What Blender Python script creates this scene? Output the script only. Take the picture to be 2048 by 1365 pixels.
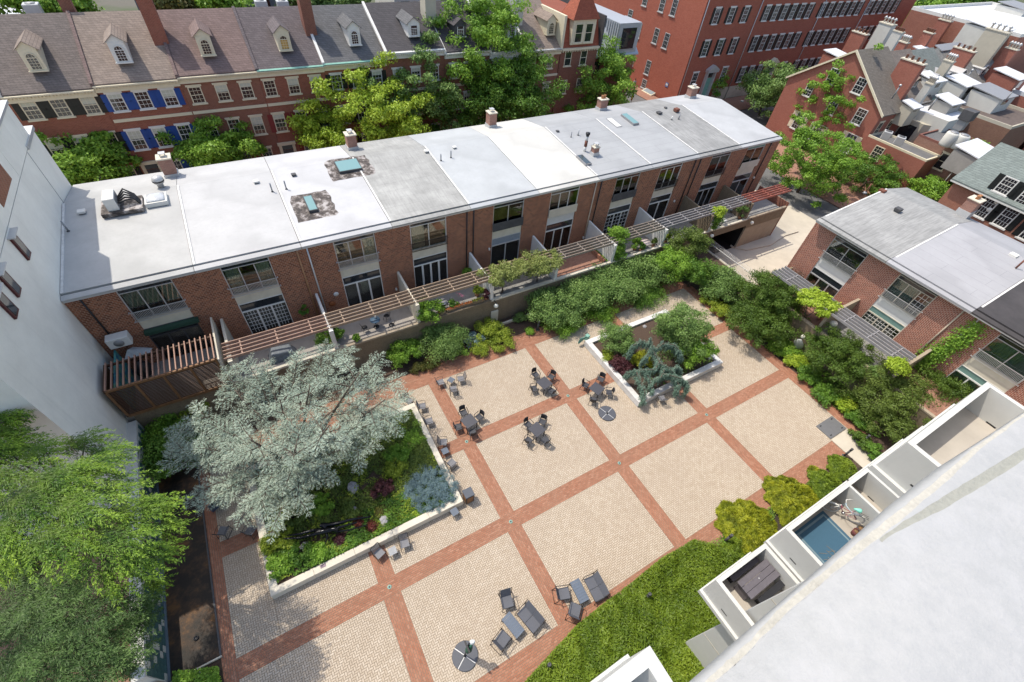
import bpy, math, random
import numpy as np
from mathutils import Vector, Matrix
rnd = random.Random(7); nr = np.random.default_rng(11)
for o in list(bpy.data.objects): bpy.data.objects.remove(o)
scn = bpy.context.scene; COL = scn.collection
# ---------------------------------------------------------------- camera
CC = np.array([1.3856492493, -7.8275550932, 26.6563644959])
CR = np.array([[0.867183, -0.4915518, 0.0798153], [-0.3160046, -0.6670386, -0.6746856], [0.3848828, 0.5598539, -0.7337771]])
CF = 903.098
cam = bpy.data.cameras.new('camera'); camo = bpy.data.objects.new('camera', cam); COL.objects.link(camo)
cam.sensor_width = 36.0; cam.lens = CF / 2048 * 36; cam.clip_start = 0.02; cam.clip_end = 2000
Rm = Matrix(((CR[0][0], -CR[1][0], -CR[2][0]), (CR[0][1], -CR[1][1], -CR[2][1]), (CR[0][2], -CR[1][2], -CR[2][2])))
camo.matrix_world = Matrix.Translation(Vector(CC)) @ Rm.to_4x4()
scn.camera = camo
# ---------------------------------------------------------------- world, sun, exposure
SUN = Vector((-0.30, 0.45, 1.0)).normalized()
w = bpy.data.worlds.new('World'); scn.world = w; w.use_nodes = True
nt = w.node_tree; nt.nodes.clear()
sky = nt.nodes.new('ShaderNodeTexSky'); sky.sky_type = 'NISHITA'; sky.sun_disc = False
sky.sun_elevation = math.asin(SUN.z); sky.sun_rotation = math.atan2(SUN.x, SUN.y)
sky.air_density = 1.0; sky.dust_density = 2.0; sky.ozone_density = 1.0
bg = nt.nodes.new('ShaderNodeBackground'); bg.inputs[1].default_value = 0.15
wo = nt.nodes.new('ShaderNodeOutputWorld'); nt.links.new(sky.outputs[0], bg.inputs[0]); nt.links.new(bg.outputs[0], wo.inputs[0])
sl = bpy.data.lights.new('sun', 'SUN'); sl.energy = 2.35; sl.angle = math.radians(0.5); sl.color = (1.0, 0.955, 0.89)
so = bpy.data.objects.new('sun', sl); COL.objects.link(so); so.rotation_euler = SUN.to_track_quat('Z', 'Y').to_euler(); so.location = (0, 0, 60)
scn.view_settings.view_transform = 'Standard'; scn.view_settings.look = 'None'; scn.view_settings.exposure = 0.8; scn.view_settings.gamma = 1
scn.view_settings.use_curve_mapping = False
scn.view_settings.use_white_balance = True; scn.view_settings.white_balance_temperature = 6950; scn.view_settings.white_balance_tint = 8
scn.cycles.max_bounces = 6; scn.cycles.transparent_max_bounces = 12; scn.cycles.diffuse_bounces = 3; scn.cycles.glossy_bounces = 3
# ---------------------------------------------------------------- measured points: a pixel of the photo on a plane of the place
def ray(px, py): return CR.T @ np.array([(px - 1024) / CF, (py - 682.5) / CF, 1.0])
def G(px, py, z=0.0):
    d = ray(px, py); p = CC + d * ((z - CC[2]) / d[2]); return (float(p[0]), float(p[1]), float(p[2]))
def OY(px, py, Y):
    d = ray(px, py); p = CC + d * ((Y - CC[1]) / d[1]); return (float(p[0]), float(p[1]), float(p[2]))
def OX(px, py, X):
    d = ray(px, py); p = CC + d * ((X - CC[0]) / d[0]); return (float(p[0]), float(p[1]), float(p[2]))
# ---------------------------------------------------------------- object helpers
def tag(o, label=None, cat=None, group=None, kind=None):
    if label: o['label'] = label
    if cat: o['category'] = cat
    if group: o['group'] = group
    if kind: o['kind'] = kind
    return o
def thing(name, label, cat, loc=(0, 0, 0), rz=0.0, group=None):
    o = bpy.data.objects.new(name, None); COL.objects.link(o); o.location = loc; o.rotation_euler = (0, 0, rz)
    o.empty_display_size = 0.2
    return tag(o, label, cat, group)
def link(name, me, parent=None, loc=(0, 0, 0), rot=(0, 0, 0), sc=None):
    o = bpy.data.objects.new(name, me); COL.objects.link(o)
    if parent is not None: o.parent = parent
    o.location = loc; o.rotation_euler = rot
    if sc is not None: o.scale = sc
    return o
def copy_tree(o, parent=None):
    c = o.copy(); COL.objects.link(c)
    if parent is not None: c.parent = parent
    for ch in o.children: copy_tree(ch, c)
    return c
class MB:
    def __init__(s): s.v = []; s.f = []; s.mi = []; s.sm = []
    def add(s, vs, fs, mi=0, sm=False):
        b = len(s.v); s.v.extend(vs)
        for f in fs: s.f.append([i + b for i in f]); s.mi.append(mi); s.sm.append(sm)
        return s
    def box(s, x0, y0, z0, x1, y1, z1, mi=0):
        v = [(x0, y0, z0), (x1, y0, z0), (x1, y1, z0), (x0, y1, z0), (x0, y0, z1), (x1, y0, z1), (x1, y1, z1), (x0, y1, z1)]
        return s.add(v, [(0, 3, 2, 1), (4, 5, 6, 7), (0, 1, 5, 4), (1, 2, 6, 5), (2, 3, 7, 6), (3, 0, 4, 7)], mi)
    def bar(s, a, b, w, h=None, mi=0, up=(0, 0, 1)):
        h = w if h is None else h
        a = Vector(a); b = Vector(b); d = (b - a).normalized(); u = Vector(up)
        if abs(d.dot(u)) > 0.98: u = Vector((1, 0, 0))
        x = d.cross(u).normalized() * (w / 2); y = x.cross(d).normalized() * (h / 2)
        v = [tuple(p) for p in (a - x - y, a + x - y, a + x + y, a - x + y, b - x - y, b + x - y, b + x + y, b - x + y)]
        return s.add(v, [(0, 3, 2, 1), (4, 5, 6, 7), (0, 1, 5, 4), (1, 2, 6, 5), (2, 3, 7, 6), (3, 0, 4, 7)], mi)
    def tube(s, pts, rad, n=8, mi=0, cap=True, sm=True):
        pts = [Vector(p) for p in pts]; k = len(pts)
        if not hasattr(rad, '__len__'): rad = [rad] * k
        base = len(s.v); px = None
        for i, p in enumerate(pts):
            d = (pts[min(i + 1, k - 1)] - pts[max(i - 1, 0)])
            d = d.normalized() if d.length > 1e-9 else Vector((0, 0, 1))
            if px is None:
                px = d.cross(Vector((0, 0, 1)))
                if px.length < 0.1: px = d.cross(Vector((1, 0, 0)))
            px = (px - d * px.dot(d)); px = px.normalized() if px.length > 1e-6 else Vector((1, 0, 0)); py = d.cross(px)
            for j in range(n):
                a = 2 * math.pi * j / n; q = p + (px * math.cos(a) + py * math.sin(a)) * rad[i]; s.v.append(tuple(q))
        for i in range(k - 1):
            for j in range(n):
                a = base + i * n + j; b = base + i * n + (j + 1) % n
                s.f.append([a, a + n, b + n, b]); s.mi.append(mi); s.sm.append(sm)
        if cap:
            s.f.append([base + j for j in range(n)]); s.mi.append(mi); s.sm.append(False)
            s.f.append([base + (k - 1) * n + n - 1 - j for j in range(n)]); s.mi.append(mi); s.sm.append(False)
        return s
    def lathe(s, prof, n=16, c=(0, 0, 0), mi=0, sm=True):
        base = len(s.v)
        for r, z in prof:
            for j in range(n):
                a = 2 * math.pi * j / n; s.v.append((c[0] + r * math.cos(a), c[1] + r * math.sin(a), c[2] + z))
        for i in range(len(prof) - 1):
            for j in range(n):
                a = base + i * n + j; b = base + i * n + (j + 1) % n
                s.f.append([a, b, b + n, a + n]); s.mi.append(mi); s.sm.append(sm)
        s.f.append([base + n - 1 - j for j in range(n)]); s.mi.append(mi); s.sm.append(False)
        s.f.append([base + (len(prof) - 1) * n + j for j in range(n)]); s.mi.append(mi); s.sm.append(False)
        return s
    def prism(s, poly, z0, z1, mi=0):
        n = len(poly); v = [(x, y, z0) for x, y in poly] + [(x, y, z1) for x, y in poly]
        return s.add(v, [list(range(n))[::-1], list(range(n, 2 * n))] + [(i, (i + 1) % n, n + (i + 1) % n, n + i) for i in range(n)], mi)
    def slab(s, quad, t, mi=0):   # thick sheet from a top polygon, thickness t downwards
        n = len(quad); v = [tuple(p) for p in quad] + [(p[0], p[1], p[2] - t) for p in quad]
        return s.add(v, [list(range(n)), list(range(n, 2 * n))[::-1]] + [(i, n + i, n + (i + 1) % n, (i + 1) % n) for i in range(n)], mi)
    def mesh(s, name, mats):
        me = bpy.data.meshes.new(name); me.from_pydata([tuple(map(float, v)) for v in s.v], [], s.f)
        if not isinstance(mats, (list, tuple)): mats = [mats]
        for m in mats: me.materials.append(m)
        me.polygons.foreach_set('material_index', s.mi); me.polygons.foreach_set('use_smooth', s.sm)
        me.update(); return me
    def build(s, name, mats, parent=None, loc=(0, 0, 0), rot=(0, 0, 0)): return link(name, s.mesh(name, mats), parent, loc, rot)
def bevel(o, w=0.01, seg=1):
    m = o.modifiers.new('bevel', 'BEVEL'); m.width = w; m.segments = seg; m.limit_method = 'ANGLE'; m.angle_limit = 0.7; return o
def one_box(name, b, m, parent=None): return MB().box(*b).build(name, m, parent)
def npmesh(name, verts, nface, k, mats, tone=None, mi=None, smooth=False):
    """verts (nface*k,3): loose k-gons"""
    me = bpy.data.meshes.new(name); n = nface
    me.vertices.add(n * k); me.vertices.foreach_set('co', np.ascontiguousarray(verts, dtype=np.float32).ravel())
    me.loops.add(n * k); me.loops.foreach_set('vertex_index', np.arange(n * k, dtype=np.int32))
    me.polygons.add(n); me.polygons.foreach_set('loop_start', np.arange(0, n * k, k, dtype=np.int32))
    if not isinstance(mats, (list, tuple)): mats = [mats]
    for m in mats: me.materials.append(m)
    if mi is not None: me.polygons.foreach_set('material_index', np.asarray(mi, dtype=np.int32))
    if tone is not None:
        a = me.attributes.new('tone', 'FLOAT', 'POINT'); a.data.foreach_set('value', np.repeat(np.asarray(tone, dtype=np.float32), k))
    me.update(calc_edges=True); return me
# ---------------------------------------------------------------- materials
class NT:
    def __init__(s, name):
        s.m = bpy.data.materials.new(name); s.m.use_nodes = True; s.t = s.m.node_tree; s.t.nodes.clear()
        s.out = s.n('ShaderNodeOutputMaterial')
    def n(s, ty, **k):
        x = s.t.nodes.new(ty)
        for a, b in k.items(): setattr(x, a, b)
        return x
    def l(s, a, b): s.t.links.new(a, b)
    def co(s): return s.n('ShaderNodeTexCoord').outputs['Object']
    def noise(s, vec, scale, detail=4, rough=0.6, dim=None):
        x = s.n('ShaderNodeTexNoise'); s.l(vec, x.inputs['Vector']); x.inputs['Scale'].default_value = scale
        x.inputs['Detail'].default_value = detail; x.inputs['Roughness'].default_value = rough; return x.outputs['Fac']
    def ramp(s, f, stops):
        x = s.n('ShaderNodeValToRGB'); e = x.color_ramp.elements
        while len(e) < len(stops): e.new(0.5)
        for i, (p, c) in enumerate(stops):
            e[i].position = p; e[i].color = (c[0], c[1], c[2], 1) if hasattr(c, '__len__') else (c, c, c, 1)
        s.l(f, x.inputs[0]); return x.outputs[0]
    def mix(s, f, a, b, mode='MIX'):
        x = s.n('ShaderNodeMix', data_type='RGBA', blend_type=mode)
        for v, i in ((f, 0), (a, 6), (b, 7)):
            if hasattr(v, 'is_linked') or isinstance(v, bpy.types.NodeSocket): s.l(v, x.inputs[i])
            elif i == 0: x.inputs[0].default_value = v
            else: x.inputs[i].default_value = (v[0], v[1], v[2], 1) if hasattr(v, '__len__') else (v, v, v, 1)
        return x.outputs[2]
    def math(s, op, a, b=0.0):
        x = s.n('ShaderNodeMath', operation=op)
        for v, i in ((a, 0), (b, 1)):
            if isinstance(v, bpy.types.NodeSocket): s.l(v, x.inputs[i])
            else: x.inputs[i].default_value = v
        return x.outputs[0]
    def bsdf(s, col, rough=0.7, bump=None, bstr=0.3, bdist=0.02, metal=0.0, spec=0.4):
        b = s.n('ShaderNodeBsdfPrincipled')
        if isinstance(col, bpy.types.NodeSocket): s.l(col, b.inputs['Base Color'])
        else: b.inputs['Base Color'].default_value = (*col, 1)
        if isinstance(rough, bpy.types.NodeSocket): s.l(rough, b.inputs['Roughness'])
        else: b.inputs['Roughness'].default_value = rough
        b.inputs['Metallic'].default_value = metal; b.inputs['Specular IOR Level'].default_value = spec
        if bump is not None:
            bn = s.n('ShaderNodeBump'); s.l(bump, bn.inputs['Height']); bn.inputs['Strength'].default_value = bstr; bn.inputs['Distance'].default_value = bdist
            s.l(bn.outputs[0], b.inputs['Normal'])
        s.l(b.outputs[0], s.out.inputs[0]); return b
MC = {}
def solid(name, col, rough=0.65, var=0.12, scale=3.0, metal=0.0, bstr=0.15, spec=0.4, stain=0.0):
    key = ('s', name)
    if key in MC: return MC[key]
    t = NT(name); co = t.co(); n1 = t.noise(co, scale, 6, 0.65); n2 = t.noise(co, scale * 0.22, 3)
    c = t.mix(t.ramp(n1, [(0.3, 0.0), (0.7, 1.0)]), tuple(x * (1 - var) for x in col), tuple(min(1, x * (1 + var)) for x in col))
    if stain: c = t.mix(t.ramp(n2, [(0.45, 0.0), (0.72, stain)]), c, tuple(x * 0.45 for x in col))
    t.bsdf(c, rough, n1, bstr, 0.01, metal, spec); MC[key] = t.m; return t.m
def wallvec(t, k=1.0):
    co = t.co(); sp = t.n('ShaderNodeSeparateXYZ'); t.l(co, sp.inputs[0])
    u = t.math('ADD', sp.outputs[0], sp.outputs[1]); cb = t.n('ShaderNodeCombineXYZ'); t.l(u, cb.inputs[0])
    if k != 1.0: t.l(t.math('MULTIPLY', sp.outputs[2], k), cb.inputs[1])
    else: t.l(sp.outputs[2], cb.inputs[1])
    return co, cb.outputs[0]
def brick(name, c1, c2, mortar, bw=0.215, rh=0.075, ms=0.011, rough=0.85, k=1.0, blotch=0.25, mfade=1.0):
    key = ('b', name)
    if key in MC: return MC[key]
    t = NT(name); co, v = wallvec(t, k); b = t.n('ShaderNodeTexBrick'); t.l(v, b.inputs['Vector'])
    b.inputs['Color1'].default_value = (*c1, 1); b.inputs['Color2'].default_value = (*c2, 1); b.inputs['Mortar'].default_value = (*mortar, 1)
    b.inputs['Scale'].default_value = 1.0; b.inputs['Mortar Size'].default_value = ms; b.inputs['Brick Width'].default_value = bw; b.inputs['Row Height'].default_value = rh
    b.inputs['Mortar Smooth'].default_value = 0.3; b.inputs['Bias'].default_value = -0.1
    n = t.noise(co, 0.7, 5); n2 = t.noise(co, 14, 2)
    c = t.mix(t.ramp(n, [(0.3, 0), (0.75, blotch)]), b.outputs['Color'], tuple(x * 0.55 for x in c1))
    c = t.mix(t.ramp(n2, [(0.4, 0.0), (0.7, 0.25)]), c, tuple(min(1, x * 1.4) for x in c2))
    h = t.math('SUBTRACT', 1.0, b.outputs['Fac']); t.bsdf(c, rough, h, 0.5, 0.008); MC[key] = t.m; return t.m
def leafmat(name, dark, mid, light, trans=0.27, rough=0.55):
    key = ('l', name); sat = mid[1] > mid[0] * 1.05 and mid[2] < mid[1] * .6
    if key in MC: return MC[key]
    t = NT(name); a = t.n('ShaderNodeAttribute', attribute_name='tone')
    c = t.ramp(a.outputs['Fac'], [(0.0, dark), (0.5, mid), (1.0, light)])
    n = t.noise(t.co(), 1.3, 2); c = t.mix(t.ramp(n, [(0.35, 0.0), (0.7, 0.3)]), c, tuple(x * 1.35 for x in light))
    c = t.mix(1.0, c, (0.93, 1.0, 0.62) if sat else (1, 1, 1), 'MULTIPLY'); b = t.bsdf(c, rough, spec=0.35)
    tr = t.n('ShaderNodeBsdfTranslucent'); t.l(t.mix(0.5, c, tuple(x * 1.2 for x in light)), tr.inputs[0])
    mx = t.n('ShaderNodeMixShader'); mx.inputs[0].default_value = trans
    t.l(b.outputs[0], mx.inputs[1]); t.l(tr.outputs[0], mx.inputs[2]); t.l(mx.outputs[0], t.out.inputs[0]); MC[key] = t.m; return t.m
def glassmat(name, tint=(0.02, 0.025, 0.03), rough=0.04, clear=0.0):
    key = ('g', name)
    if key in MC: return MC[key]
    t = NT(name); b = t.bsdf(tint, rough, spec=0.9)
    if clear:
        tp = t.n('ShaderNodeBsdfTransparent'); tp.inputs[0].default_value = (0.8, 0.86, 0.84, 1); fr = t.n('ShaderNodeFresnel'); fr.inputs[0].default_value = 1.5
        g = t.n('ShaderNodeBsdfGlossy'); g.inputs['Roughness'].default_value = 0.02
        mx = t.n('ShaderNodeMixShader'); t.l(t.math('MAXIMUM', t.math('MULTIPLY', fr.outputs[0], 1.6), 0.12), mx.inputs[0]); t.l(tp.outputs[0], mx.inputs[1]); t.l(g.outputs[0], mx.inputs[2]); t.l(mx.outputs[0], t.out.inputs[0])
    MC[key] = t.m; return t.m
M_WHITE = solid('white_paint', (0.68, 0.67, 0.64), 0.5, 0.05, 2, stain=0.15)
M_STUCCO = solid('white_stucco', (0.56, 0.55, 0.51), 0.9, 0.06, 1.2, stain=0.22, bstr=0.3)
M_BEIGE = solid('beige_stucco', (0.46, 0.42, 0.34), 0.9, 0.07, 1.2, stain=0.2)  # beige of its own, for chimneys, parapets, joints and the low wall
M_CONC = solid('concrete_panel', (0.6, 0.55, 0.45), 0.85, 0.1, 1.5, stain=0.35)
M_DRIVE = solid('driveway_concrete', (0.5, 0.45, 0.37), 0.9, 0.08, 0.9, stain=0.25)
M_BROWNC = solid('brown_aggregate', (0.2, 0.155, 0.105), 0.95, 0.22, 9, stain=0.35, bstr=0.5)
M_TANC = solid('tan_concrete', (0.34, 0.28, 0.21), 0.95, 0.1, 3, stain=0.3)
M_ALU = solid('aluminium_trim', (0.52, 0.52, 0.52), 0.4, 0.05, 3, metal=0.3)
M_ALUD = solid('dull_grey_metal', (0.3, 0.3, 0.31), 0.5, 0.08, 3, metal=0.3)
M_BLACK = solid('black_metal', (0.02, 0.02, 0.023), 0.45, 0.1, 4)
M_CHAR = solid('charcoal_resin', (0.022, 0.023, 0.028), 0.5, 0.12, 8)
M_SLATE = solid('slate_blue_slat', (0.105, 0.13, 0.17), 0.45, 0.1, 6)
M_SEAT = solid('grey_seat_fabric', (0.095, 0.1, 0.118), 0.7, 0.1, 20)
M_MULCH = solid('mulch_soil', (0.075, 0.05, 0.037), 1.0, 0.4, 14, bstr=0.9)
M_SOIL = solid('dark_soil', (0.04, 0.032, 0.022), 1.0, 0.35, 9, bstr=0.9)
M_BARK = solid('bark', (0.1, 0.08, 0.062), 0.95, 0.3, 9, bstr=0.8)
M_TWIG = solid('grey_brown_twig', (0.13, 0.1, 0.08), 0.95, 0.3, 9)
M_WOOD = solid('stained_timber', (0.2, 0.1, 0.045), 0.6, 0.2, 5)
M_WOODD = solid('dark_stained_timber', (0.07, 0.036, 0.022), 0.6, 0.2, 5)
M_GLASS = glassmat('dark_window_glass')
M_CLEAR = glassmat('clear_glass', clear=1)
M_ROOM = solid('dim_room', (0.06, 0.055, 0.05), 0.9, 0.2, 1)  # darkness of the unlit rooms is put into this colour
M_CURT = solid('pale_curtain', (0.5, 0.5, 0.42), 0.9, 0.1, 5)
M_CURTG = solid('grey_blue_blind', (0.22, 0.25, 0.29), 0.8, 0.1, 5)
M_TEAL = solid('sea_green_blind', (0.15, 0.26, 0.23), 0.7, 0.1, 4)
M_GREEN = solid('verdigris_copper', (0.2, 0.4, 0.33), 0.7, 0.15, 3)
M_LEAD = solid('dark_flashing', (0.07, 0.07, 0.075), 0.7, 0.2, 3)
# ================================================================ SETTING
def sheet(name, poly, z, m, kind='structure', parent=None):
    o = MB().add([(x, y, z) for x, y in poly], [list(range(len(poly)))]).build(name, m, parent)
    if parent is None: tag(o, kind=kind)
    return o
t = NT('ground_earth'); co = t.co(); n = t.noise(co, 0.05, 6); c = t.mix(t.ramp(n, [(0.4, 0), (0.6, 1)]), (0.07, 0.09, 0.04), (0.12, 0.11, 0.09)); t.bsdf(c, 0.95)
sheet('ground', [(-700, -700), (900, -700), (900, 900), (-700, 900)], -1.42, t.m)
t = NT('asphalt'); co = t.co(); n = t.noise(co, 40, 3); n2 = t.noise(co, 0.6, 5)
c = t.mix(t.ramp(n2, [(0.4, 0), (0.7, 1)]), (0.10, 0.10, 0.105), (0.15, 0.148, 0.145)); t.bsdf(t.mix(t.ramp(n, [(0.4, 0), (0.6, 0.4)]), c, (0.2, 0.2, 0.2)), 0.9, n, 0.4)
M_ASPH = t.m
M_SIDEW = brick('sidewalk_brick', (0.3, 0.13, 0.085), (0.36, 0.17, 0.115), (0.2, 0.14, 0.1), 0.2, 0.1, 0.008)
t = NT('sidewalk_brick_flat'); co = t.co(); b = t.n('ShaderNodeTexBrick'); t.l(co, b.inputs['Vector'])
for k_, v_ in (('Color1', (0.3, 0.14, 0.095, 1)), ('Color2', (0.38, 0.2, 0.14, 1)), ('Mortar', (0.2, 0.14, 0.11, 1))): b.inputs[k_].default_value = v_
b.inputs['Scale'].default_value = 1; b.inputs['Brick Width'].default_value = 0.2; b.inputs['Row Height'].default_value = 0.1; b.inputs['Mortar Size'].default_value = 0.008
n = t.noise(co, 0.8, 4); t.bsdf(t.mix(t.ramp(n, [(0.4, 0), (0.7, 0.4)]), b.outputs[0], (0.16, 0.1, 0.08)), 0.9); M_SWF = t.m
ZS = -1.4
sheet('cross_street', [(58.9, -90), (66.3, -90), (66.3, 160), (58.9, 160)], ZS + 0.004, M_ASPH)
sheet('back_street', [(-120, 37.6), (58.9, 37.6), (58.9, 43.2), (-120, 43.2)], ZS + 0.004, M_ASPH)
sheet('east_street', [(66.3, 38.6), (240, 38.6), (240, 44.6), (66.3, 44.6)], ZS + 0.004, M_ASPH)
def kerbed(name, x0, y0, x1, y1, m=None):
    tag(MB().box(x0, y0, ZS - 0.1, x1, y1, ZS + 0.12).build(name, m or M_SWF), kind='structure')
kerbed('sidewalk', -120, 34.6, 54.2, 37.6); kerbed('sidewalk', -120, 43.2, 58.7, 47.6); kerbed('sidewalk', 66.3, 44.6, 240, 49.6)
kerbed('sidewalk', 66.3, 49.6, 69.1, 160); kerbed('sidewalk', 66.3, -60, 77.5, 38.6); kerbed('sidewalk', 56.6, 18.5, 58.9, 37.6, M_DRIVE)
sheet('driveway', [(39, 7.6), (58.9, 7.6), (60.4, 10), (60.4, 18.8), (39, 18.8)], ZS + 0.012, M_DRIVE)
# kerbed apron beside the garage wall
ap = [(45.4, 15.3), (46.5, 14.2), (50, 13.7), (53.4, 14.3), (55.8, 14.2), (56.6, 15.5), (56.6, 18.4), (52, 18.4), (45.4, 15.6)]
tag(MB().prism(ap, ZS, ZS + 0.15).build('pavement_apron', M_DRIVE), kind='structure')
# ---------------------------------------------------------------- plaza podium and its paving
CX = [0.8517, 8.2, 16.4, 24.6416]; PQ = 5.9755; RY = [0.0, PQ]
BW = 0.9034
XL, XR, YB, YT = -7.0, 34.1, -6.95, 12.9
pod = MB().prism([(-9.2, -14), (40.3, -14), (40.3, 15.0), (-9.2, 15.0)], -1.41, -0.03)
tag(pod.build('plaza_ground', M_MULCH), kind='structure')
t = NT('paver'); a = t.n('ShaderNodeAttribute', attribute_name='tone'); co = t.co()
c = t.ramp(a.outputs['Fac'], [(0, (0.40, 0.325, 0.245)), (0.5, (0.455, 0.378, 0.295)), (1, (0.51, 0.435, 0.35))])
n = t.noise(co, 0.35, 6, 0.7); c = t.mix(t.ramp(n, [(0.42, 0), (0.62, 0.38)]), c, (0.39, 0.315, 0.245)); n3 = t.noise(co, 1.7, 5, 0.7); c = t.mix(t.ramp(n3, [(0.55, 0), (0.75, 0.35)]), c, (0.55, 0.475, 0.385))
n2 = t.noise(co, 25, 3); c = t.mix(t.ramp(n2, [(0.5, 0), (0.8, 0.2)]), c, (0.6, 0.5, 0.4)); t.bsdf(c, 0.9, n2, 0.2, 0.004); M_TAN = t.m
t = NT('red_paver'); a = t.n('ShaderNodeAttribute', attribute_name='tone'); co = t.co()
c = t.ramp(a.outputs['Fac'], [(0, (0.265, 0.105, 0.062)), (0.5, (0.335, 0.14, 0.084)), (1, (0.41, 0.2, 0.13))])
n = t.noise(co, 0.5, 6, 0.7); c = t.mix(t.ramp(n, [(0.42, 0), (0.66, 0.5)]), c, (0.29, 0.15, 0.1)); n3 = t.noise(co, 2.1, 5, 0.7); c = t.mix(t.ramp(n3, [(0.55, 0), (0.75, 0.35)]), c, (0.42, 0.24, 0.15)); t.bsdf(c, 0.9); M_RED = t.m
M_JOINT = solid('paver_joint', (0.19, 0.15, 0.11), 1.0, 0.2, 6)
M_JOINTR = solid('red_paver_joint', (0.13, 0.07, 0.05), 1.0, 0.2, 6)
plaza = thing('plaza_paving', None, None)
tag(plaza, kind='structure')
L = 0.205; Wb = L / 2; GAP = 0.014
def bricks(x0, y0, x1, y1, pattern, seed):
    r = np.random.default_rng(seed)
    nx = int(math.ceil((x1 - x0) / Wb)); ny = int(math.ceil((y1 - y0) / Wb)); cells = []
    if pattern == 'herring':
        # cell class d=(i+j)%4 : horizontal brick covers d=0,1 along i at fixed j ; vertical covers j,j+1 of remaining classes
        for j in range(-1, ny):
            for i in range(-1, nx):
                d = (i - j) % 4
                if d == 0: cells.append((i, j, 2, 1))
                elif d == 3: cells.append((i, j, 1, 2))
        # vertical bricks: cell (i,j) with d=3 and (i,j+1) with d=2
    else:
        vert = pattern == 'runy'
        for j in range(-1, (nx if vert else ny)):
            off = j % 2
            for i in range(-2 + off, (ny if vert else nx), 2):
                cells.append((j, i, 1, 2) if vert else (i, j, 2, 1))
    c = np.array(cells, float)
    ax = np.clip(x0 + c[:, 0] * Wb, x0, x1); ay = np.clip(y0 + c[:, 1] * Wb, y0, y1)
    bx = np.clip(x0 + (c[:, 0] + c[:, 2]) * Wb, x0, x1); by = np.clip(y0 + (c[:, 1] + c[:, 3]) * Wb, y0, y1)
    ok = (bx - ax > 0.03) & (by - ay > 0.03); ax, ay, bx, by = ax[ok], ay[ok], bx[ok], by[ok]
    return ax, ay, bx, by, r
def brick_mesh(name, rects, pattern, m, seed, zt=0.0, dep=0.012):
    V = []; T = []
    for q, (x0, y0, x1, y1) in enumerate(rects):
        ax, ay, bx, by, r = bricks(x0, y0, x1, y1, pattern, seed + q)
        n = len(ax)
        if n == 0: continue
        g = GAP / 2; z = zt + r.normal(0, 0.0008, n); bv = 0.004
        o = [(ax + g, ay + g), (bx - g, ay + g), (bx - g, by - g), (ax + g, by - g)]
        i_ = [(ax + g + bv, ay + g + bv), (bx - g - bv, ay + g + bv), (bx - g - bv, by - g - bv), (ax + g + bv, by - g - bv)]
        tn = np.clip(r.beta(2.2, 2.2, n), 0, 1)
        F = [np.stack([np.stack([p[0], p[1], z], 1) for p in i_], 1)]
        for k in range(4):
            k2 = (k + 1) % 4
            F.append(np.stack([np.stack([o[k][0], o[k][1], z - dep], 1), np.stack([o[k2][0], o[k2][1], z - dep], 1), np.stack([i_[k2][0], i_[k2][1], z], 1), np.stack([i_[k][0], i_[k][1], z], 1)], 1))
        V.append(np.concatenate(F)); T.append(np.tile(tn, 5))
    V = np.concatenate(V); T = np.concatenate(T)
    o = link(name, npmesh(name, V.reshape(-1, 3), len(V), 4, m, T), plaza); tag(o, kind='stuff'); return o
h = BW / 2
colx = [(XL + 0.6, CX[0] - h), (CX[0] + h, CX[1] - h), (CX[1] + h, CX[2] - h), (CX[2] + h, CX[3] - h), (CX[3] + h, 33.45)]
rowy = [(-5.75, -h), (h, PQ - h), (PQ + h, 11.4)]
rects = [(a, c_, b_, d) for (a, b_) in colx for (c_, d) in rowy]
PL1 = (-4.42, 2.19, 6.16, 10.0); PL2 = (20.42, 2.88, 29.24, 9.6)
def cut(rs, hole):
    out = []
    for (x0, y0, x1, y1) in rs:
        a, b_, c_, d = hole
        if x1 <= a or x0 >= c_ or y1 <= b_ or y0 >= d: out.append((x0, y0, x1, y1)); continue
        if x0 < a: out.append((x0, y0, a, y1)); 
        if x1 > c_: out.append((c_, y0, x1, y1))
        xa, xb = max(x0, a), min(x1, c_)
        if y0 < b_: out.append((xa, y0, xb, b_))
        if y1 > d: out.append((xa, d, xb, y1))
    return out
rects = cut(cut(rects, PL1), PL2)
WALK = (31.35, -8.2, 33.3, -5.62)
brick_mesh('tan_paver', rects, 'herring', M_TAN, 5)
band = [(XL, YB, XR - 0.6, -5.75), (XL, 11.4, XR, YT), (XL, -5.75, XL + 0.6, 11.4), (33.45, -6.6, XR + 0.35, 11.4)]
for cx in CX:
    for (c_, d) in rowy: band.append((cx - h, c_, cx + h, d))
band += [(XL + 0.6, -h, 33.45, h), (XL + 0.6, PQ - h, 33.45, PQ + h), (-7, -7.9, 2.5, YB)]
band = cut(cut(cut(band, PL1), PL2), WALK)
brick_mesh('red_paver', [b_ for b_ in band if b_[2] - b_[0] >= b_[3] - b_[1]], 'runx', M_RED, 77)
brick_mesh('red_paver', [b_ for b_ in band if b_[2] - b_[0] < b_[3] - b_[1]], 'runy', M_RED, 99)
jb = MB().add([(XL, YB, -0.009), (XR, YB, -0.009), (XR, YT, -0.009), (XL, YT, -0.009)], [(0, 1, 2, 3)]); jb.build('joint_bed', M_JOINT, plaza)
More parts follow.
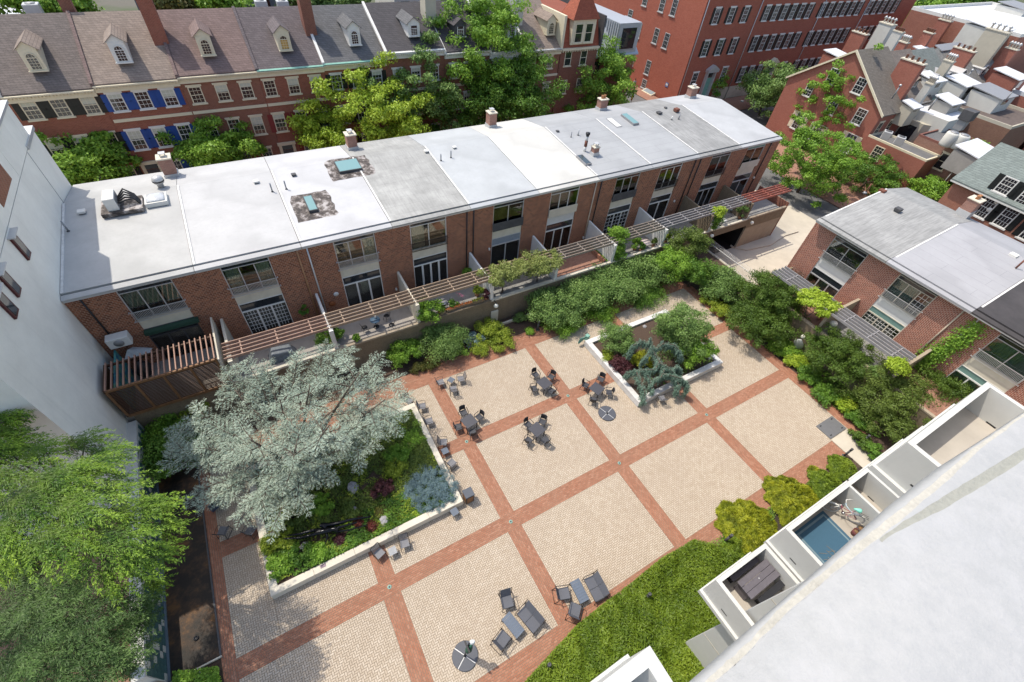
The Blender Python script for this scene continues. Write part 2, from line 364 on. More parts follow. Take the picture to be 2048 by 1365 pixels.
# concrete walk and its steel cover
tag(MB().prism([(31.4, -9.6), (33.3, -9.6), (33.3, -5.66), (31.4, -5.66)], -0.2, 0.012).build('concrete_walk', M_DRIVE), kind='structure')
cv = thing('access_cover', 'square grey steel access hatch set in the paving at the start of the concrete walk', 'hatch', (31.35, -5.62, 0))
MB().box(0.03, 0.0, 0.0, 1.97, 1.2, 0.05).build('plate', solid('hatch_steel', (0.17, 0.17, 0.175), 0.55, 0.08, 3, metal=0.3), cv)
for hx, hy in ((0.25, 0.15), (0.25, 1.0), (1.6, 0.15), (1.6, 1.0)): one_box('hinge', (hx, hy, 0.05, hx + 0.16, hy + 0.07, 0.07), M_BLACK, cv)
# drains at the crossings
dm = MB().lathe([(0.11, 0), (0.11, 0.012), (0.085, 0.014), (0.0, 0.014)], 16).mesh('grate', solid('verdigris_grate', (0.2, 0.34, 0.29), 0.6, 0.15, 12))
dk = MB().lathe([(0.05, 0.014), (0.05, 0.018), (0, 0.018)], 12).mesh('grate_core', M_LEAD)
for px, py, lb in ((778.9, 1174.4, 'round green drain in the crossing below the slatted side table by the big planter wall'), (1021.6, 1043.8, 'round green drain at the crossing between the black side stool and the loungers'), (1238.5, 926.7, 'round green drain at the empty central crossing of red brick bands'), (1413.3, 830, 'round green drain at the crossing below the planter with the weeping cedar'), (933.3, 883.6, 'round green drain at the crossing beside the dining table nearest the big planter'), (1135.9, 792, 'round green drain between the two upper dining tables')):
    g = G(px, py); d = thing('floor_drain', lb, 'drain', (g[0], g[1], 0.003), 0, 'drains at the crossings of the red bands'); link('grate', dm, d); link('grate_core', dk, d)
# ---------------------------------------------------------------- planters
M_MARBLE = solid('grey_white_marble', (0.6, 0.59, 0.58), 0.6, 0.12, 2.2, stain=0.45)
M_LIME = solid('cream_limestone', (0.6, 0.55, 0.46), 0.8, 0.06, 1.5, stain=0.2)
def planter(label, r, hh, th, m, soil):
    x0, y0, x1, y1 = r; t_ = thing('planter', label, 'planter', (x0, y0, 0))
    W_, H_ = x1 - x0, y1 - y0; L_ = 2.1
    for (a, b_, c_, d) in ((0, 0, W_, th), (0, H_ - th, W_, H_)):
        n = max(1, int(round(W_ / L_))); s = W_ / n
        for i in range(n): bevel(one_box('coping_block', (i * s + 0.004, b_, 0.0, (i + 1) * s - 0.004, d, hh + rnd.uniform(-0.004, 0.004)), m, t_), 0.012)
    for (a, c_) in ((0, th), (W_ - th, W_)):
        n = max(1, int(round((H_ - 2 * th) / L_))); s = (H_ - 2 * th) / n
        for i in range(n): bevel(one_box('coping_block', (a, th + i * s + 0.004, 0.0, c_, th + (i + 1) * s - 0.004, hh + rnd.uniform(-0.004, 0.004)), m, t_), 0.012)
    one_box('soil', (th, th, 0, W_ - th, H_ - th, soil), M_MULCH, t_); return t_
planter('large square raised planter with cream stone coping under the blue cedar', PL1, 0.55, 0.38, M_LIME, 0.4)
planter('smaller square planter with grey and white marble coping holding the weeping cedar', PL2, 0.55, 0.42, M_MARBLE, 0.36)
# ---------------------------------------------------------------- fountain basin, tile wall, white building at the west
t = NT('basin_floor'); co = t.co(); n = t.noise(co, 0.45, 5, 0.7); c = t.ramp(n, [(0.44, (0.02, 0.016, 0.012)), (0.52, (0.05, 0.03, 0.018)), (0.6, (0.13, 0.062, 0.022))]); t.bsdf(c, 0.7, t.noise(co, 22, 3), 0.4); M_BASIN = t.m
bs = thing('fountain_basin', 'long drained black fountain basin with orange stains below the tiled wall', 'basin', (-9.1, 0.95, 0))
MB().add([(0.0, 0, 0.02), (2.1, 0, 0.02), (2.1, 11.2, 0.02), (0.0, 11.2, 0.02)], [(0, 1, 2, 3)]).build('basin_floor', M_BASIN, bs)
one_box('rim', (2.08, -0.05, -0.02, 2.16, 11.2, 0.06), M_LEAD, bs); one_box('rim', (0, -0.12, -0.02, 2.16, -0.05, 0.1), M_CONC, bs)
for px, py in ((393, 1277), (372, 991)):
    g = G(px, py); MB().lathe([(0.11, 0.02), (0.11, 0.09), (0.08, 0.09), (0.08, 0.05), (0, 0.05)], 14, (g[0] + 9.1, g[1] - 0.95, 0)).build('drain_ring', M_BLACK, bs)
TG = solid('green_tile', (0.055, 0.12, 0.115), 0.3, 0.3, 2.5); TW = solid('white_tile', (0.5, 0.5, 0.44), 0.4, 0.1, 2)
tw = thing('tiled_wall', 'green and white mosaic tile wall behind the drained basin', 'wall', (-9.12, 0, 0))
MB().box(-0.5, 0.95, -0.02, 0.0, 15.0, 2.05).build('wall_core', M_STUCCO, tw)
ts = 0.30; tm = [MB().box(0, 0.006, 0.006, 0.02, ts - 0.006, ts - 0.006).mesh('tile', m) for m in (TG, TW)]
cnt = 0
for j in range(6):
    for i in range(46):
        y = 1.0 + i * ts; k = 1 if ((i * 3 + j * 5 + (i // 4) * 2) % 7 in (0,)) or (i > 34 and (i + j) % 3 != 0 and rnd.random() < 0.75) or rnd.random() < 0.05 else 0
        if i > 34 and (i + 2 * j) % 5 in (0, 1): k = 0
        link('tile', tm[k], tw, (0.0, y, 0.08 + j * ts)); cnt += 1
one_box('plinth', (0.02, 0.95, -0.02, 0.12, 14.6, 0.07), solid('blue_grey_sill', (0.12, 0.16, 0.19), 0.5), tw)
MB().box(0.02, 5.1, 1.0, 0.3, 5.5, 1.12).build('spout_ledge', TG, tw)
t = NT('building_stucco'); co = t.co(); mp = t.n('ShaderNodeMapping'); t.l(co, mp.inputs[0]); mp.inputs['Scale'].default_value = (1, 1.4, .09); n = t.noise(mp.outputs[0], 1.1, 6, .7); n2 = t.noise(co, .5, 7, .7); n3 = t.noise(co, 7, 4, .7)
c = t.mix(t.ramp(n2, [(.35, 0), (.65, 1)]), (.77, .735, .665), (.86, .825, .75)); c = t.mix(t.ramp(n, [(.56, 0), (.76, .3)]), c, (.5, .49, .45)); c = t.mix(t.ramp(n3, [(.55, 0), (.8, .15)]), c, (.5, .49, .45)); t.bsdf(c, .92, n3, .3, .01); M_BST = t.m
bl = thing('stucco_building', 'tall white stucco building rising along the left edge with small maroon windows', 'building', (-9.6, 10.85, 0))
MB().box(-26, 0, -1.4, 0, 20.85, 12.4).build('wall', M_BST, bl); one_box('wall', (-26, 14.3, 12.465, .02, 19.6, 14.4), M_BST, bl); one_box('wall', (-26, 0.0, 12.465, .01, 14.3, 16.3), M_BST, bl)
one_box('roof', (-25.8, 0.2, 12.4, -0.2, 20.65, 12.46), M_ALU, bl)
one_box('parapet_cap', (-0.4, 17.9, 12.4, 0.1, 20.95, 12.62), M_ALU, bl)
one_box('parapet_cap', (-0.4, 14.32, 14.4, 0.1, 19.7, 14.55), M_ALU, bl)
one_box('expansion_joint', (0.0, 17.55, 5, 0.006, 17.6, 12.4), M_LEAD, bl)
mar = solid('maroon_frame', (0.09, 0.02, 0.02), 0.5)
for i, (px, py) in enumerate(((33, 497), (10, 571), (3, 615))):
    q = OX(px, py, -9.6); y = q[1] - 10.85; 
    f = one_box('window', (-0.02, y, q[2] - 0.75, 0.1, y + 0.7, q[2] + 0.55), mar, bl); one_box('pane', (0.1, y + 0.1, q[2] - 0.65, 0.11, y + 0.6, q[2] + 0.45), M_GLASS, f); one_box('hood', (0.0, y - 0.15, q[2] + 0.56, 0.3, y + 0.85, q[2] + 0.62), M_ALU, f)
one_box('brick_patch', (0.01, 10.2, 12.9, 0.03, 13.2, 14.4), brick('warm_brick', (0.23, 0.07, 0.035), (0.3, 0.1, 0.05), (0.3, 0.22, 0.16)), bl)
# ================================================================ COURTYARD TOWNHOUSES
M_BR = brick('courtyard_brick', (0.12, 0.034, 0.018), (0.37, 0.13, 0.062), (0.42, 0.29, 0.21), 0.235, 0.112, 0.016)
M_BR2 = brick('east_courtyard_brick', (0.19, 0.048, 0.03), (0.38, 0.125, 0.075), (0.58, 0.44, 0.36), 0.235, 0.105, 0.016)
def membrane(name, col, var=0.06, seam=None, streak=0.0, patch=None):
    t = NT(name); co = t.co(); n = t.noise(co, 0.45, 8, 0.7); n2 = t.noise(co, 5, 5, 0.7); n5 = t.noise(co, 0.16, 3, 0.5); var = var * 1.6
    c = t.mix(t.ramp(n, [(0.35, 0), (0.65, 1)]), tuple(x * (1 - var) for x in col), tuple(min(0.88, x * (1 + var)) for x in col))
    c = t.mix(t.ramp(n2, [(0.5, 0), (0.75, 0.35)]), c, tuple(x * 0.8 for x in col))
    c = t.mix(t.ramp(n5, [(0.46, 0), (0.54, 0.5), (0.66, 0.15)]), c, tuple(x * 0.78 for x in col))
    if streak:
        mp = t.n('ShaderNodeMapping'); t.l(co, mp.inputs[0]); mp.inputs['Scale'].default_value = (5, 0.35, 1)
        n3 = t.noise(mp.outputs[0], 1.6, 5, 0.7); c = t.mix(t.ramp(n3, [(0.42, 0), (0.68, streak)]), c, tuple(x * 0.45 for x in col))
    if seam:
        b = t.n('ShaderNodeTexBrick'); t.l(co, b.inputs['Vector']); b.inputs['Scale'].default_value = 1; b.inputs['Brick Width'].default_value = seam[0]; b.inputs['Row Height'].default_value = seam[1]
        b.inputs['Mortar Size'].default_value = seam[2]; b.inputs['Mortar Smooth'].default_value = 0.6
        c = t.mix(t.math('MULTIPLY', b.outputs['Fac'], seam[3]), c, tuple(x * 0.35 for x in col))
    t.bsdf(c, 0.65, n2, 0.25, 0.01, spec=0.3); return t.m
RM = [membrane('membrane_cool_white', (0.430, 0.430, 0.425), 0.05), membrane('membrane_white', (0.456, 0.456, 0.459), 0.04, (40, 0.98, 0.006, 0.25)),
      membrane('membrane_bright', (0.482, 0.482, 0.493), 0.04, (40, 1.0, 0.006, 0.2)), membrane('membrane_gravel_grey', (0.361, 0.361, 0.348), 0.13, (9, 0.95, 0.012, 0.5), 0.35),
      membrane('membrane_pale_blue', (0.413, 0.430, 0.442), 0.04), membrane('membrane_brightest_white', (0.533, 0.525, 0.497), 0.03),  # the last one is simply the whitest membrane of the row
      membrane('membrane_seamed', (0.344, 0.353, 0.365), 0.03, (5.5, 0.96, 0.012, 0.6)), membrane('membrane_seamed', (0.344, 0.353, 0.365), 0.03, (5.5, 0.96, 0.012, 0.6)),
      membrane('membrane_streaked_grey', (0.310, 0.310, 0.306), 0.12, (30, 0.5, 0.01, 0.4), 0.6), membrane('membrane_blue_white', (0.413, 0.421, 0.433), 0.04)]
RE = [membrane('membrane_east_grey', (0.327, 0.327, 0.323), 0.08, (6, 1.0, 0.01, 0.4), 0.6), membrane('membrane_east_seamed', (0.344, 0.344, 0.365), 0.03, (5, 0.98, 0.012, 0.55)),
      membrane('membrane_black', (0.055, 0.050, 0.052), 0.15), membrane('membrane_black2', (0.055, 0.050, 0.052), 0.15)]
M_CAULK = solid('bright_caulk', (.66, .65, .63), .6, .15, 6, stain=.3)
def townhouse(label, loc, rz, w, bay, zf, zs0, zs1, zt, ze, zr, yr, yb, roofm, spec, wallm, group, end=None, z0=-1.4):
    """local: x along the front, -y outwards (front plane y=0). bay=(a,b) is the glazed bay."""
    h_ = thing('townhouse', label, 'house', loc, rz, group); a, b = bay; D = 0.24
    for (p, q) in ((0, a), (b, w)): one_box('brick_pier', (p, 0, z0, q, D, ze - 0.12), wallm, h_)
    wl = MB(); wl.box(0, D, z0, 0.12, yb, ze - 0.15); wl.box(w - 0.12, D, z0, w, yb, ze - 0.15); wl.box(0.12, yb - 0.2, z0, w - 0.12, yb, ze - 0.15); wl.box(a, D + 0.01, z0, b, D + 0.2, zf); wl.build('wall', wallm, h_)
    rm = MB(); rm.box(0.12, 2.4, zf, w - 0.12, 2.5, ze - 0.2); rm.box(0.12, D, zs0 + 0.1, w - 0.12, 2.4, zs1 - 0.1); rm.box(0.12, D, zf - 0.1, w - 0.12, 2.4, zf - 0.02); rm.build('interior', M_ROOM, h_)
    # concrete panel between the storeys
    one_box('spandrel_panel', (a, 0.05, zs0, b, D, zs1), spec.get('panel', M_CONC), h_)
    fr = spec.get('frame', M_ALU); ft = 0.055
    # upper window
    zu0, zu1 = zs1, zt
    u = MB(); tr = zu1 - 0.34
    for (p, q) in ((a, a + ft), (b - ft, b)): u.box(p, 0.02, zu0, q, 0.12, zu1)
    u.box(a + ft, 0.02, zu0, b - ft, 0.12, zu0 + ft); u.box(a + ft, 0.02, zu1 - 0.04, b - ft, 0.12, zu1)
    if spec.get('utransom', 1): u.box(a + ft, 0.03, tr, b - ft, 0.11, tr + 0.05)
    U = u.build('upper_window', fr, h_)
    n = spec.get('un', 3); xs = [a + ft + (b - a - 2 * ft) * i / n for i in range(n + 1)]
    for i in range(n):
        if i: one_box('mullion', (xs[i] - 0.03, 0.03, zu0 + ft, xs[i] + 0.03, 0.11, tr), fr, U)
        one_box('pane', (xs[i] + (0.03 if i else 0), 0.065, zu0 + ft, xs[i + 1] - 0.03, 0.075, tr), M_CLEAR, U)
        if spec.get('ugrid') and i in spec['ugrid']:
            g = MB(); nx_, nz_ = 3, 5; A, B = xs[i] + 0.04, xs[i + 1] - 0.04; Z0, Z1 = zu0 + ft, tr
            for k in range(1, nx_): x = A + (B - A) * k / nx_; g.box(x - 0.012, 0.045, Z0, x + 0.012, 0.062, Z1)
            for k in range(1, nz_): z = Z0 + (Z1 - Z0) * k / nz_; g.box(A, 0.046, z - 0.012, B, 0.063, z + 0.012)
            g.build('glazing_bars', M_WHITE, U)
    one_box('pane', (a + ft, 0.065, tr + 0.05, b - ft, 0.075, zu1 - 0.04), spec.get('transom_glass', M_GLASS), U)
    cu = MB()
    for (p, q, m_) in [c + (0,) if len(c) == 2 else c for c in spec.get('ucurt', [(0.0, 0.45), (0.75, 1.0)])]:
        A = a + ft + (b - a - 2 * ft) * p; B = a + ft + (b - a - 2 * ft) * q; nn = max(3, int((B - A) / 0.07)); Zb = zu0 + ft + m_ * (tr - zu0)
        for k in range(nn):
            xa, xb = A + (B - A) * k / nn, A + (B - A) * (k + 1) / nn; ya, yb_ = (0.2, 0.25) if k % 2 else (0.25, 0.2)
            cu.add([(xa, ya, Zb), (xb, yb_, Zb), (xb, yb_, tr), (xa, ya, tr)], [(0, 1, 2, 3)])
    if cu.f: cu.build('curtain', spec.get('ucm', M_CURT), h_)
    # railing in front of the upper window
    rt = spec.get('rail', 'mesh'); rz0, rz1 = zs1 - 0.02, zs1 + 0.72
    if rt == 'mesh':
        R_ = MB(); R_.box(a - 0.12, -0.16, rz1 - 0.03, b + 0.12, -0.12, rz1); R_.box(a - 0.12, -0.16, rz0, b + 0.12, -0.12, rz0 + 0.03)
        for x in (a - 0.1, b + 0.06):
            for z in (rz0, rz1 - 0.03): R_.box(x, -0.12, z, x + 0.04, 0.0, z + 0.03)
        rr = R_.build('balcony_rail', M_ALU, h_); bb = MB(); nb = int((b - a) / 0.075)
        for k in range(nb + 1): x = a + (b - a) * k / nb; bb.box(x - 0.011, -0.152, rz0 + 0.03, x + 0.011, -0.128, rz1 - 0.03)
        bb.build('baluster', M_ALU, rr)
    elif rt == 'dark':
        R_ = MB(); R_.box(a - 0.02, -0.14, rz1 - 0.03, b + 0.02, -0.1, rz1); R_.box(a - 0.02, -0.14, rz0, b + 0.02, -0.1, rz0 + 0.03); rr = R_.build('balcony_rail', M_BLACK, h_)
        bb = MB(); nb = int((b - a) / 0.1)
        for k in range(nb + 1): x = a + (b - a) * k / nb; bb.box(x - 0.014, -0.132, rz0 + 0.03, x + 0.014, -0.108, rz1 - 0.03)
        bb.build('baluster', M_BLACK, rr)
    elif rt == 'solid_dark': one_box('balcony_panel', (a - 0.02, -0.14, rz0, b + 0.02, -0.1, rz1), M_LEAD, h_)
    elif rt == 'solid_grey': one_box('balcony_panel', (a - 0.02, -0.14, rz0, b + 0.02, -0.1, rz1), M_CONC, h_)
    # lower window wall / doors
    tl = zf + spec.get('lt', 2.05); lt = MB()
    for (p, q) in ((a, a + ft), (b - ft, b)): lt.box(p, 0.02, zf, q, 0.12, zs0)
    lt.box(a + ft, 0.02, zs0 - 0.05, b - ft, 0.12, zs0); lt.box(a + ft, 0.01, tl, b - ft, 0.13, tl + 0.1)
    lf = spec.get('lframe', fr); LW = lt.build('patio_window', lf, h_)
    n = spec.get('ln', 3); xs = [a + ft + (b - a - 2 * ft) * i / n for i in range(n + 1)]; mw = spec.get('mw', 0.045)
    for i in range(n):
        if i: one_box('mullion', (xs[i] - mw, 0.03, zf, xs[i] + mw, 0.11, tl), lf, LW)
        one_box('pane', (xs[i] + mw, 0.065, zf + 0.05, xs[i + 1] - mw, 0.075, tl), M_CLEAR, LW)
        if spec.get('lgrid'):
            g = MB(); nx_, nz_ = spec['lgrid']; A, B = xs[i] + mw, xs[i + 1] - mw
            for k in range(1, nx_): x = A + (B - A) * k / nx_; g.box(x - 0.013, 0.045, zf + 0.1, x + 0.013, 0.062, tl)
            for k in range(1, nz_): z = zf + 0.1 + (tl - zf - 0.1) * k / nz_; g.box(A, 0.046, z - 0.013, B, 0.063, z + 0.013)
            g.build('glazing_bars', M_WHITE, LW)
    one_box('pane', (a + ft, 0.065, tl + 0.1, b - ft, 0.075, zs0 - 0.05), spec.get('lt_glass', M_GLASS), LW)
    cu = MB()
    for (p, q) in spec.get('lcurt', []):
        A = a + ft + (b - a - 2 * ft) * p; B = a + ft + (b - a - 2 * ft) * q; nn = max(3, int((B - A) / 0.1))
        for k in range(nn):
            xa, xb = A + (B - A) * k / nn, A + (B - A) * (k + 1) / nn; ya, yb_ = (0.2, 0.26) if k % 2 else (0.26, 0.2)
            cu.add([(xa, ya, zf + 0.03), (xb, yb_, zf + 0.03), (xb, yb_, tl), (xa, ya, tl)], [(0, 1, 2, 3)])
    if cu.f: cu.build('curtain', spec.get('lcm', M_CURTG), h_)
    # roof: low front slope to the ridge, short back slope, gravel stop and box gutter fascia
    x0, x1 = 0.015, w - 0.015; oh = spec.get('oh', 0.12)
    r = MB(); r.slab([(x0, -oh + 0.47, ze + 0.02), (x1, -oh + 0.47, ze + 0.02), (x1, yr, zr), (x0, yr, zr)], 0.12)
    r.slab([(x0, yr, zr), (x1, yr, zr), (x1, yb, ze), (x0, yb, ze)], 0.12); r.build('roof_membrane', roofm, h_)
    e = MB(); e.slab([(x0, -oh, ze - 0.06), (x1, -oh, ze - 0.06), (x1, -oh + 0.33, ze + 0.03), (x0, -oh + 0.33, ze + 0.03)], 0.1); e.build('eave_flashing', roofm if spec.get('eave') is None else spec['eave'], h_)
    one_box('gutter_gap', (x0, -oh + 0.33, ze - 0.09, x1, -oh + 0.47, ze - 0.05), M_LEAD, h_)
    one_box('gravel_stop', (x0, -oh + 0.47, ze + 0.024, x1, -oh + 0.54, ze + 0.075), roofm, h_)
    one_box('fascia', (x0, -oh + 0.02, ze - 0.26, x1, -oh + 0.05, ze - 0.161), M_ALU, h_)
    one_box('soffit', (x0, -oh + 0.05, ze - 0.2, x1, D, ze - 0.162), M_ALUD, h_)
    s_ = MB(); s_.slab([(x0, 0.4, ze + 0.075), (x0 + 0.12, 0.4, ze + 0.075), (x0 + 0.12, yr, zr + 0.05), (x0, yr, zr + 0.05)], 0.05); s_.build('party_seam', M_CAULK, h_)
    if end == 'r': one_box('rake_trim', (w - 0.01, 0, ze - 0.25, w + 0.06, yb, ze - 0.02), M_ALU, h_)
    return h_
PX = [-9.58, -3.3, 2.72, 8.72, 14.76, 20.8, 26.85, 32.9, 38.95, 44.8, 51.1]
BAY = [(-7.28, -4.58), (-2.06, 0.69), (4.66, 7.44), (9.98, 12.79), (16.74, 19.5), (22.05, 24.92), (28.9, 31.62), (34.1, 36.86), (40.85, 43.55), (46.0, 48.8)]
SP = [dict(un=3, ucurt=[(0.0, 0.68, 0.38), (0.7, 1, 0.3)], ucm=M_CURT, ln=3, lt=2.0, lcurt=[], lframe=M_LEAD, lt_glass=M_GLASS),
      dict(un=3, ucurt=[(0.02, 0.3), (0.68, 0.98)], lgrid=(4, 6), lframe=M_WHITE, ln=3, mw=0.06),
      dict(un=3, ucurt=[(0.66, 1)], ln=3, lframe=M_WHITE, mw=0.06, lcurt=[(0.45, 0.7)], lcm=M_CURT),
      dict(un=2, rail='dark', frame=M_WHITE, ln=4, mw=0.07, lframe=M_WHITE, ucurt=[(0.05, 0.4)], utransom=1),
      dict(un=2, rail='solid_dark', ucurt=[(0, 0.98)], ucm=M_CURTG, ln=2, lcurt=[(0, 0.98)], lcm=M_CURTG, lt_glass=M_CURTG),
      dict(un=3, rail='solid_grey', ucurt=[(0, 0.62)], ln=3, frame=M_WHITE, lcurt=[(0, 0.3), (0.33, 0.55)], lcm=M_CURT, panel=solid('clean_panel', (0.58, 0.58, 0.56), 0.8, 0.05)),
      dict(un=3, rail='solid_dark', ucurt=[(0.55, 1)], ln=3, lgrid=(2, 5), lframe=M_WHITE),
      dict(un=3, rail='dark', frame=M_WHITE, lframe=M_WHITE, ln=2, mw=0.06, ucurt=[(0.0, 0.35), (0.5, 0.8)]),
      dict(un=2, rail='dark', ucurt=[(0.05, 0.35)], ln=3, lcurt=[(0.0, 0.2)]),
      dict(un=2, rail='solid_grey', ucurt=[(0, 0.98)], ucm=M_TEAL, transom_glass=M_TEAL, ln=2, lcurt=[(0.1, 0.9)], lcm=M_TEAL)]
LBL = ['end townhouse touching the white building, with green awning box and pale roller blinds', 'courtyard townhouse with small square panes across its white patio doors',
       'courtyard townhouse with orange disc and round white plaque on its brick wall', 'courtyard townhouse under the mottled grey roof, black railing and white french doors',
       'courtyard townhouse with blue-grey vertical blinds behind both storeys', 'courtyard townhouse under the brightest white roof with a clean white panel between windows',
       'courtyard townhouse behind the round leafy vine, glazed doors with white bars', 'courtyard townhouse with white framed window above black railing and open white door',
       'courtyard townhouse under the dark streaked grey roof', 'end townhouse beside the side street with sea-green glazing']
houses = []
for i in range(10):
    x0, x1 = PX[i], PX[i + 1]; b_ = (BAY[i][0] - x0, BAY[i][1] - x0)
    houses.append(townhouse(LBL[i], (x0, 19.1, 0), 0, x1 - x0, b_, 2.3, 5.1, 5.9, 8.24, 8.5, 9.22, 8.9, 12.9, RM[i], SP[i], M_BR, 'brick townhouses on the north side of the courtyard', 'r' if i == 9 else None))
EY = [7.25, 1.25, -4.75, -10.75, -16.75]; EB = [(5.46, 2.66), (0.12, -2.6), (-6.68, -9.45), (-12.2, -15)]
ES = [dict(un=2, ucurt=[(0.02, 0.98)], ucm=solid('black_blind', (0.04, 0.045, 0.05), 0.6), ln=3, lt=1.45, lcurt=[(0.35, 0.98)], lcm=M_CURTG, panel=M_WHITE, oh=0.62),
      dict(un=3, ugrid=(2,), ucurt=[(0.02, 0.6)], ucm=M_TEAL, rail='mesh', ln=3, lt=1.5, lgrid=(3, 5), lframe=M_CONC, lcurt=[(0.02, 0.6)], lcm=M_TEAL, lt_glass=M_TEAL, panel=M_WHITE, frame=M_CONC, oh=0.62),
      dict(un=2, ucurt=[(0.02, 0.98)], ucm=M_TEAL, rail='mesh', ln=3, lt=1.5, lframe=M_WHITE, lcurt=[(0.02, 0.98)], lcm=M_TEAL, lt_glass=M_TEAL, panel=M_CONC, oh=0.62),
      dict(un=2, rail='solid_grey', ln=2, oh=0.62)]
EL = ['corner townhouse nearest the driveway with dark upper blinds and leafless climber', 'east townhouse with grey framed garden doors under sea-green glazing', 'east townhouse under the black roof with ivy climbing its brick', 'east townhouse half hidden behind the white tower balconies']
for i in range(4):
    y0 = EY[i]; b_ = (y0 - EB[i][0], y0 - EB[i][1])
    houses.append(townhouse(EL[i], (41.0, y0, 0), -math.pi / 2, 6.0, b_, 2.4, 4.5, 5.45, 7.62, 8.28, 9.1, 8.6, 13.3, RE[i], ES[i], M_BR2, 'brick townhouses on the east side of the courtyard'))
MB().box(-0.14, 0.0, -1.4, -0.02, 0.55, 8.0).build('corner_pier', M_BR2, houses[10])
# ---- downpipes, each a part of the house it drains
def pipe(h_, x, z0, z1, m, y=-0.07, r=0.05): MB().tube([(x, y, z0), (x, y, z1)], r, 8).build('downpipe', m, h_)
ORG = solid('weathered_copper_pipe', (0.35, 0.18, 0.09), 0.6)
pipe(houses[1], 2.38 - PX[1], 2.3, 8.25, ORG); pipe(houses[2], 3.0 - PX[2], 2.3, 8.25, M_ALU)
pipe(houses[3], 14.45 - PX[3], 2.3, 8.25, M_BLACK); pipe(houses[4], 15.02 - PX[4], 2.3, 8.25, M_BLACK)
pipe(houses[5], 26.6 - PX[5], 2.3, 8.25, solid('beige_pipe', (0.5, 0.42, 0.33), 0.6)); pipe(houses[6], 27.17 - PX[6], 2.3, 8.25, M_BLACK)
pipe(houses[7], 38.5 - PX[7], 2.3, 8.25, M_BLACK); pipe(houses[8], 39.2 - PX[8], 2.3, 8.25, M_BLACK)
pipe(houses[0], -8.85 - PX[0], 5.0, 8.25, M_BLACK); pipe(houses[11], 5.6, 3.0, 8.0, solid('beige_pipe', (0.5, 0.42, 0.33))); pipe(houses[12], 0.55, 2.5, 8.0, M_WHITE)
pipe(houses[9], 49.6 - PX[9], 2.3, 8.25, M_BLACK)
# green awning box at the first house
one_box('awning_box', (-7.3 - PX[0], -0.35, 4.85, -4.4 - PX[0], -0.02, 5.08), solid('dark_green_awning', (0.02, 0.06, 0.04), 0.6), houses[0])
MB().lathe([(0.0, -0.02), (0.18, -0.02), (0.18, 0.03), (0.0, 0.03)], 18).build('round_plaque', M_WHITE, houses[2], (OY(672, 588, 19.1)[0] - PX[2], -0.03, OY(672, 588, 19.1)[2]), (math.pi / 2, 0, 0))
MB().lathe([(0.0, -0.02), (0.24, -0.02), (0.24, 0.03), (0.0, 0.03)], 18).build('orange_disc', solid('rusty_orange', (0.28, 0.09, 0.03)), houses[2], (OY(664, 607, 19.1)[0] - PX[2], -0.05, OY(664, 607, 19.1)[2]), (math.pi / 2, 0, 0))
for (hi, px, py) in ((4, 978, 498), (5, 1166, 475), (7, 1348, 402), (9, 1507, 355), (2, 792, 578)):
    q = OY(px, py, 19.1); s = MB(); s.box(-0.06, -0.12, -0.1, 0.06, 0, 0.1); s.build('wall_lamp', M_WHITE, houses[hi], (q[0] - PX[hi], 0, q[2]))
# ---------------------------------------------------------------- things on the roofs (roof plane of the north row)
def zroof(y): return 8.5 + (y - 19.45) * (9.22 - 8.5) / 8.55 if y < 28 else 9.22 - (y - 28) * 0.18
def RP(px, py):
    z = 8.9
    for _ in range(6): p = G(px, py, z); z = zroof(p[1])
    return p
def vent_pipe(px, py, hgt, r, m, label):
    p = RP(px, py); t_ = thing('roof_vent', label, 'vent pipe', p, 0, 'vent pipes on the flat roofs')
    MB().tube([(0, 0, -0.02), (0, 0, hgt)], r, 10).build('pipe', m, t_); MB().lathe([(r * 2.2, -0.02), (r * 1.2, 0.06), (r * 1.1, 0.06)], 10).build('boot', M_LEAD, t_)
GP = solid('galvanised_pipe', (0.3, 0.31, 0.33), 0.5, metal=0.4)
for a in ((545, 384, .65, .05, GP, 'left grey vent pipe of the pair beside the lower skylight on the white roof'), (573, 379, .65, .05, GP, 'right grey vent pipe of the pair beside the lower skylight on the white roof'),
          (137, 463, .7, .05, GP, 'tall vent pipe in the shade of the white building'), (882, 322, .55, .05, GP, 'left vent pipe at the edge of the grey mottled roof'), (902, 316, .6, .05, GP, 'right vent pipe at the edge of the grey mottled roof'),
          (1142, 275, .5, .04, GP, 'thin vent pipe on the brightest white roof'), (1156, 271, .5, .06, M_ALU, 'white elbow vent left of the tall stack'), (1357, 239, .5, .06, GP, 'short vent pipe near the dark streaked roof'),
          (1343, 240, .35, .06, M_WHITE, 'white elbow vent near the dark streaked roof'), (1507, 211, .4, .04, M_BLACK, 'black pipe at the far end of the long roof')): vent_pipe(*a)
def roof_box(px, py, s, hgt, m, label, name='roof_vent_box'):
    p = RP(px, py); t_ = thing(name, label, 'roof vent', p, 0, 'small box vents on the flat roofs')
    bevel(MB().box(-s / 2, -s / 2, 0.06, s / 2, s / 2, hgt).build('hood', m, t_), 0.02); MB().box(-s * .38, -s * .38, -0.03, s * .38, s * .38, 0.06).build('collar', M_LEAD, t_)
RUST = solid('rust_brown', (0.16, 0.06, 0.04), 0.8, 0.3, 8)
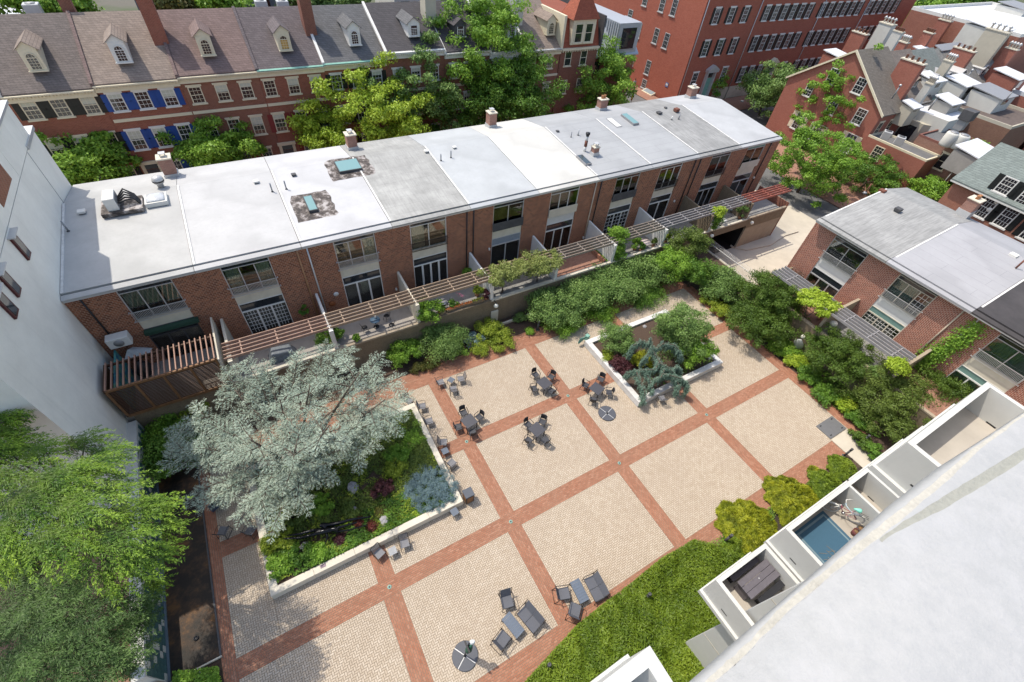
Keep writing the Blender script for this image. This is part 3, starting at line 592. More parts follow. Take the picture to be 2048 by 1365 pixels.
for a in ((165, 427, .42, .2, M_WHITE, 'white box vent at the edge of the big shadow'), (513, 366, .35, .18, M_WHITE, 'white box vent left of the two vent pipes'), (588, 352, .33, .16, M_LEAD, 'dark box vent above the lower skylight'),
          (853, 305, .35, .18, M_WHITE, 'white box vent on the grey mottled roof'), (909, 297, .3, .15, M_WHITE, 'white box vent on the pale blue roof'), (1115, 264, .3, .12, M_LEAD, 'dark low vent on the brightest white roof'),
          (1318, 228, .5, .2, M_LEAD, 'dark dented box vent right of the two skylights'), (1331, 217, .3, .12, M_LEAD, 'small dark vent above the dented box vent'), (1352, 224, .5, .35, RUST, 'rusty hood vent beside the dark roof'), (1484, 204, .3, .12, M_LEAD, 'tiny dark vent on the end roof')): roof_box(*a)
def chimney(px, py, wx, wy, hgt, label, pots=0, cap=True, zb=None, m=None, rz=0):
    p = RP(px, py) if zb is None else G(px, py, zb); t_ = thing('chimney', label, 'chimney', p, rz, 'chimneys on the courtyard roofs'); m = m or brick('chimney_brick', (0.26, 0.11, 0.08), (0.34, 0.17, 0.13), (0.3, 0.24, 0.2))
    MB().box(-wx / 2, -wy / 2, 0.3, wx / 2, wy / 2, hgt).build('stack', m, t_); MB().box(-wx / 2 - .05, -wy / 2 - .05, -0.3, wx / 2 + .05, wy / 2 + .05, 0.3).build('flashing', M_ALU, t_)
    bevel(MB().box(-wx / 2 - .06, -wy / 2 - .06, hgt, wx / 2 + .06, wy / 2 + .06, hgt + .1).build('cap', M_CONC, t_), 0.02)
    for i in range(pots): MB().lathe([(0.13, 0), (0.11, 0.25), (0.14, 0.3), (0.1, 0.3), (0.1, 0.1), (0, 0.1)], 10, ((i - (pots - 1) / 2) * 0.32, 0, hgt + .1)).build('chimney_pot', solid('terracotta', (0.42, 0.2, 0.1), 0.8), t_)
    if not pots and cap: k = MB(); k.box(-.2, -.2, hgt + .32, .2, .2, hgt + .36); [k.box(x - .02, y - .02, hgt + .1, x + .02, y + .02, hgt + .32) for x in (-.15, .15) for y in (-.15, .15)]; k.build('rain_cap', M_ALU, t_)
chimney(345, 352, .8, .8, 1.35, 'brick chimney with metal hood at the corner of the first white roof'); chimney(705, 298, .75, .75, 1.2, 'brick chimney with metal hood behind the big skylight'); chimney(982, 254, .75, .75, 1.3, 'brick chimney with silver hood on the middle of the long roof')
chimney(1202, 220, .9, .7, 1.05, 'brick chimney with orange pots at the back of the seamed roof', 2); chimney(1380, 196, .95, .75, 1.1, 'brick chimney with wide flat cap near the far end of the long roof', 0)
chimney(1188, 310, .55, .5, .7, 'short square brick chimney at the eave beside the tall flue')
p = RP(1169, 303); t_ = thing('flue', 'tall white and rust metal flue with black cowl near the eave', 'flue', p)
MB().tube([(0, 0, 0), (0, 0, .45)], .12, 12).build('base', M_WHITE, t_); MB().tube([(0, 0, .45), (0, 0, .95)], .14, 12).build('rusty_section', RUST, t_); MB().tube([(0, 0, .95), (0, 0, 1.35)], .11, 12).build('upper_section', M_ALU, t_); MB().lathe([(.14, 1.35), (.14, 1.5), (.2, 1.5), (.2, 1.65), (.05, 1.68)], 12).build('cowl', M_BLACK, t_)
def skylight(px, py, sx, sy, label, glass, patch=None, curb=0.22):
    p = RP(px, py); t_ = thing('skylight', label, 'skylight', (p[0], p[1], p[2] - 0.02), 0, 'skylights on the long roof'); t_.rotation_euler = (math.atan(0.084), 0, 0)
    f = MB(); f.box(-sx / 2, -sy / 2, 0, -sx / 2 + .08, sy / 2, curb); f.box(sx / 2 - .08, -sy / 2, 0, sx / 2, sy / 2, curb); f.box(-sx / 2 + .08, -sy / 2, 0, sx / 2 - .08, -sy / 2 + .08, curb); f.box(-sx / 2 + .08, sy / 2 - .08, 0, sx / 2 - .08, sy / 2, curb)
    f.build('frame', M_LEAD if patch else M_ALUD, t_); one_box('glass', (-sx / 2 + .06, -sy / 2 + .06, curb, sx / 2 - .06, sy / 2 - .06, curb + .015), glass, t_)
    if patch:
        a, b_, c_, d = patch; n = 26; P = []
        for i in range(n):
            u = i / n * 4; k = int(u); f_ = u - k; q = [(a + (c_ - a) * f_, b_), (c_, b_ + (d - b_) * f_), (c_ - (c_ - a) * f_, d), (a, d - (d - b_) * f_)][k]; P.append((q[0] + rnd.uniform(-.09, .09), q[1] + rnd.uniform(-.07, .07)))
        MB().add([(x, y, 0.035) for x, y in P], [list(range(n))]).build('tar_patch', M_TAR, t_)
t = NT('tar_patch'); co = t.co(); n = t.noise(co, 1.6, 5, 0.7); t.bsdf(t.ramp(n, [(0.42, (0.05, 0.042, 0.04)), (0.5, (0.12, 0.1, 0.09)), (0.62, (0.42, 0.39, 0.38))]), 0.8, n, 0.4); M_TAR = t.m
SKG = glassmat('skylight_glass', (0.16, 0.3, 0.3), 0.12); SKD = glassmat('dark_skylight_glass', (0.05, 0.07, 0.08), 0.1)
skylight(697, 335, 1.75, 1.5, 'large green glass skylight in a tarred patch', SKG, (-1.6, -1.5, 1.7, 1.35)); skylight(622, 411, .62, 1.75, 'narrow blue glass skylight in a tarred patch near the eave', SKG, (-1.15, -1.65, 1.45, 1.45))
skylight(1259, 241, .75, 2.1, 'narrow dark framed skylight on the seamed roof', SKG); skylight(1228, 246, .7, 1.8, 'flat white framed skylight beside the dark one', M_WHITE, None, .06); skylight(1167, 323, .65, 1.5, 'small dark skylight near the eave of the brightest roof', SKD)
p = RP(315, 404); t_ = thing('skylight', 'square domed skylight with white curb beside the condenser', 'skylight', p, 0, 'skylights on the long roof')
MB().box(-.62, -.62, 0, .62, .62, .28).build('curb', M_WHITE, t_); MB().lathe([(.74, .28), (.66, .36), (.45, .45), (.2, .49), (0, .5)], 4, (0, 0, 0)).build('dome', solid('acrylic_dome', (.5, .52, .55), .15), t_, (0, 0, 0), (0, 0, math.pi / 4))
p = RP(250, 415); ac = thing('roof_air_conditioner', 'white air conditioner lying with black hoses on a tarred plinth of the first roof', 'air conditioner', p)
bevel(MB().box(-.75, -.75, .25, -.15, .55, 1.05).build('casing', M_WHITE, ac), .03); MB().box(-1.15, -.95, 0, 1.05, .75, .25).build('plinth', M_TAR, ac); g = MB(); [g.box(-.151, -.65 + i * .1, .35, -.13, -.6 + i * .1, .95) for i in range(12)]; g.build('grille', M_ALUD, ac)
for k in range(5):
    a = [( -.1, .3 - k * .2, .6), (.3, .55 - k * .22, .95 - k * .08), (.75, .35 - k * .15, .6), (.95, -.1 * k, .3)]; MB().tube(a, .06, 7).build('hose', M_BLACK, ac)
p = RP(323, 375); t_ = thing('roof_turbine', 'squat silver turbine vent near the first chimney', 'roof vent', p); MB().lathe([(.2, 0), (.2, .3), (.32, .35), (.36, .55), (.3, .75), (0, .82)], 14).build('turbine', M_ALU, t_); MB().lathe([(.365, .45), (.37, .5), (.365, .55)], 14).build('dark_slot', M_BLACK, t_)
# east roof things
for px, py, hh, m, lb in ((1731, 385, .8, RUST, 'maroon vent pipe at the corner of the east roof'), (2030, 538, .8, RUST, 'maroon vent pipe on the seamed east roof near the right edge')):
    q = G(px, py, 8.9); t_ = thing('roof_vent', lb, 'vent pipe', q); MB().tube([(0, 0, -.1), (0, 0, hh)], .06, 8).build('pipe', m, t_); MB().lathe([(.2, -.1), (.1, .05), (0, .05)], 10).build('boot', M_ALUD, t_)
for px, py, m, lb in ((1763, 385, RUST, 'maroon box vent at the corner of the east roof'), (1795, 422, M_LEAD, 'dark box vent in the middle of the streaked east roof'), (2024, 514, M_WHITE, 'white box vent on the seamed east roof')):
    q = G(px, py, 8.95); t_ = thing('roof_vent_box', lb, 'roof vent', q); bevel(MB().box(-.25, -.25, .03, .25, .25, .25).build('hood', m, t_), .02); one_box('collar', (-.2, -.2, -.15, .2, .2, .03), M_LEAD, t_)
chimney(1930, 425, 1.0, .9, 1.2, 'brick chimney with two orange pots on the back of the east roof', 2, zb=8.7)
# ================================================================ TERRACES
def wallbox(name, label, b, m, cat='wall', group=None, bv=0.015):
    o = MB().box(0, 0, 0, b[3] - b[0], b[4] - b[1], b[5] - b[2]).build(name, m, None, (b[0], b[1], b[2])); tag(o, label, cat, group); bevel(o, bv); return o
TW_ = thing('terrace_wall', 'long brown aggregate retaining wall under the north terraces', 'wall', (0, 15.04, 0))
MB().box(-9.1, 0, -0.02, 39.4, .22, 2.42).build('wall', M_BROWNC, TW_); MB().box(39.4, 0, 1.6, 45.5, .22, 2.42).build('lintel', M_BROWNC, TW_); MB().box(45.5, 0, 1.25, 51.6, .22, 2.42).build('wall', M_BROWNC, TW_)
MB().box(45.6, .03, -1.4, 51.5, .2, 1.25).build('lower_panel', M_TANC, TW_); MB().box(51.5, -.02, -1.4, 51.62, 4.0, 3.0).build('end_wall', brick('end_brick', (.24, .08, .05), (.33, .13, .09), (.3, .2, .15)), TW_); MB().box(39.2, 0.02, -1.4, 39.4, .2, 1.6).build('jamb', M_TANC, TW_)
for (xa, xb, m) in ((-3.8, 2.6, M_CONC), (2.6, 8.6, M_TANC), (8.6, 14.7, M_BROWNC), (14.7, 20.8, M_CONC), (20.8, 26.8, M_CONC), (26.8, 32.9, M_CONC), (32.9, 38.9, M_CONC), (38.9, 45, M_CONC), (45, 51.5, M_TANC)):
    MB().box(xa + .005, -.03, 2.42, xb - .005, .25, 2.56).build('coping_block', m, TW_)
gs = thing('garage_interior', 'dark garage opening under the north terrace beside the driveway', 'garage'); GD = solid('garage_dark', (.012, .011, .01), .9); one_box('back_wall', (39.0, 19.2, -1.4, 51.4, 19.3, 2.0), GD, gs); one_box('side_wall', (38.9, 15.3, -1.4, 39.0, 19.2, 2.0), GD, gs); one_box('garage_floor', (39.0, 15.3, -1.4, 45.6, 19.2, -1.36), GD, gs); one_box('side_wall', (45.6, 15.3, -1.4, 45.7, 19.2, 2.0), GD, gs)  # near-black colour stands in for the unlit depth of the garage
tf = thing('terrace_floor', None, None); tag(tf, kind='structure')
FLM = [solid('terrace_bluestone', (.24, .235, .225), .8, .15, 1.5, stain=.3), solid('terrace_concrete', (.33, .3, .27), .85, .12, 1.2, stain=.4), M_SWF]
for i in range(10): one_box('terrace_slab', (PX[i] + .005, 15.26, -1.3 if i < 8 else 2.0, min(51.5, PX[i + 1] - .005), 19.09, 2.3), FLM[(1, 1, 1, 0, 0, 2, 0, 0, 0, 0)[i]], tf)
for i in range(4):
    one_box('terrace_slab', (37.1, EY[i + 1] + .005, -1.3, 40.99, EY[i] - .005, 2.4), FLM[(2, 0, 2, 0)[i]], tf)
for i, x in enumerate(PX[1:10]):
    m = (M_CONC, M_WHITE, M_CONC, M_WHITE, M_WHITE, M_WHITE, M_WHITE, M_BROWNC, M_BROWNC)[i]; nm = ['first', 'second', 'third', 'fourth', 'fifth', 'sixth', 'seventh', 'eighth', 'ninth'][i]
    t_ = thing('divider_wall', nm + ' terrace divider from the white building, ' + ('grey concrete' if m is M_CONC else 'brown aggregate' if m is M_BROWNC else 'white painted'), 'wall', (x - .08, 0, 0), 0, 'divider walls between the terraces')
    MB().add([(0, 15.9, 2.3), (.16, 15.9, 2.3), (.16, 19.1, 2.3), (0, 19.1, 2.3), (0, 15.9, 4.2), (.16, 15.9, 4.2), (.16, 19.1, 4.4), (0, 19.1, 4.4)], [(0, 3, 2, 1), (4, 5, 6, 7), (0, 1, 5, 4), (1, 2, 6, 5), (2, 3, 7, 6), (3, 0, 4, 7)]).build('wall', m, t_)
    fin = MB().box(-.05, 0, 0, .21, .12, 1.88).mesh('fin', m)
    for k in range(5): link('fin', fin, t_, (0, 15.12 + k * .17, 2.42))
def pergola(label, x0, x1, ya, yb, z, m, along='x', group='slatted pergolas over the terraces'):
    t_ = thing('pergola', label, 'pergola', (x0, ya, z) if along == 'x' else (ya, x0, z), 0 if along == 'x' else -math.pi / 2, group); Lx = abs(x1 - x0); Dy = abs(yb - ya)
    s = MB().box(0, -.03, 0, Lx, .03, .2).mesh('slat', m)
    for k in range(5): link('slat', s, t_, (0, Dy * k / 4, 0))
    c = MB().box(-.04, 0, .03, .04, Dy, .13).mesh('cross_beam', m); n = max(2, int(round(Lx / 2.1)))
    for k in range(n): link('cross_beam', c, t_, (Lx * (k + .5) / n, 0, 0.01))
    return t_
PM = [solid('pergola_pink_brown', (.34, .22, .17), .7, .12), solid('pergola_brown', (.3, .22, .16), .7, .15), solid('pergola_grey_brown', (.25, .21, .18), .7, .15), solid('pergola_grey', (.26, .25, .26), .7, .12), solid('pergola_red', (.34, .11, .08), .6, .12)]
pl = [(-3.6, 2.66, 0, 'pinkish brown pergola left of the copper pipe'), (2.72, 8.66, 1, 'brown pergola over the terrace with the blue cafe table'), (8.75, 14.7, 1, 'brown pergola over the terrace full of flower pots'), (20.8, 26.8, 2, 'grey-brown pergola over the brick paved terrace'),
      (26.9, 32.85, 2, 'grey-brown pergola right of the round leafy vine'), (32.95, 38.9, 3, 'wavy grey pergola above the white ribbed screen'), (39, 44.75, 3, 'grey pergola over the garage opening'), (44.85, 51.3, 4, 'rusty red pergola at the street end'), (14.8, 20.75, 1, 'brown pergola buried under the pale flowering vine')]
for a, b_, k, lb in pl: pergola(lb, a, b_, 15.42, 16.75, 4.22 + (k % 2) * .03, PM[k])
# east terraces
ET = thing('terrace_wall', 'brown aggregate retaining wall under the east terraces behind the dark shrubs', 'wall', (36.9, 0, 0))
MB().box(0, -16, -.02, .2, 7.0, 2.5).build('wall', M_BROWNC, ET); MB().box(-.03, -16, 2.5, .24, 7.0, 2.62).build('coping', M_TANC, ET); MB().box(0.2, 6.8, -1.3, 4.0, 7.0, 3.4).build('side_wall', M_BROWNC, ET)
for y in (1.0, -4.9, -10.9):
    t_ = thing('divider_wall', {1.0: 'tan concrete divider between the two nearest east terraces', -4.9: 'tan concrete divider by the ivy on the east terraces', -10.9: 'far tan divider hidden behind the white balconies'}[y], 'wall', (37.0, y, 2.4), 0, 'divider walls between the terraces')
    MB().box(0, 0, 0, 4.0, .2, 1.95).build('wall', M_TANC, t_)
pergola('grey slatted pergola beside the leafless climber on the east side', 6.6, 1.4, 36.95, 38.6, 4.3, PM[3], 'y'); pergola('long grey slatted pergola in front of the french doors on the east side', .95, -4.7, 36.95, 38.6, 4.3, PM[3], 'y')
# ---- timber screen balcony at the first terrace
tb = thing('timber_screen', 'dark stained timber slatted enclosure around the first terrace by the white building', 'timber screen', (-9.25, 15.0, 2.5))
W_, H_ = 5.45, 2.5
f = MB(); f.box(0, -.06, 0, W_, .06, .16); f.build('beam', M_WOOD, tb); MB().box(0, -.06, H_ - .14, W_, .06, H_).build('beam', M_WOOD, tb)
for k in range(5): MB().box(-.05 + k * (W_ - .1) / 4, -.05, .16, .07 + k * (W_ - .1) / 4, .05, H_ - .14).build('post', M_WOOD, tb)
sm = MB().box(.08, -.015, 0, W_ - .08, .015, .06).mesh('slat', M_WOODD)
for k in range(19): link('slat', sm, tb, (0, 0, .22 + k * .112))
ra = MB().box(-.03, 0, 0, .03, 2.15, .12).mesh('rafter', solid('rafter_pinkish', (.33, .19, .14), .6))
for k in range(20): link('rafter', ra, tb, (.06 + k * (W_ - .15) / 19, -.05, H_ + .02))
MB().box(0, 1.95, H_ - .12, W_, 2.05, H_ + .01).build('beam', M_WOODD, tb); MB().box(-.1, 0, 0, 0, 2.1, H_).build('side_panel', M_WOODD, tb); MB().box(W_, -.02, 0, W_ + .1, 3.9, H_ - .1).build('side_panel', M_CONC, tb)
mt = NT('turquoise_mural'); co = mt.co(); n = mt.noise(co, 3.5, 4); mt.bsdf(mt.ramp(n, [(.35, (.02, .1, .22)), (.5, (.04, .25, .28)), (.62, (.16, .28, .14))]), .5)
wallbox('mural_panel', 'turquoise and blue mosaic mural at the left of the timber enclosure', (-9.05, 15.4, 2.4, -8.95, 18.6, 4.6), mt.m, 'mural')
wh = thing('condenser_unit', 'white wall mounted condenser at the corner by the white building', 'air conditioner', OY(238, 687, 18.3)); bevel(MB().box(-.55, 0, -.35, .55, .6, .35).build('casing', M_WHITE, wh), .03); MB().lathe([(.25, 0), (.25, .02), (0, .02)], 16).build('fan_grille', M_ALUD, wh, (0, -.005, 0), (math.pi / 2, 0, 0))
# ---- railing along the driveway edge
rl = thing('railing', 'curved white steel railing between the shrubs and the driveway', 'railing', (40.3, 9.3, 0))
rb = MB().tube([(0, 0, 0), (0, 0, .85), (.06, 0, 1.02), (.2, 0, 1.12), (.38, 0, 1.1)], .014, 5).mesh('bar', M_WHITE)
for k in range(46): link('bar', rb, rl, (0, .03 + k * .125, 0))
MB().box(-.025, 0, .82, .025, 5.7, .87).build('top_rail', M_WHITE, rl); MB().box(-.02, 0, .08, .02, 5.7, .12).build('bottom_rail', M_WHITE, rl); one_box('kerb', (-.1, 0, -.05, .12, 5.7, .06), M_CONC, rl)
# ---- globe lamps on the terrace wall
def globe(px, py, Y, label, ax='y', X=None, post=True):
    q = OY(px, py, Y) if ax == 'y' else OX(px, py, X); t_ = thing('globe_lamp', label, 'lamp', q, 0, 'white globe lamps on the terrace walls')
    s = MB(); s.lathe([(0.0, -.19), (.09, -.165), (.155, -.1), (.19, 0), (.155, .1), (.09, .165), (0.04, .19)], 16); s.build('globe', solid('opal_globe', (.78, .76, .68), .3), t_)
    d = (0, .35, 0) if ax == 'y' else (.4, 0, 0); MB().tube([(0, 0, .18), (0, 0, .3), (d[0], d[1], .3)], .035, 8).build('bracket', M_BLACK, t_)
    return t_
globe(992, 612, 14.7, 'white globe lamp on a pale pier under the terrace full of flower pots'); globe(1424, 472, 14.7, 'white globe lamp at the left top of the garage opening'); globe(1504, 446, 14.7, 'small globe lamp above the right jamb of the garage opening'); globe(1606, 674, 0, 'cream globe lamp on the east terrace wall above the grey leaf sculpture', 'x', 36.5)
q = OY(988, 640, 14.98); wallbox('pier', 'pale concrete pier on the brown wall under the globe lamp', (q[0] - .32, 14.9, 0, q[0] + .32, 15.03, 1.35), M_CONC, 'pier')
kb = MB().box(0, 14.4, -.02, 12.6, 14.55, .18).build('bed_kerb', M_CONC, None, (14.9, 0, 0)); tag(kb, 'low concrete kerb at the foot of the brown terrace wall', 'kerb')
# ================================================================ ROW HOUSES ACROSS THE BACK STREET (front plane y=48, street z=-1.4)
def rb(n, c1, c2, mo=(.3, .2, .15)): return brick(n, c1, c2, mo, .22, .08, .009)
RBM = [rb('row_brick_red', (.23, .06, .035), (.31, .095, .06)), rb('row_brick_dark', (.17, .055, .035), (.24, .085, .055)), rb('row_brick_orange', (.26, .075, .04), (.33, .11, .065)), rb('row_brick_brown', (.2, .07, .045), (.27, .1, .065))]
def shingle(name, c): return brick(name, tuple(x * .85 for x in c), tuple(min(1, x * 1.2) for x in c), tuple(x * .45 for x in c), .3, .17, .012, .9, 1.35, .3)
RSM = [shingle('shingle_grey_brown', (.15, .125, .115)), shingle('shingle_tan', (.24, .19, .16)), shingle('shingle_mauve', (.18, .125, .115)), shingle('shingle_plum_grey', (.12, .1, .105)), shingle('shingle_slate', (.115, .115, .12)), shingle('shingle_dark', (.07, .065, .07))]
M_CREAM = solid('cream_trim', (.66, .59, .44), .7, .06, 3); M_BLUE = solid('blue_shutter', (.01, .06, .26), .5, .1, 3); M_BLK = solid('black_shutter', (.012, .014, .014), .5, .1, 3); M_DRED = solid('red_shutter', (.2, .03, .03), .5, .1)
WMC = {}
def sash(parent, x, z, w, h_, trim, y=0.0, shutter=None, lintel=True, bars=(3, 4), glass=None, face=-1, rz=0.0, loc=None, sh_open=.44, curtain=0):
    """sash window: bottom centre at (x, y, z) on a wall whose outward normal is -y (rotated by rz). Sub-parts: pane, glazing_bars, sill."""
    k = (round(w, 2), round(h_, 2), trim.name, bars, lintel, curtain)
    if k not in WMC:
        f = MB(); t_ = .09
        f.box(-w / 2, -.06, 0, -w / 2 + t_, .02, h_); f.box(w / 2 - t_, -.06, 0, w / 2, .02, h_); f.box(-w / 2 + t_, -.06, h_ - t_, w / 2 - t_, .02, h_); f.box(-w / 2 + t_, -.06, 0, w / 2 - t_, .02, t_ * .7); f.box(-w / 2 + t_, -.045, h_ * .5 - .03, w / 2 - t_, .0, h_ * .5 + .03)
        if lintel: f.box(-w / 2 - .12, -.075, h_, w / 2 + .12, .02, h_ + .17)
        fm = f.mesh('window', trim)
        pm = MB().box(-w / 2 + t_, -.025, t_ * .7, w / 2 - t_, -.015, h_ - t_).mesh('pane', M_GLASS)
        g = MB(); A, B = -w / 2 + t_, w / 2 - t_
        for i in range(1, bars[0]): X = A + (B - A) * i / bars[0]; g.box(X - .013, -.038, t_, X + .013, -.026, h_ - t_)
        for i in range(1, bars[1]):
            if abs(i / bars[1] - .5) < .01: continue
            Z = h_ * i / bars[1]; g.box(A, -.04, Z - .013, B, -.027, Z + .013)
        gm = g.mesh('glazing_bars', trim); sm_ = MB().box(-w / 2 - .12, -.15, -.13, w / 2 + .12, .02, -.002).mesh('sill', trim)
        bm = MB().box(A, -.0262, h_ * (1 - curtain), B, -.0255, h_ - t_).mesh('blind', M_CURT) if curtain else None
        WMC[k] = (fm, pm, gm, sm_, bm)
    fm, pm, gm, sm_, bm = WMC[k]; W = link('window', fm, parent, loc or (x, y, z), (0, 0, rz)); link('pane', pm, W); link('glazing_bars', gm, W); link('sill', sm_, W)
    if bm: link('blind', bm, W)
    if shutter:
        ks = ('sh', round(w, 2), round(h_, 2), shutter.name)
        if ks not in WMC:
            s = MB(); sw = w * sh_open; s.box(0, -.05, 0, sw, 0, h_)
            s.box(.05, -.065, .08, sw - .05, -.05, h_ * .48); s.box(.05, -.065, h_ * .54, sw - .05, -.05, h_ - .08); WMC[ks] = (s.mesh('shutter', shutter), sw)
        sh, sw = WMC[ks]
        link('shutter', sh, W, (w / 2 + .02, 0, 0)); link('shutter', sh, W, (-w / 2 - .02 - sw, 0, 0))
    return W
def dormer(parent, x, yb, zb, kind, trim, roofm, ys):
    """arched or square dormer; (x, yb, zb) base centre of its face, ys = depth back into the roof. Parts: dormer_wall > dormer_roof, window..."""
    w, h_ = 1.25, 1.75; n = 8
    if kind == 'plain': w, h_ = 1.35, 1.35
    f = MB(); zt = h_
    f.box(-w / 2, 0, 0, w / 2, ys, zt * .94)
    prof = [(-w / 2 - .16, zt * .94), (0, zt + .5), (w / 2 + .16, zt * .94)]
    f.add([(p[0], 0.02, p[1]) for p in prof] + [(p[0], ys, p[1]) for p in prof], [(0, 1, 2)[::-1], (3, 4, 5), (0, 3, 4, 1), (1, 4, 5, 2), (0, 2, 5, 3)])
    D = f.build('dormer', trim, parent, (x, yb, zb))
    r = MB(); r.slab([(-w / 2 - .24, -.12, zt * .94 - .03), (0, -.12, zt + .55), (0, ys + .35, zt + .55), (-w / 2 - .24, ys + .1, zt * .94 - .03)], .05); r.slab([(0, -.12, zt + .55), (w / 2 + .24, -.12, zt * .94 - .03), (w / 2 + .24, ys + .1, zt * .94 - .03), (0, ys + .35, zt + .55)], .05)
    r.build('dormer_roof', roofm, D)
    g = MB(); gw = w * .52 / 2; zg = .22; zs = zt * .6
    arc = [(gw * math.cos(a), zs + gw * math.sin(a)) for a in [math.pi * i / n for i in range(n + 1)]] if kind == 'arch' else [(gw, zt * .8), (-gw, zt * .8)]
    P = [(-gw, zg), (gw, zg)] + arc; g.add([(p[0], -.03, p[1]) for p in P], [list(range(len(P)))]); g.build('pane', M_GLASS, D)
    b_ = MB(); b_.box(-gw - .07, -.07, zg, -gw, -.0, zs if kind == 'arch' else zt * .8); b_.box(gw, -.07, zg, gw + .07, 0, zs if kind == 'arch' else zt * .8); b_.box(-w / 2 - .05, -.14, .02, w / 2 + .05, 0, .12); b_.box(-gw, -.05, zs - .03, gw, -.031, zs + .03)
    for i in (1, 2): X = -gw + 2 * gw * i / 3; b_.box(X - .012, -.048, zg, X + .012, -.032, zs + gw * .8 * (kind == 'arch'))
    for i in (1, 2, 3): Z = zg + (zs - zg) * i / 4; b_.box(-gw, -.046, Z - .012, gw, -.033, Z + .012)
    if kind == 'arch':
        for i in range(n): a0, a1 = math.pi * i / n, math.pi * (i + 1) / n; b_.bar((gw * 1.07 * math.cos(a0), -.05, zs + gw * 1.07 * math.sin(a0)), (gw * 1.07 * math.cos(a1), -.05, zs + gw * 1.07 * math.sin(a1)), .07)
    b_.build('window_trim', trim if kind != 'plain' else M_WHITE, D); return D
def rowhouse(label, x0, x1, zeave, ridge, brickm, roofm, trim, wins, corn, dx, dk, dtrim, droof, shut_top=None, shut_mid=None, course=None, eaveband=None, zg=.2, group='brick row houses across the back street'):
    h_ = thing('row_house', label, 'house', (x0, 48, 0), 0, group); w = x1 - x0; yr, zr = ridge
    wl = MB(); wl.box(.01, 0, -1.4, w - .01, 12.5, zeave - .3); wl.add([(.01, 0, zeave - .3), (.01, 12.5, zeave - .3), (.01, yr, zr - .1), (w - .01, 0, zeave - .3), (w - .01, 12.5, zeave - .3), (w - .01, yr, zr - .1)], [(0, 2, 1), (3, 4, 5), (0, 3, 5, 2), (1, 2, 5, 4)]); wl.build('wall', brickm, h_)
    r = MB(); r.slab([(.02, -.3, zeave), (w - .02, -.3, zeave), (w - .02, yr, zr), (.02, yr, zr)], .12); r.slab([(.02, yr, zr), (w - .02, yr, zr), (w - .02, 12.8, zeave + .4), (.02, 12.8, zeave + .4)], .12); r.build('roof', roofm, h_)
    c = MB(); c.box(0, -.5, zeave - .24, w, .0, zeave - .13); c.box(.005, -.26, zeave - .72, w - .005, -.001, zeave - .24); nb = int(w / .24)
    for k in range(nb): c.box(.06 + k * w / nb, -.42, zeave - .4, .06 + k * w / nb + .12, -.26, zeave - .24)
    c.build('cornice', corn, h_)
    if eaveband: e = MB(); e.slab([(0, -.5, zeave - .08), (w, -.5, zeave - .08), (w, 0.1, zeave + .16), (0, .1, zeave + .16)], .08); e.build('gutter', eaveband, h_)
    p_ = MB(); p_.slab([(-.1, -.36, zeave + .12), (.16, -.36, zeave + .12), (.16, yr, zr + .14), (-.1, yr, zr + .14)], .3); p_.build('party_parapet', M_ALU if course is None else course, h_)
    if course is not None: one_box('string_course', (.1, -.06, 6.35, w, -.0, 6.62), M_CREAM, h_)
    for (px_, sh, zs, hh, ww) in ((wins, shut_top, 7.32, 1.5, 1.12), (wins, shut_mid, 3.68, 1.85, 1.15)):
        for i, X in enumerate(px_): sash(h_, X - x0, zs, ww, hh, trim, 0, sh, True, (3, 4), curtain=(0, .45, .3)[(i + int(x0) + int(zs)) % 3])
    for X in wins[1:]: sash(h_, X - x0, zg, 1.1, 1.95, trim, 0, shut_mid, True)
    d = MB(); X = wins[0] - x0; d.box(X - .85, -.12, -.6, X - .55, 0, 2.2); d.box(X + .55, -.12, -.6, X + .85, 0, 2.2); d.box(X - .95, -.22, 2.2, X + .95, 0, 2.5); D = d.build('door_surround', M_CREAM, h_); one_box('door', (X - .55, -.03, -.6, X + .55, 0, 1.6), M_LEAD, D); one_box('transom', (X - .55, -.04, 1.65, X + .55, 0, 2.15), M_GLASS, D); one_box('step', (X - .8, -1.2, -1.4, X + .8, 0, -.62), M_CONC, h_)
    if dk: yy = (0.0, 0.0); zb = zeave + 1.25 * (zr - zeave) / (yr + .3) + .25; dormer(h_, dx - x0, 1.0, zb + .1, dk, dtrim, droof, 3.2)
    return h_
S3 = lambda a, b_, c: [a, b_, c]
RT = (6.3, 13.6)
H = []
H.append(rowhouse('row house with black shutters and cream arched dormer behind the white building', -14.7, -8.3, 9.5, RT, RBM[0], RSM[0], M_CREAM, [-13.36, -11.34, -9.2], M_CREAM, -11.5, 'arch', M_CREAM, RSM[1], M_BLK, M_BLK))
H.append(rowhouse('row house with bright blue shutters', -8.3, -1.75, 9.75, RT, RBM[0], RSM[1], M_WHITE, [-7.16, -5.12, -3.0], M_CREAM, -5.3, 'arch', M_WHITE, RSM[1], M_BLUE, M_BLUE, RSM[2]))
H.append(rowhouse('row house with mauve roof, cream windows and no shutters', -1.75, 5.15, 9.9, RT, RBM[3], RSM[2], M_CREAM, [-.74, 1.54, 3.73], M_CREAM, 1.5, 'arch', M_CREAM, RSM[2], None, None, RSM[2]))
H.append(rowhouse('row house with verdigris gutter and a dormer window patched in yellow', 5.15, 11.6, 9.9, RT, RBM[0], RSM[3], M_CREAM, [5.95, 8.25, 10.5], M_CREAM, 8.5, 'arch', M_CREAM, RSM[3], None, M_DRED, RSM[3], M_GREEN))
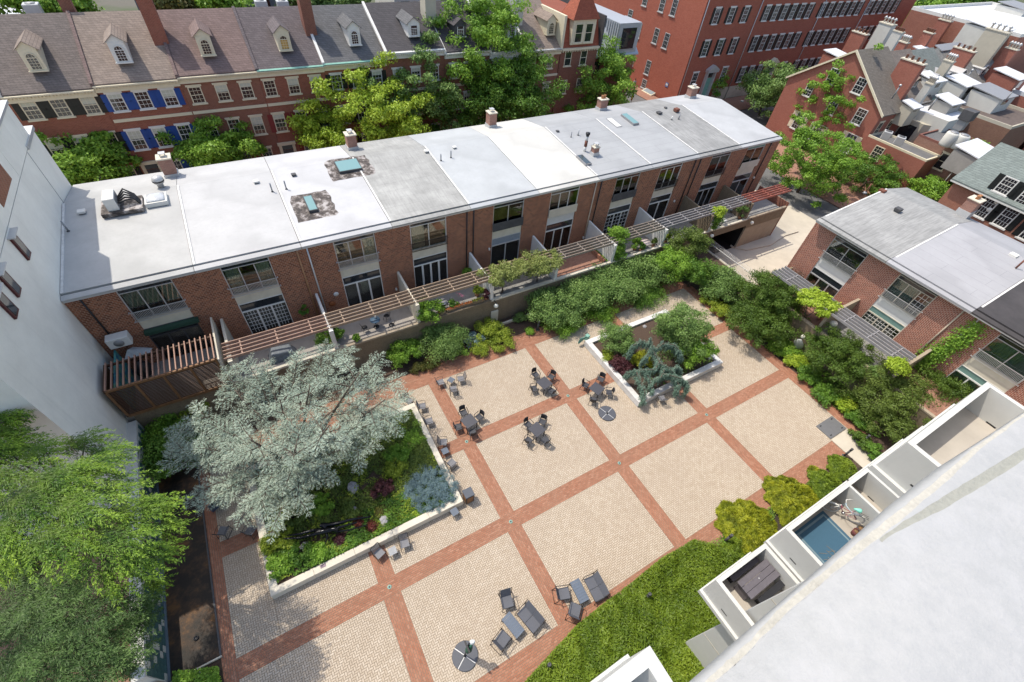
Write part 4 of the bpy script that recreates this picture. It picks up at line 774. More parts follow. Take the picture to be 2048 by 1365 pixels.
H.append(rowhouse('row house with verdigris gutter and black shutters beside the pale trees', 11.6, 18.4, 10.0, RT, RBM[2], RSM[4], M_WHITE, [12.7, 14.96, 17.2], M_CREAM, 15.6, 'arch', M_WHITE, RSM[4], M_BLK, M_BLK, M_WHITE, M_GREEN))
H.append(rowhouse('row house with white box cornice and a plain white gabled dormer', 18.4, 25.4, 10.6, (6.3, 13.7), RBM[1], RSM[5], M_WHITE, [19.6, 21.8, 24.1], M_WHITE, 22.3, 'plain', M_WHITE, RSM[4], None, None, M_WHITE, M_WHITE))
H.append(rowhouse('row house with dark roof behind the tall tree', 25.4, 31.4, 10.2, (6.3, 13.7), RBM[1], RSM[5], M_WHITE, [26.6, 28.5, 30.3], M_WHITE, 28.0, 'plain', M_LEAD, RSM[5], None, None, M_WHITE))
H.append(rowhouse('row house with grey roof and white arched dormer right of the tall tree', 31.4, 36.6, 9.8, (6.3, 13.7), RBM[3], RSM[4], M_WHITE, [32.4, 34.2, 35.9], M_WHITE, 35.0, 'arch', M_WHITE, RSM[4], None, None, M_WHITE, M_WHITE))
H.append(rowhouse('row house with tan shingled roof beside the mansard house', 36.6, 42.0, 9.7, (6.3, 13.7), RBM[3], RSM[1], M_CREAM, [37.75, 40.4, 41.6][:2], M_CREAM, 40.8, 'arch', M_CREAM, RSM[1], None, None, M_WHITE, M_ALU))
for a in ((-13.36, 0), ):
    pass
one_box('yellow_board', (-.3, -.034, .25, .3, -.031, 1.0), solid('yellow_plywood', (.5, .3, .08), .7), [c for c in H[3].children if c.name.startswith('dormer')][0])
def rchim(px, py, w_, d_, zb, zt, m, label, capm=M_ALU, Y=53.0):
    q = OY(px, py, Y); t_ = thing('chimney', label, 'chimney', (q[0], Y, zb), 0, 'tall chimneys of the row houses')
    MB().box(-w_ / 2, -d_ / 2, 0, w_ / 2, d_ / 2, zt - zb).build('stack', m, t_); MB().box(-w_ / 2 - .1, -d_ / 2 - .1, zt - zb, w_ / 2 + .1, d_ / 2 + .1, zt - zb + .18).build('cap', capm, t_); k = MB(); k.box(-w_ / 2 - .1, -d_ / 2 - .1, zt - zb + .5, w_ / 2 + .1, d_ / 2 + .1, zt - zb + .56); [k.box(x - .04, y - .04, zt - zb + .18, x + .04, y + .04, zt - zb + .5) for x in (-w_ / 2, w_ / 2) for y in (-d_ / 2, d_ / 2)]; k.build('rain_cap', capm, t_)
rchim(325, 88, 1.2, 1.5, 11.0, 15.4, RBM[0], 'tall brick chimney with metal hood between the tan and mauve roofs', Y=51.6); rchim(622, 72, 1.1, 1.5, 11, 15.2, RBM[1], 'tall brick chimney above the verdigris gutters', Y=51.6); rchim(858, 52, 1.3, 1.6, 11.2, 15.0, M_BEIGE, 'beige stucco chimney right of the plain white dormer', Y=51.8); rchim(1030, 55, 1.2, 1.5, 11, 15.6, M_ALU, 'pale grey chimney left of the tan roof', Y=51.6); rchim(150, 42, .9, .9, 13, 15.0, RBM[1], 'small brick chimney behind the first two roofs', Y=55.5)
# mansard corner house
mh = thing('mansard_house', 'narrow brick house with red slate mansard tower and cream double window', 'house', (42.1, 48, 0)); W_ = 6.1
MB().box(0, 0, -1.4, W_, 12, 9.3).build('wall', RBM[1], mh)
c = MB(); c.box(-.1, -.4, 9.3, W_ + .1, 0, 9.55); [c.box(.1 + k * .4, -.32, 9.1, .25 + k * .4, -.01, 9.3) for k in range(15)]; c.build('cornice', M_CREAM, mh)
RS = shingle('red_slate', (.3, .085, .05)); m_ = MB(); m_.add([(0, -.1, 9.56), (W_, -.1, 9.56), (W_, 12, 9.56), (0, 12, 9.56), (.3, .7, 12.6), (W_ - .3, .7, 12.6), (W_ - .3, 11.5, 12.6), (.3, 11.5, 12.6)], [(0, 1, 5, 4), (1, 2, 6, 5), (2, 3, 7, 6), (3, 0, 4, 7), (4, 5, 6, 7)]); m_.build('mansard_roof', RS, mh)
MB().box(1.2, -.25, 9.9, 4.9, 1.6, 12.7).build('dormer_wall', M_CREAM, mh)
for X in (2.25, 3.85): sash(mh, X, 10.15, 1.2, 2.1, M_CREAM, -.26, None, False, (1, 2))
tr = MB(); tr.add([(.9, -.55, 12.7), (5.2, -.55, 12.7), (5.2, 2.6, 12.7), (.9, 2.6, 12.7), (2.4, .5, 15.3), (3.7, .5, 15.3), (3.7, 1.6, 15.3), (2.4, 1.6, 15.3)], [(0, 1, 5, 4), (1, 2, 6, 5), (2, 3, 7, 6), (3, 0, 4, 7), (4, 5, 6, 7), (0, 3, 2, 1)]); tr.build('tower_roof', RS, mh)
one_box('side_parapet', (-.35, -.4, 9.3, -.02, 11, 13.2), M_CREAM, mh); one_box('side_parapet', (W_ + .02, -.4, 9.3, W_ + .25, 11, 13.0), M_LEAD, mh)
for X, Z in ((1.3, 7.4), (3.9, 7.35), (1.2, 3.9), (4.0, 3.9)): sash(mh, X, Z, 1.1, 1.75, M_CREAM, 0, None, False, (1, 2))
# metal roofed corner building with standing seam dormer
cb = thing('corner_building', 'corner building with blue-grey metal roof and standing seam dormer', 'building', (48.6, 50.2, 0)); MB().box(0, 0, -1.4, 9.0, 14, 7.4).build('wall', RBM[0], cb)
MR = solid('blue_grey_metal', (.4, .43, .47), .45, .05, 2, metal=.3)
r = MB(); r.slab([(-.1, -.4, 7.5), (9.2, -.4, 7.5), (9.2, 4, 11.2), (-.1, 4, 11.2)], .15); r.box(-.1, 4, 10.9, 9.2, 14, 11.15); r.build('roof', MR, cb)
d = MB(); d.box(4.6, -.2, 7.7, 8.6, 3.5, 11.4); D = d.build('dormer', MR, cb); g = MB(); [g.box(4.52, -.1 + k * .5, 7.9, 4.6, -.06 + k * .5, 11.3) for k in range(8)]; g.build('standing_seam', M_ALUD, D); one_box('pane', (5.3, -.24, 8.2, 7.9, -.2, 10.8), M_GLASS, D); one_box('frame', (5.1, -.23, 8.0, 8.1, -.2, 8.2), M_ALUD, D)
one_box('side_window', (1.0, -.05, 5.2, 2.4, 0, 6.8), M_GLASS, cb); MB().box(.6, 6, 11.15, 3.6, 9, 12.9).build('roof_unit', M_ALUD, cb); 
# buildings and trees behind the row houses
bb = thing('rear_building', 'dark glazed building with grey piers behind the row house roofs at the top', 'building', (-4, 70, 0)); MB().box(0, 0, -1.4, 16, 10, 13.2).build('wall', solid('grey_pier_wall', (.17, .19, .22), .7), bb)
for k in range(5): one_box('window', (1 + k * 3, -.05, 9.2, 2.6 + k * 3, 0, 12.6), M_GLASS, bb); 
one_box('roof', (-.2, -.2, 13.2, 16.2, 10.2, 13.4), M_ALU, bb)
for (x, y, w_, d_, z, lb) in ((-22, 66, 12, 9, 10.4, 'brick back building at the top left corner'), (14, 68, 8, 8, 12.2, 'white rear extension behind the slate roof'), (26, 66, 14, 9, 12.6, 'pale rear building behind the dark roofs'), (42, 66, 9, 9, 13.2, 'white roofed rear building left of the red mansard tower')):
    t_ = thing('rear_building', lb, 'building', (x, y, 0)); MB().box(0, 0, -1.4, w_, d_, z).build('wall', M_STUCCO if 'white' in lb or 'pale' in lb else RBM[1], t_); one_box('roof', (-.15, -.15, z, w_ + .15, d_ + .15, z + .2), M_ALU, t_)
    for k in range(int(w_ / 3)): one_box('window', (.9 + k * 3, -.05, z - 3.2, 2.2 + k * 3, 0, z - 1.3), M_GLASS, t_)
for px, py, z, lb in ((67, 20, 13.0, 'grey condenser on a bracket behind the first roof'), (523, 12, 13.4, 'white round roof fan behind the plum grey roof'), (566, 12, 13.4, 'white square condenser beside the round fan')):
    q = OY(px, py, 58); t_ = thing('condenser_unit', lb, 'air conditioner', (q[0], 58, q[2] - .5)); bevel(MB().box(-.6, -.5, 0, .6, .5, 1.0).build('casing', M_ALU, t_), .04); MB().lathe([(.4, 1.0), (.4, 1.05), (0, 1.06)], 14).build('fan_grille', M_ALUD, t_); MB().box(-.5, -.4, -1.6, .5, .4, 0).build('stand', M_ALUD, t_)
# ================================================================ BIG RED BRICK BUILDING
B5 = brick('big_brick', (.3, .075, .045), (.38, .11, .07), (.33, .17, .12), .3, .1, .01); 
BG = thing('big_brick_building', 'large four storey red brick building with black shuttered windows at the top right', 'building', (69.4, 50, 0))
MB().box(0, 0, -1.4, 62, 30, 17).build('wall', B5, BG); one_box('roof', (-.3, -.3, 17, 62.3, 30.3, 17.3), M_ALU, BG)
wx = []
for a in range(3): wx.append(3.05 + a * 3.35)
for g0, n_ in ((15.1, 6), (30.5, 6), (45.7, 5)):
    for a in range(n_): wx.append(g0 + a * 2.32)
for X in wx:
    sash(BG, X, 6.1, 1.15, 2.25, M_WHITE, 0, M_BLK, True, (3, 4)); sash(BG, X, 10.6, 1.15, 2.1, M_WHITE, 0, M_BLK, True, (3, 4)); sash(BG, X, 14.4, 1.15, 1.7, M_WHITE, 0, M_BLK, True, (3, 4))
    if X > 12 and not (21.5 < X < 24.5 or 38 < X < 41): sash(BG, X, 1.2, 1.15, 2.4, M_WHITE, 0, M_BLK, True, (3, 4))
sash(BG, 2.9, 1.2, 1.3, 2.5, M_WHITE, 0, None, True); sash(BG, 10.0, 1.2, 1.3, 2.8, M_WHITE, 0, None, True)
for X in (6.4, 22.6, 39.3):
    d = MB(); d.box(X - 1.1, -.5, -.9, X - .8, 0, 3.6); d.box(X + .8, -.5, -.9, X + 1.1, 0, 3.6); d.box(X - 1.3, -.7, 3.6, X + 1.3, 0, 4.0); d.add([(X - 1.35, -.75, 4.0), (X + 1.35, -.75, 4.0), (X, -.75, 4.7), (X - 1.35, 0, 4.0), (X + 1.35, 0, 4.0), (X, 0, 4.7)], [(0, 1, 2), (5, 4, 3), (0, 2, 5, 3), (1, 4, 5, 2)]); D = d.build('portico', M_CREAM if X > 7 else M_ALU, BG)
    one_box('door', (X - .8, -.06, -.9, X + .8, 0, 2.6), M_GREEN if X < 7 else M_WHITE, D); one_box('fanlight', (X - .8, -.07, 2.7, X + .8, 0, 3.5), M_GLASS, D); one_box('step', (X - 1.5, -1.6, -1.4, X + 1.5, 0, -.92), M_CONC, BG)
for X in (.25, 12.9, 30.9 - .6, 44.6): MB().tube([(X, -.1, -1.3), (X, -.1, 17)], .07, 6).build('downpipe', M_ALU, BG)
MB().box(9.0, -.06, -1.4, 62, 0, .6).build('water_table', M_CONC, BG)
# side wall windows (outward -x): place by measured pixels
for px, py, hh in ((1292, 149, 2.2), (1274, 75, 2.2), (1258, 41, 1.6), (1262, 130, 2.2), (1328, 97, 2.2), (1344, 32, 2.2), (1308, 87, 2.2), (1321, 24, 2.2), (1288, 12, 1.8), (1286, 176, 1.4)):
    q = OX(px, py, 69.4); sash(BG, 0, 0, 1.15, hh, M_ALU, 0, None, False, (3, 4), rz=-math.pi / 2, loc=(0, q[1] - 50, q[2]))
q = OX(1334, 170, 69.4); s_ = thing('wall_sign', 'small white and blue square sign on the side wall of the big brick building', 'sign', (69.37, q[1], q[2])); MB().box(-.03, -.35, -.35, 0, .35, .35).build('board', solid('sign_blue', (.12, .16, .3), .5), s_); MB().box(-.04, -.22, -.1, -.03, .22, .18).build('white_mark', M_WHITE, s_)
q = G(1302, 186, -1.3); s_ = thing('cellar_hatch', 'slanted grey cellar hatch at the foot of the big brick side wall', 'hatch', (q[0], q[1], -1.3)); MB().add([(-1.2, -1.3, 0), (1.2, -1.3, 0), (1.2, 1.3, 0), (-1.2, 1.3, 0), (-1.2, -1.3, .1), (1.2, -1.3, .9), (1.2, 1.3, .9), (-1.2, 1.3, .1)], [(0, 3, 2, 1), (4, 5, 6, 7), (0, 1, 5, 4), (1, 2, 6, 5), (2, 3, 7, 6), (3, 0, 4, 7)]).build('body', M_CREAM, s_); MB().add([(-1.05, -1.15, .17), (1.05, -1.15, .87), (1.05, 1.15, .87), (-1.05, 1.15, .17)], [(0, 1, 2, 3)]).build('doors', solid('hatch_grey', (.2, .24, .26)), s_)
q = G(1262, 204, -1.28); s_ = thing('street_post', 'black street post with yellow and orange bands on the corner pavement', 'post', q); MB().tube([(0, 0, 0), (0, 0, 3.0)], .07, 8).build('pole', M_BLACK, s_); MB().tube([(0, 0, .7), (0, 0, 1.1)], .16, 8).build('yellow_band', solid('sign_yellow', (.6, .38, .03)), s_); MB().tube([(0, 0, .3), (0, 0, .65)], .15, 8).build('orange_band', solid('sign_orange', (.5, .15, .03)), s_)
# ================================================================ GABLE HOUSE AND THE CLUSTER OF OLD HOUSES (front gable plane x=78)
B6 = brick('gable_brick', (.27, .085, .06), (.34, .12, .085), (.36, .2, .15), .24, .085, .01)
def gable_house(label, x0, x1, y0, y1, ze, zr, bm, rm, trim=M_CREAM, gl=True):
    t_ = thing('gable_house', label, 'house', (x0, y0, 0), 0, None); W = x1 - x0; D = y1 - y0
    m = MB(); m.box(0, 0, -1.4, W, D, ze); m.add([(0, 0, ze), (0, D, ze), (0, D / 2, zr), (W, 0, ze), (W, D, ze), (W, D / 2, zr)], [(0, 2, 1), (3, 4, 5)]); m.build('wall', bm, t_)
    k = (zr - ze) / (D / 2); o = .35
    r = MB(); r.slab([(-.15, -o, ze - k * o + .12), (W, -o, ze - k * o + .12), (W, D / 2, zr + .12), (-.15, D / 2, zr + .12)], .14); r.slab([(-.15, D / 2, zr + .12), (W, D / 2, zr + .12), (W, D + o, ze - k * o + .12), (-.15, D + o, ze - k * o + .12)], .14); r.build('roof', rm, t_)
    if gl:
        g = MB(); g.slab([(-.3, -o, ze - k * o + .16), (-.1, -o, ze - k * o + .16), (-.1, D / 2, zr + .16), (-.3, D / 2, zr + .16)], .28); g.slab([(-.3, D / 2, zr + .16), (-.1, D / 2, zr + .16), (-.1, D + o, ze - k * o + .16), (-.3, D + o, ze - k * o + .16)], .28); g.build('rake_board', trim, t_)
    return t_
GH = gable_house('red brick gable end house with white windows behind the loose street tree', 78, 85.6, 22.2, 37.2, 6.55, 12.0, B6, shingle('gable_shingle', (.16, .14, .12)))
for px, py, w_, hh, sh in ((1711, 187, 1.35, 1.9, None), (1658, 167, 1.35, 1.9, None), (1710, 248, 1.4, 2.0, None), (1657, 228, 1.3, 2.0, None), (1686, 303, 1.5, 2.5, M_CREAM), (1589, 258, 1.45, 2.4, M_CREAM), (1624, 280, 1.4, 2.3, M_CREAM), (1612, 192, 1.2, 1.6, None)):
    q = OX(px, py, 78); sash(GH, 0, 0, w_, hh, M_WHITE, 0, sh, False, (3, 4), rz=-math.pi / 2, loc=(0, q[1] - 22.2, q[2]))
for X in (1.5, 4.2): sash(GH, X, 3.4, 1.1, 1.9, M_CREAM, 0, None, True, (2, 2))
rowr = [('house with grey slate slope and brown flat dormer behind the big brick chimney', 85.7, 92, (.18, .15, .13)), ('old house with slate roof, white dormers and verdigris gutter', 92.1, 99.5, (.17, .19, .18)), ('old house with pale weathered roof beside the white valley', 99.6, 107, (.2, .2, .19)), ('old house with grey roof near the top right corner', 107.1, 118, (.16, .16, .16))]
RH = []
for i, (lb, a, b_, c_) in enumerate(rowr): RH.append(gable_house(lb, a, b_, 23.0 + .3 * i, 36, 6.9, 11.4 - .3 * i, B6, shingle('cluster_shingle_%s' % 'abcd'[i], c_), M_CREAM, False)); one_box('gutter', (0, -.5, 6.55, b_ - a, -.3, 6.75), M_GREEN if i == 1 else M_ALUD, RH[-1])
def sdormer(h_, x, y, z, m, rm):
    d = MB(); d.box(-.8, 0, 0, .8, 3.0, 1.5); D = d.build('dormer', m, h_, (x, y, z)); r = MB(); r.slab([(-1.0, -.2, 1.5), (0, -.2, 2.05), (0, 3.4, 2.05), (-1.0, 3.2, 1.5)], .08); r.slab([(0, -.2, 2.05), (1.0, -.2, 1.5), (1.0, 3.2, 1.5), (0, 3.4, 2.05)], .08); r.build('dormer_roof', rm, D); one_box('pane', (-.4, -.03, .25, .4, -.01, 1.3), M_GLASS, D); f = MB(); f.box(-.5, -.05, .2, -.4, 0, 1.4); f.box(.4, -.05, .2, .5, 0, 1.4); f.box(-.4, -.05, .74, .4, 0, .8); f.build('window_trim', M_WHITE, D)
sdormer(RH[0], 2.4, 1.6, 7.5, RSM[1], RSM[1]); sdormer(RH[1], 1.6, 1.4, 7.4, M_WHITE, M_ALUD); sdormer(RH[1], 5.2, 1.4, 7.4, M_WHITE, M_ALUD); sdormer(RH[2], 3.0, 1.3, 7.3, M_WHITE, M_ALU); sdormer(RH[3], 4.0, 1.3, 7.2, M_WHITE, M_ALU)
def bigchim(px, py, zb, wx, wy, hh, m, pots, label):
    q = G(px, py, zb); t_ = thing('chimney', label, 'chimney', q, 0, 'broad chimneys among the old houses'); MB().box(-wx / 2, -wy / 2, -3, wx / 2, wy / 2, hh).build('stack', m, t_); MB().box(-wx / 2 - .08, -wy / 2 - .08, hh, wx / 2 + .08, wy / 2 + .08, hh + .15).build('cap', M_CONC, t_)
    pm = MB().lathe([(.17, 0), (.15, .4), (.19, .45), (.13, .45), (.13, .2), (0, .2)], 8).mesh('chimney_pot', solid('dark_pot', (.16, .07, .05))) if pots != 'metal' else MB().lathe([(.14, 0), (.14, .5), (.32, .55), (.05, .85), (0, .85)], 8).mesh('metal_cowl', M_ALU)
    n = 4
    for i in range(n): link('metal_cowl' if pots == 'metal' else 'chimney_pot', pm, t_, (0, (i - (n - 1) / 2) * wy / n, hh + .15)) if wy > wx else link('metal_cowl' if pots == 'metal' else 'chimney_pot', pm, t_, ((i - (n - 1) / 2) * wx / n, 0, hh + .15))
bigchim(1799, 168, 9, .9, 3.0, 2.7, B6, 'pot', 'broad brick chimney with four pots on the ridge behind the gable house'); bigchim(1905, 135, 9, .9, 3.0, 2.4, B6, 'pot', 'second broad brick chimney with pots in the roof cluster'); bigchim(1955, 120, 9.5, 1.0, 3.2, 4.0, M_BEIGE, 'metal', 'tall pale brown chimney slab with silver cowls'); bigchim(1703, 100, 9, .9, 2.4, 2.3, B6, 'pot', 'brick chimney with pots left of the cream stacks'); bigchim(1752, 90, 9, 1.4, 2.2, 3.0, M_STUCCO, 'metal', 'cream stucco chimney stack with cowls'); bigchim(1866, 80, 9.5, .9, 2.0, 2.9, B6, 'metal', 'thin brick chimney with two bright cowls near the far trees')
# rear wings and lower blocks
def block(name, label, x0, y0, x1, y1, z, wm, rm, par=.3, cat='building', parm=None):
    t_ = thing(name, label, cat, (x0, y0, 0)); W, D = x1 - x0, y1 - y0; one_box('wall', (0, 0, -1.4, W, D, z), wm, t_); one_box('roof', (.2, .2, z, W - .2, D - .2, z + .03), rm, t_); pm = parm or wm
    for b_ in ((0, 0, z, W, .2, z + par), (0, D - .2, z, W, D, z + par), (0, .2, z, .2, D - .2, z + par), (W - .2, .2, z, W, D - .2, z + par)): one_box('parapet', b_, pm, t_)
    return t_
WR = solid('white_roof_coating', (.62, .63, .66), .6, .08, 1.5, stain=.2)
k1 = block('rear_wing', 'cream stucco rear wing with bay window and white flat roof', 86.5, 17.4, 93, 22.7, 6.2, M_STUCCO, WR, .15)
bay = MB().prism([(-.7, 2.2), (-.7, 5.2), (0, 5.9), (0, 1.5)], 1.0, 5.2).build('bay_window', M_BEIGE, k1); one_box('pane', (-.73, 2.7, 2.6, -.705, 4.7, 4.6), M_GLASS, bay)
k2 = block('low_wing', 'low red brick wing with white coping at the foot of the gable house', 77.9, 14.1, 81.6, 22.15, 3.6, B6, M_ASPH, .25, parm=M_CREAM)
k3 = block('low_wing', 'brown brick flat roofed wing with dark red coping right of the low wing', 81.7, 11.5, 88.6, 18.0, 4.85, brick('pale_brown_brick', (.23, .11, .08), (.3, .16, .12), (.3, .22, .17)), M_ASPH, .25, parm=solid('coping_red', (.2, .08, .06)))
q = OX(1746, 318, 77.9); sash(k2, 0, 0, 1.3, 1.7, M_CREAM, 0, None, False, (3, 4), rz=-math.pi / 2, loc=(0, q[1] - 14.1, q[2]))
q = OX(1874, 338, 81.7); sash(k3, 0, 0, 1.3, 2.0, M_CREAM, 0, None, True, (1, 2), rz=-math.pi / 2, loc=(0, q[1] - 11.5, q[2])); MB().tube([(-.08, .3, -1.3), (-.08, .3, 4.9), (3.5, .2, 5.2)], .07, 6).build('downpipe', M_WHITE, k3)
k4 = block('garden_wing', 'long brown brick party wall block with wooden roof deck', 93.3, 12.5, 104.5, 22.3, 6.3, brick('brown_party_brick', (.17, .08, .055), (.23, .12, .08), (.22, .16, .12)), solid('brown_roof', (.11, .085, .075), .9, .2, 2), .4, parm=M_BEIGE)
dk_ = MB()
for k in range(9): dk_.box(5 + k * .55, 5.5, 7.2, 5.5 + k * .55, 9.4, 7.26)
dk_.build('roof_deck', solid('weathered_deck', (.2, .13, .085)), k4)
k5 = block('brick_block', 'large brick block with white parapets in the top right corner', 118, 26, 150, 44, 12.5, brick('corner_brick', (.24, .085, .06), (.32, .13, .09), (.36, .2, .15)), WR, .5, parm=M_WHITE)
k6 = block('white_roof_house', 'house with bright white sloping roof near the right edge', 109, 14, 125, 23, 7.2, B6, WR, .5, parm=WR); k7 = block('brick_block', 'brick party wall building at the right edge below the white roof', 110, 2, 130, 13, 9.0, B6, WR, .4, parm=M_BEIGE)
for i, (px, py, z, lb) in enumerate(((1772, 272, 5.0, 'left white condenser on the low brick roof'), (1798, 283, 5.0, 'right white condenser on the low brick roof'))):
    q = G(px, py, z); t_ = thing('condenser_unit', lb, 'air conditioner', q, .4, 'condensers among the old houses'); bevel(MB().box(-.5, -.5, -.4, .5, .5, .6).build('casing', M_ALU, t_), .05); MB().lathe([(.38, .6), (.38, .64), (0, .66)], 14).build('fan_grille', M_LEAD, t_)
for px, py, lb in ((1901, 276, 'left beige tank shaped condenser'), (1921, 281, 'right beige tank shaped condenser')): q = G(px, py, 6.2); t_ = thing('condenser_unit', lb + ' on the white canopy', 'air conditioner', q, 0, 'condensers among the old houses'); MB().lathe([(.7, -1.0), (.75, -.8), (.75, .5), (.65, .65), (0, .7)], 16).build('casing', M_STUCCO, t_); MB().lathe([(.5, .7), (.5, .74), (0, .75)], 14).build('fan_grille', M_ALUD, t_)
q = G(1930, 240, 7.5); t_ = thing('condenser_unit', 'dark square condenser on the white roof edge', 'air conditioner', q); bevel(MB().box(-.7, -.7, 0, .7, .7, 1.2).build('casing', M_LEAD, t_), .04); one_box('stand', (-.5, -.5, -1.2, .5, .5, 0), M_ALUD, t_)
CLM = [B6, M_STUCCO, M_BEIGE, solid('grey_render', (.3, .29, .27), .9, .1, 2, stain=.3)]
for i, (px, py, z, sx, sy, hh, k, lb) in enumerate(((1680, 122, 8.5, 3.0, 4.5, 1.6, 0, 'brick stair head left of the gable ridge'), (1735, 118, 9.2, 2.6, 2.4, 1.2, 1, 'cream roof hatch behind the gable ridge'), (1822, 118, 9.8, 4.2, 3.0, 1.2, 3, 'grey roof box left of the curved white parapet'), (1848, 108, 9.8, 3.0, 2.6, 1.4, 1, 'white roof box by the thin chimney'), (1890, 112, 9.6, 8.0, 1.0, 2.2, 2, 'beige curved parapet gable among the roofs'), (1862, 160, 8.8, 3.0, 2.6, 1.3, 1, 'white box dormer on the pale roof'), (1922, 170, 8.2, 4.6, 3.0, 1.5, 1, 'white sloping roof light near the brown chimney'),
    (1985, 190, 8.0, 5.0, 4.0, 1.4, 1, 'white roof block right of the brown chimney'), (2015, 160, 8.5, 4.0, 3.6, 1.8, 0, 'small brick penthouse near the right edge'), (1975, 60, 12.6, 6.0, 5.0, 1.6, 1, 'white plant box on the corner block roof'), (2030, 25, 12.6, 7.0, 5.0, 2.0, 1, 'second white plant box on the corner block roof'), (1825, 210, 7.4, 2.2, 1.6, 1.0, 2, 'small beige hatch above the cream wing'), (1960, 300, 6.2, 5.5, 3.2, .9, 3, 'grey flat roof lean-to behind the ivy'), (2010, 330, 5.4, 6.0, 3.0, .8, 0, 'brick lean-to above the shuttered house'), (1900, 200, 7.6, 3.4, 2.4, 1.0, 3, 'grey roof box by the timber deck'))):
    q = G(px, py, z); t_ = thing('roof_structure', lb, 'roof box', (q[0], q[1], z - 2.5)); one_box('wall', (-sx / 2, -sy / 2, 0, sx / 2, sy / 2, hh + 1.4), CLM[k], t_); MB().slab([(-sx / 2 - .15, -sy / 2 - .2, hh + 1.45), (sx / 2 + .15, -sy / 2 - .2, hh + 1.45), (sx / 2 + .15, sy / 2 + .2, hh + 1.9), (-sx / 2 - .15, sy / 2 + .2, hh + 1.9)], .12).build('roof', (WR, M_ALUD, WR)[i % 3], t_); one_box('pane', (-sx * .25, -sy / 2 - .03, 1.9, sx * .1, -sy / 2 - .005, hh + 1.1), M_GLASS, t_)
for i, (px, py, z, a, b_, hh, k) in enumerate(((1775, 102, 9.5, .8, 1.4, 2.6, 1), (1790, 115, 9.5, .8, 1.2, 2.0, 0), (1838, 98, 10, .8, 1.4, 2.2, 0), (1880, 150, 9, .8, 1.2, 1.8, 2), (1935, 95, 10, .9, 1.8, 2.6, 0), (2000, 130, 9.5, .9, 1.6, 2.2, 0), (2035, 100, 10, .9, 1.6, 2.4, 0), (1845, 190, 8.2, .7, .9, 1.4, 1))): bigchim(px, py, z, a, b_, hh, CLM[k], 'metal' if i % 2 else 'pot', ['cream stack between the white cowls', 'short brick stack by the cream stack', 'brick stack behind the slate roofs', 'beige stack by the white dormers', 'brick stack left of the tall pale slab', 'brick stack near the white valley', 'brick stack close to the right edge', 'small cream stack over the cream wing'][i])
for px, py, lb in ((1794, 182, 'thin metal vent pipe beside the big brick chimney'), (1868, 205, 'thin metal vent pipe in front of the white dormers'), (1938, 150, 'thin metal vent pipe left of the pale slab chimney'), (2020, 190, 'thin metal vent pipe near the right edge'), (1830, 135, 'thin metal vent pipe on the slate ridge')):
    q = G(px, py, 9.0); t_ = thing('roof_vent', lb, 'vent pipe', (q[0], q[1], 8.0), 0, 'small vent pipes scattered on the old roofs'); MB().tube([(0, 0, 0), (0, 0, 1.6)], .09, 6).build('pipe', M_ALUD, t_); MB().lathe([(.2, 1.6), (.1, 1.8), (0, 1.8)], 8).build('cap', M_ALU, t_)
# house with grey-green roof at the right edge (outward -x and front facing the camera side)
RG = thing('shuttered_house', 'brick house with black shutters and grey-green roof at the right edge', 'house', (63.5, -8, 0))
MB().box(0, 0, -1.4, 10, 14.6, 7.6).build('wall', brick('right_brick', (.27, .1, .065), (.34, .14, .09), (.36, .22, .16)), RG); r = MB(); r.slab([(-.5, -.3, 7.75), (-.5, 14.9, 7.75), (5, 14.9, 10.6), (5, -.3, 10.6)][::-1], .15); r.slab([(5, -.3, 10.6), (5, 14.9, 10.6), (10.5, 14.9, 7.75), (10.5, -.3, 7.75)][::-1], .15); r.build('roof', shingle('green_grey_shingle', (.17, .2, .19)), RG)
one_box('fascia', (-.5, -.3, 7.45, -.35, 14.9, 7.6), M_WHITE, RG); 
for px, py, hh in ((1999, 386, 1.5), (2040, 410, 1.5), (1955, 433, 2.0), (1996, 452, 2.0), (2048, 480, 2.0)):
    q = OX(px, py, 63.5); sash(RG, 0, 0, 1.15, hh, M_WHITE, 0, M_BLK, False, (4, 4), rz=-math.pi / 2, loc=(0, q[1] + 8, q[2]))
for px, py in ((1995, 405), (1979, 420)): q = OX(px, py, 63.5); MB().lathe([(.0, 0), (.22, 0), (.22, .04), (0, .05)], 12).build('oval_plaque', M_WHITE, RG, (0, q[1] + 8, q[2]), (0, -math.pi / 2, 0))
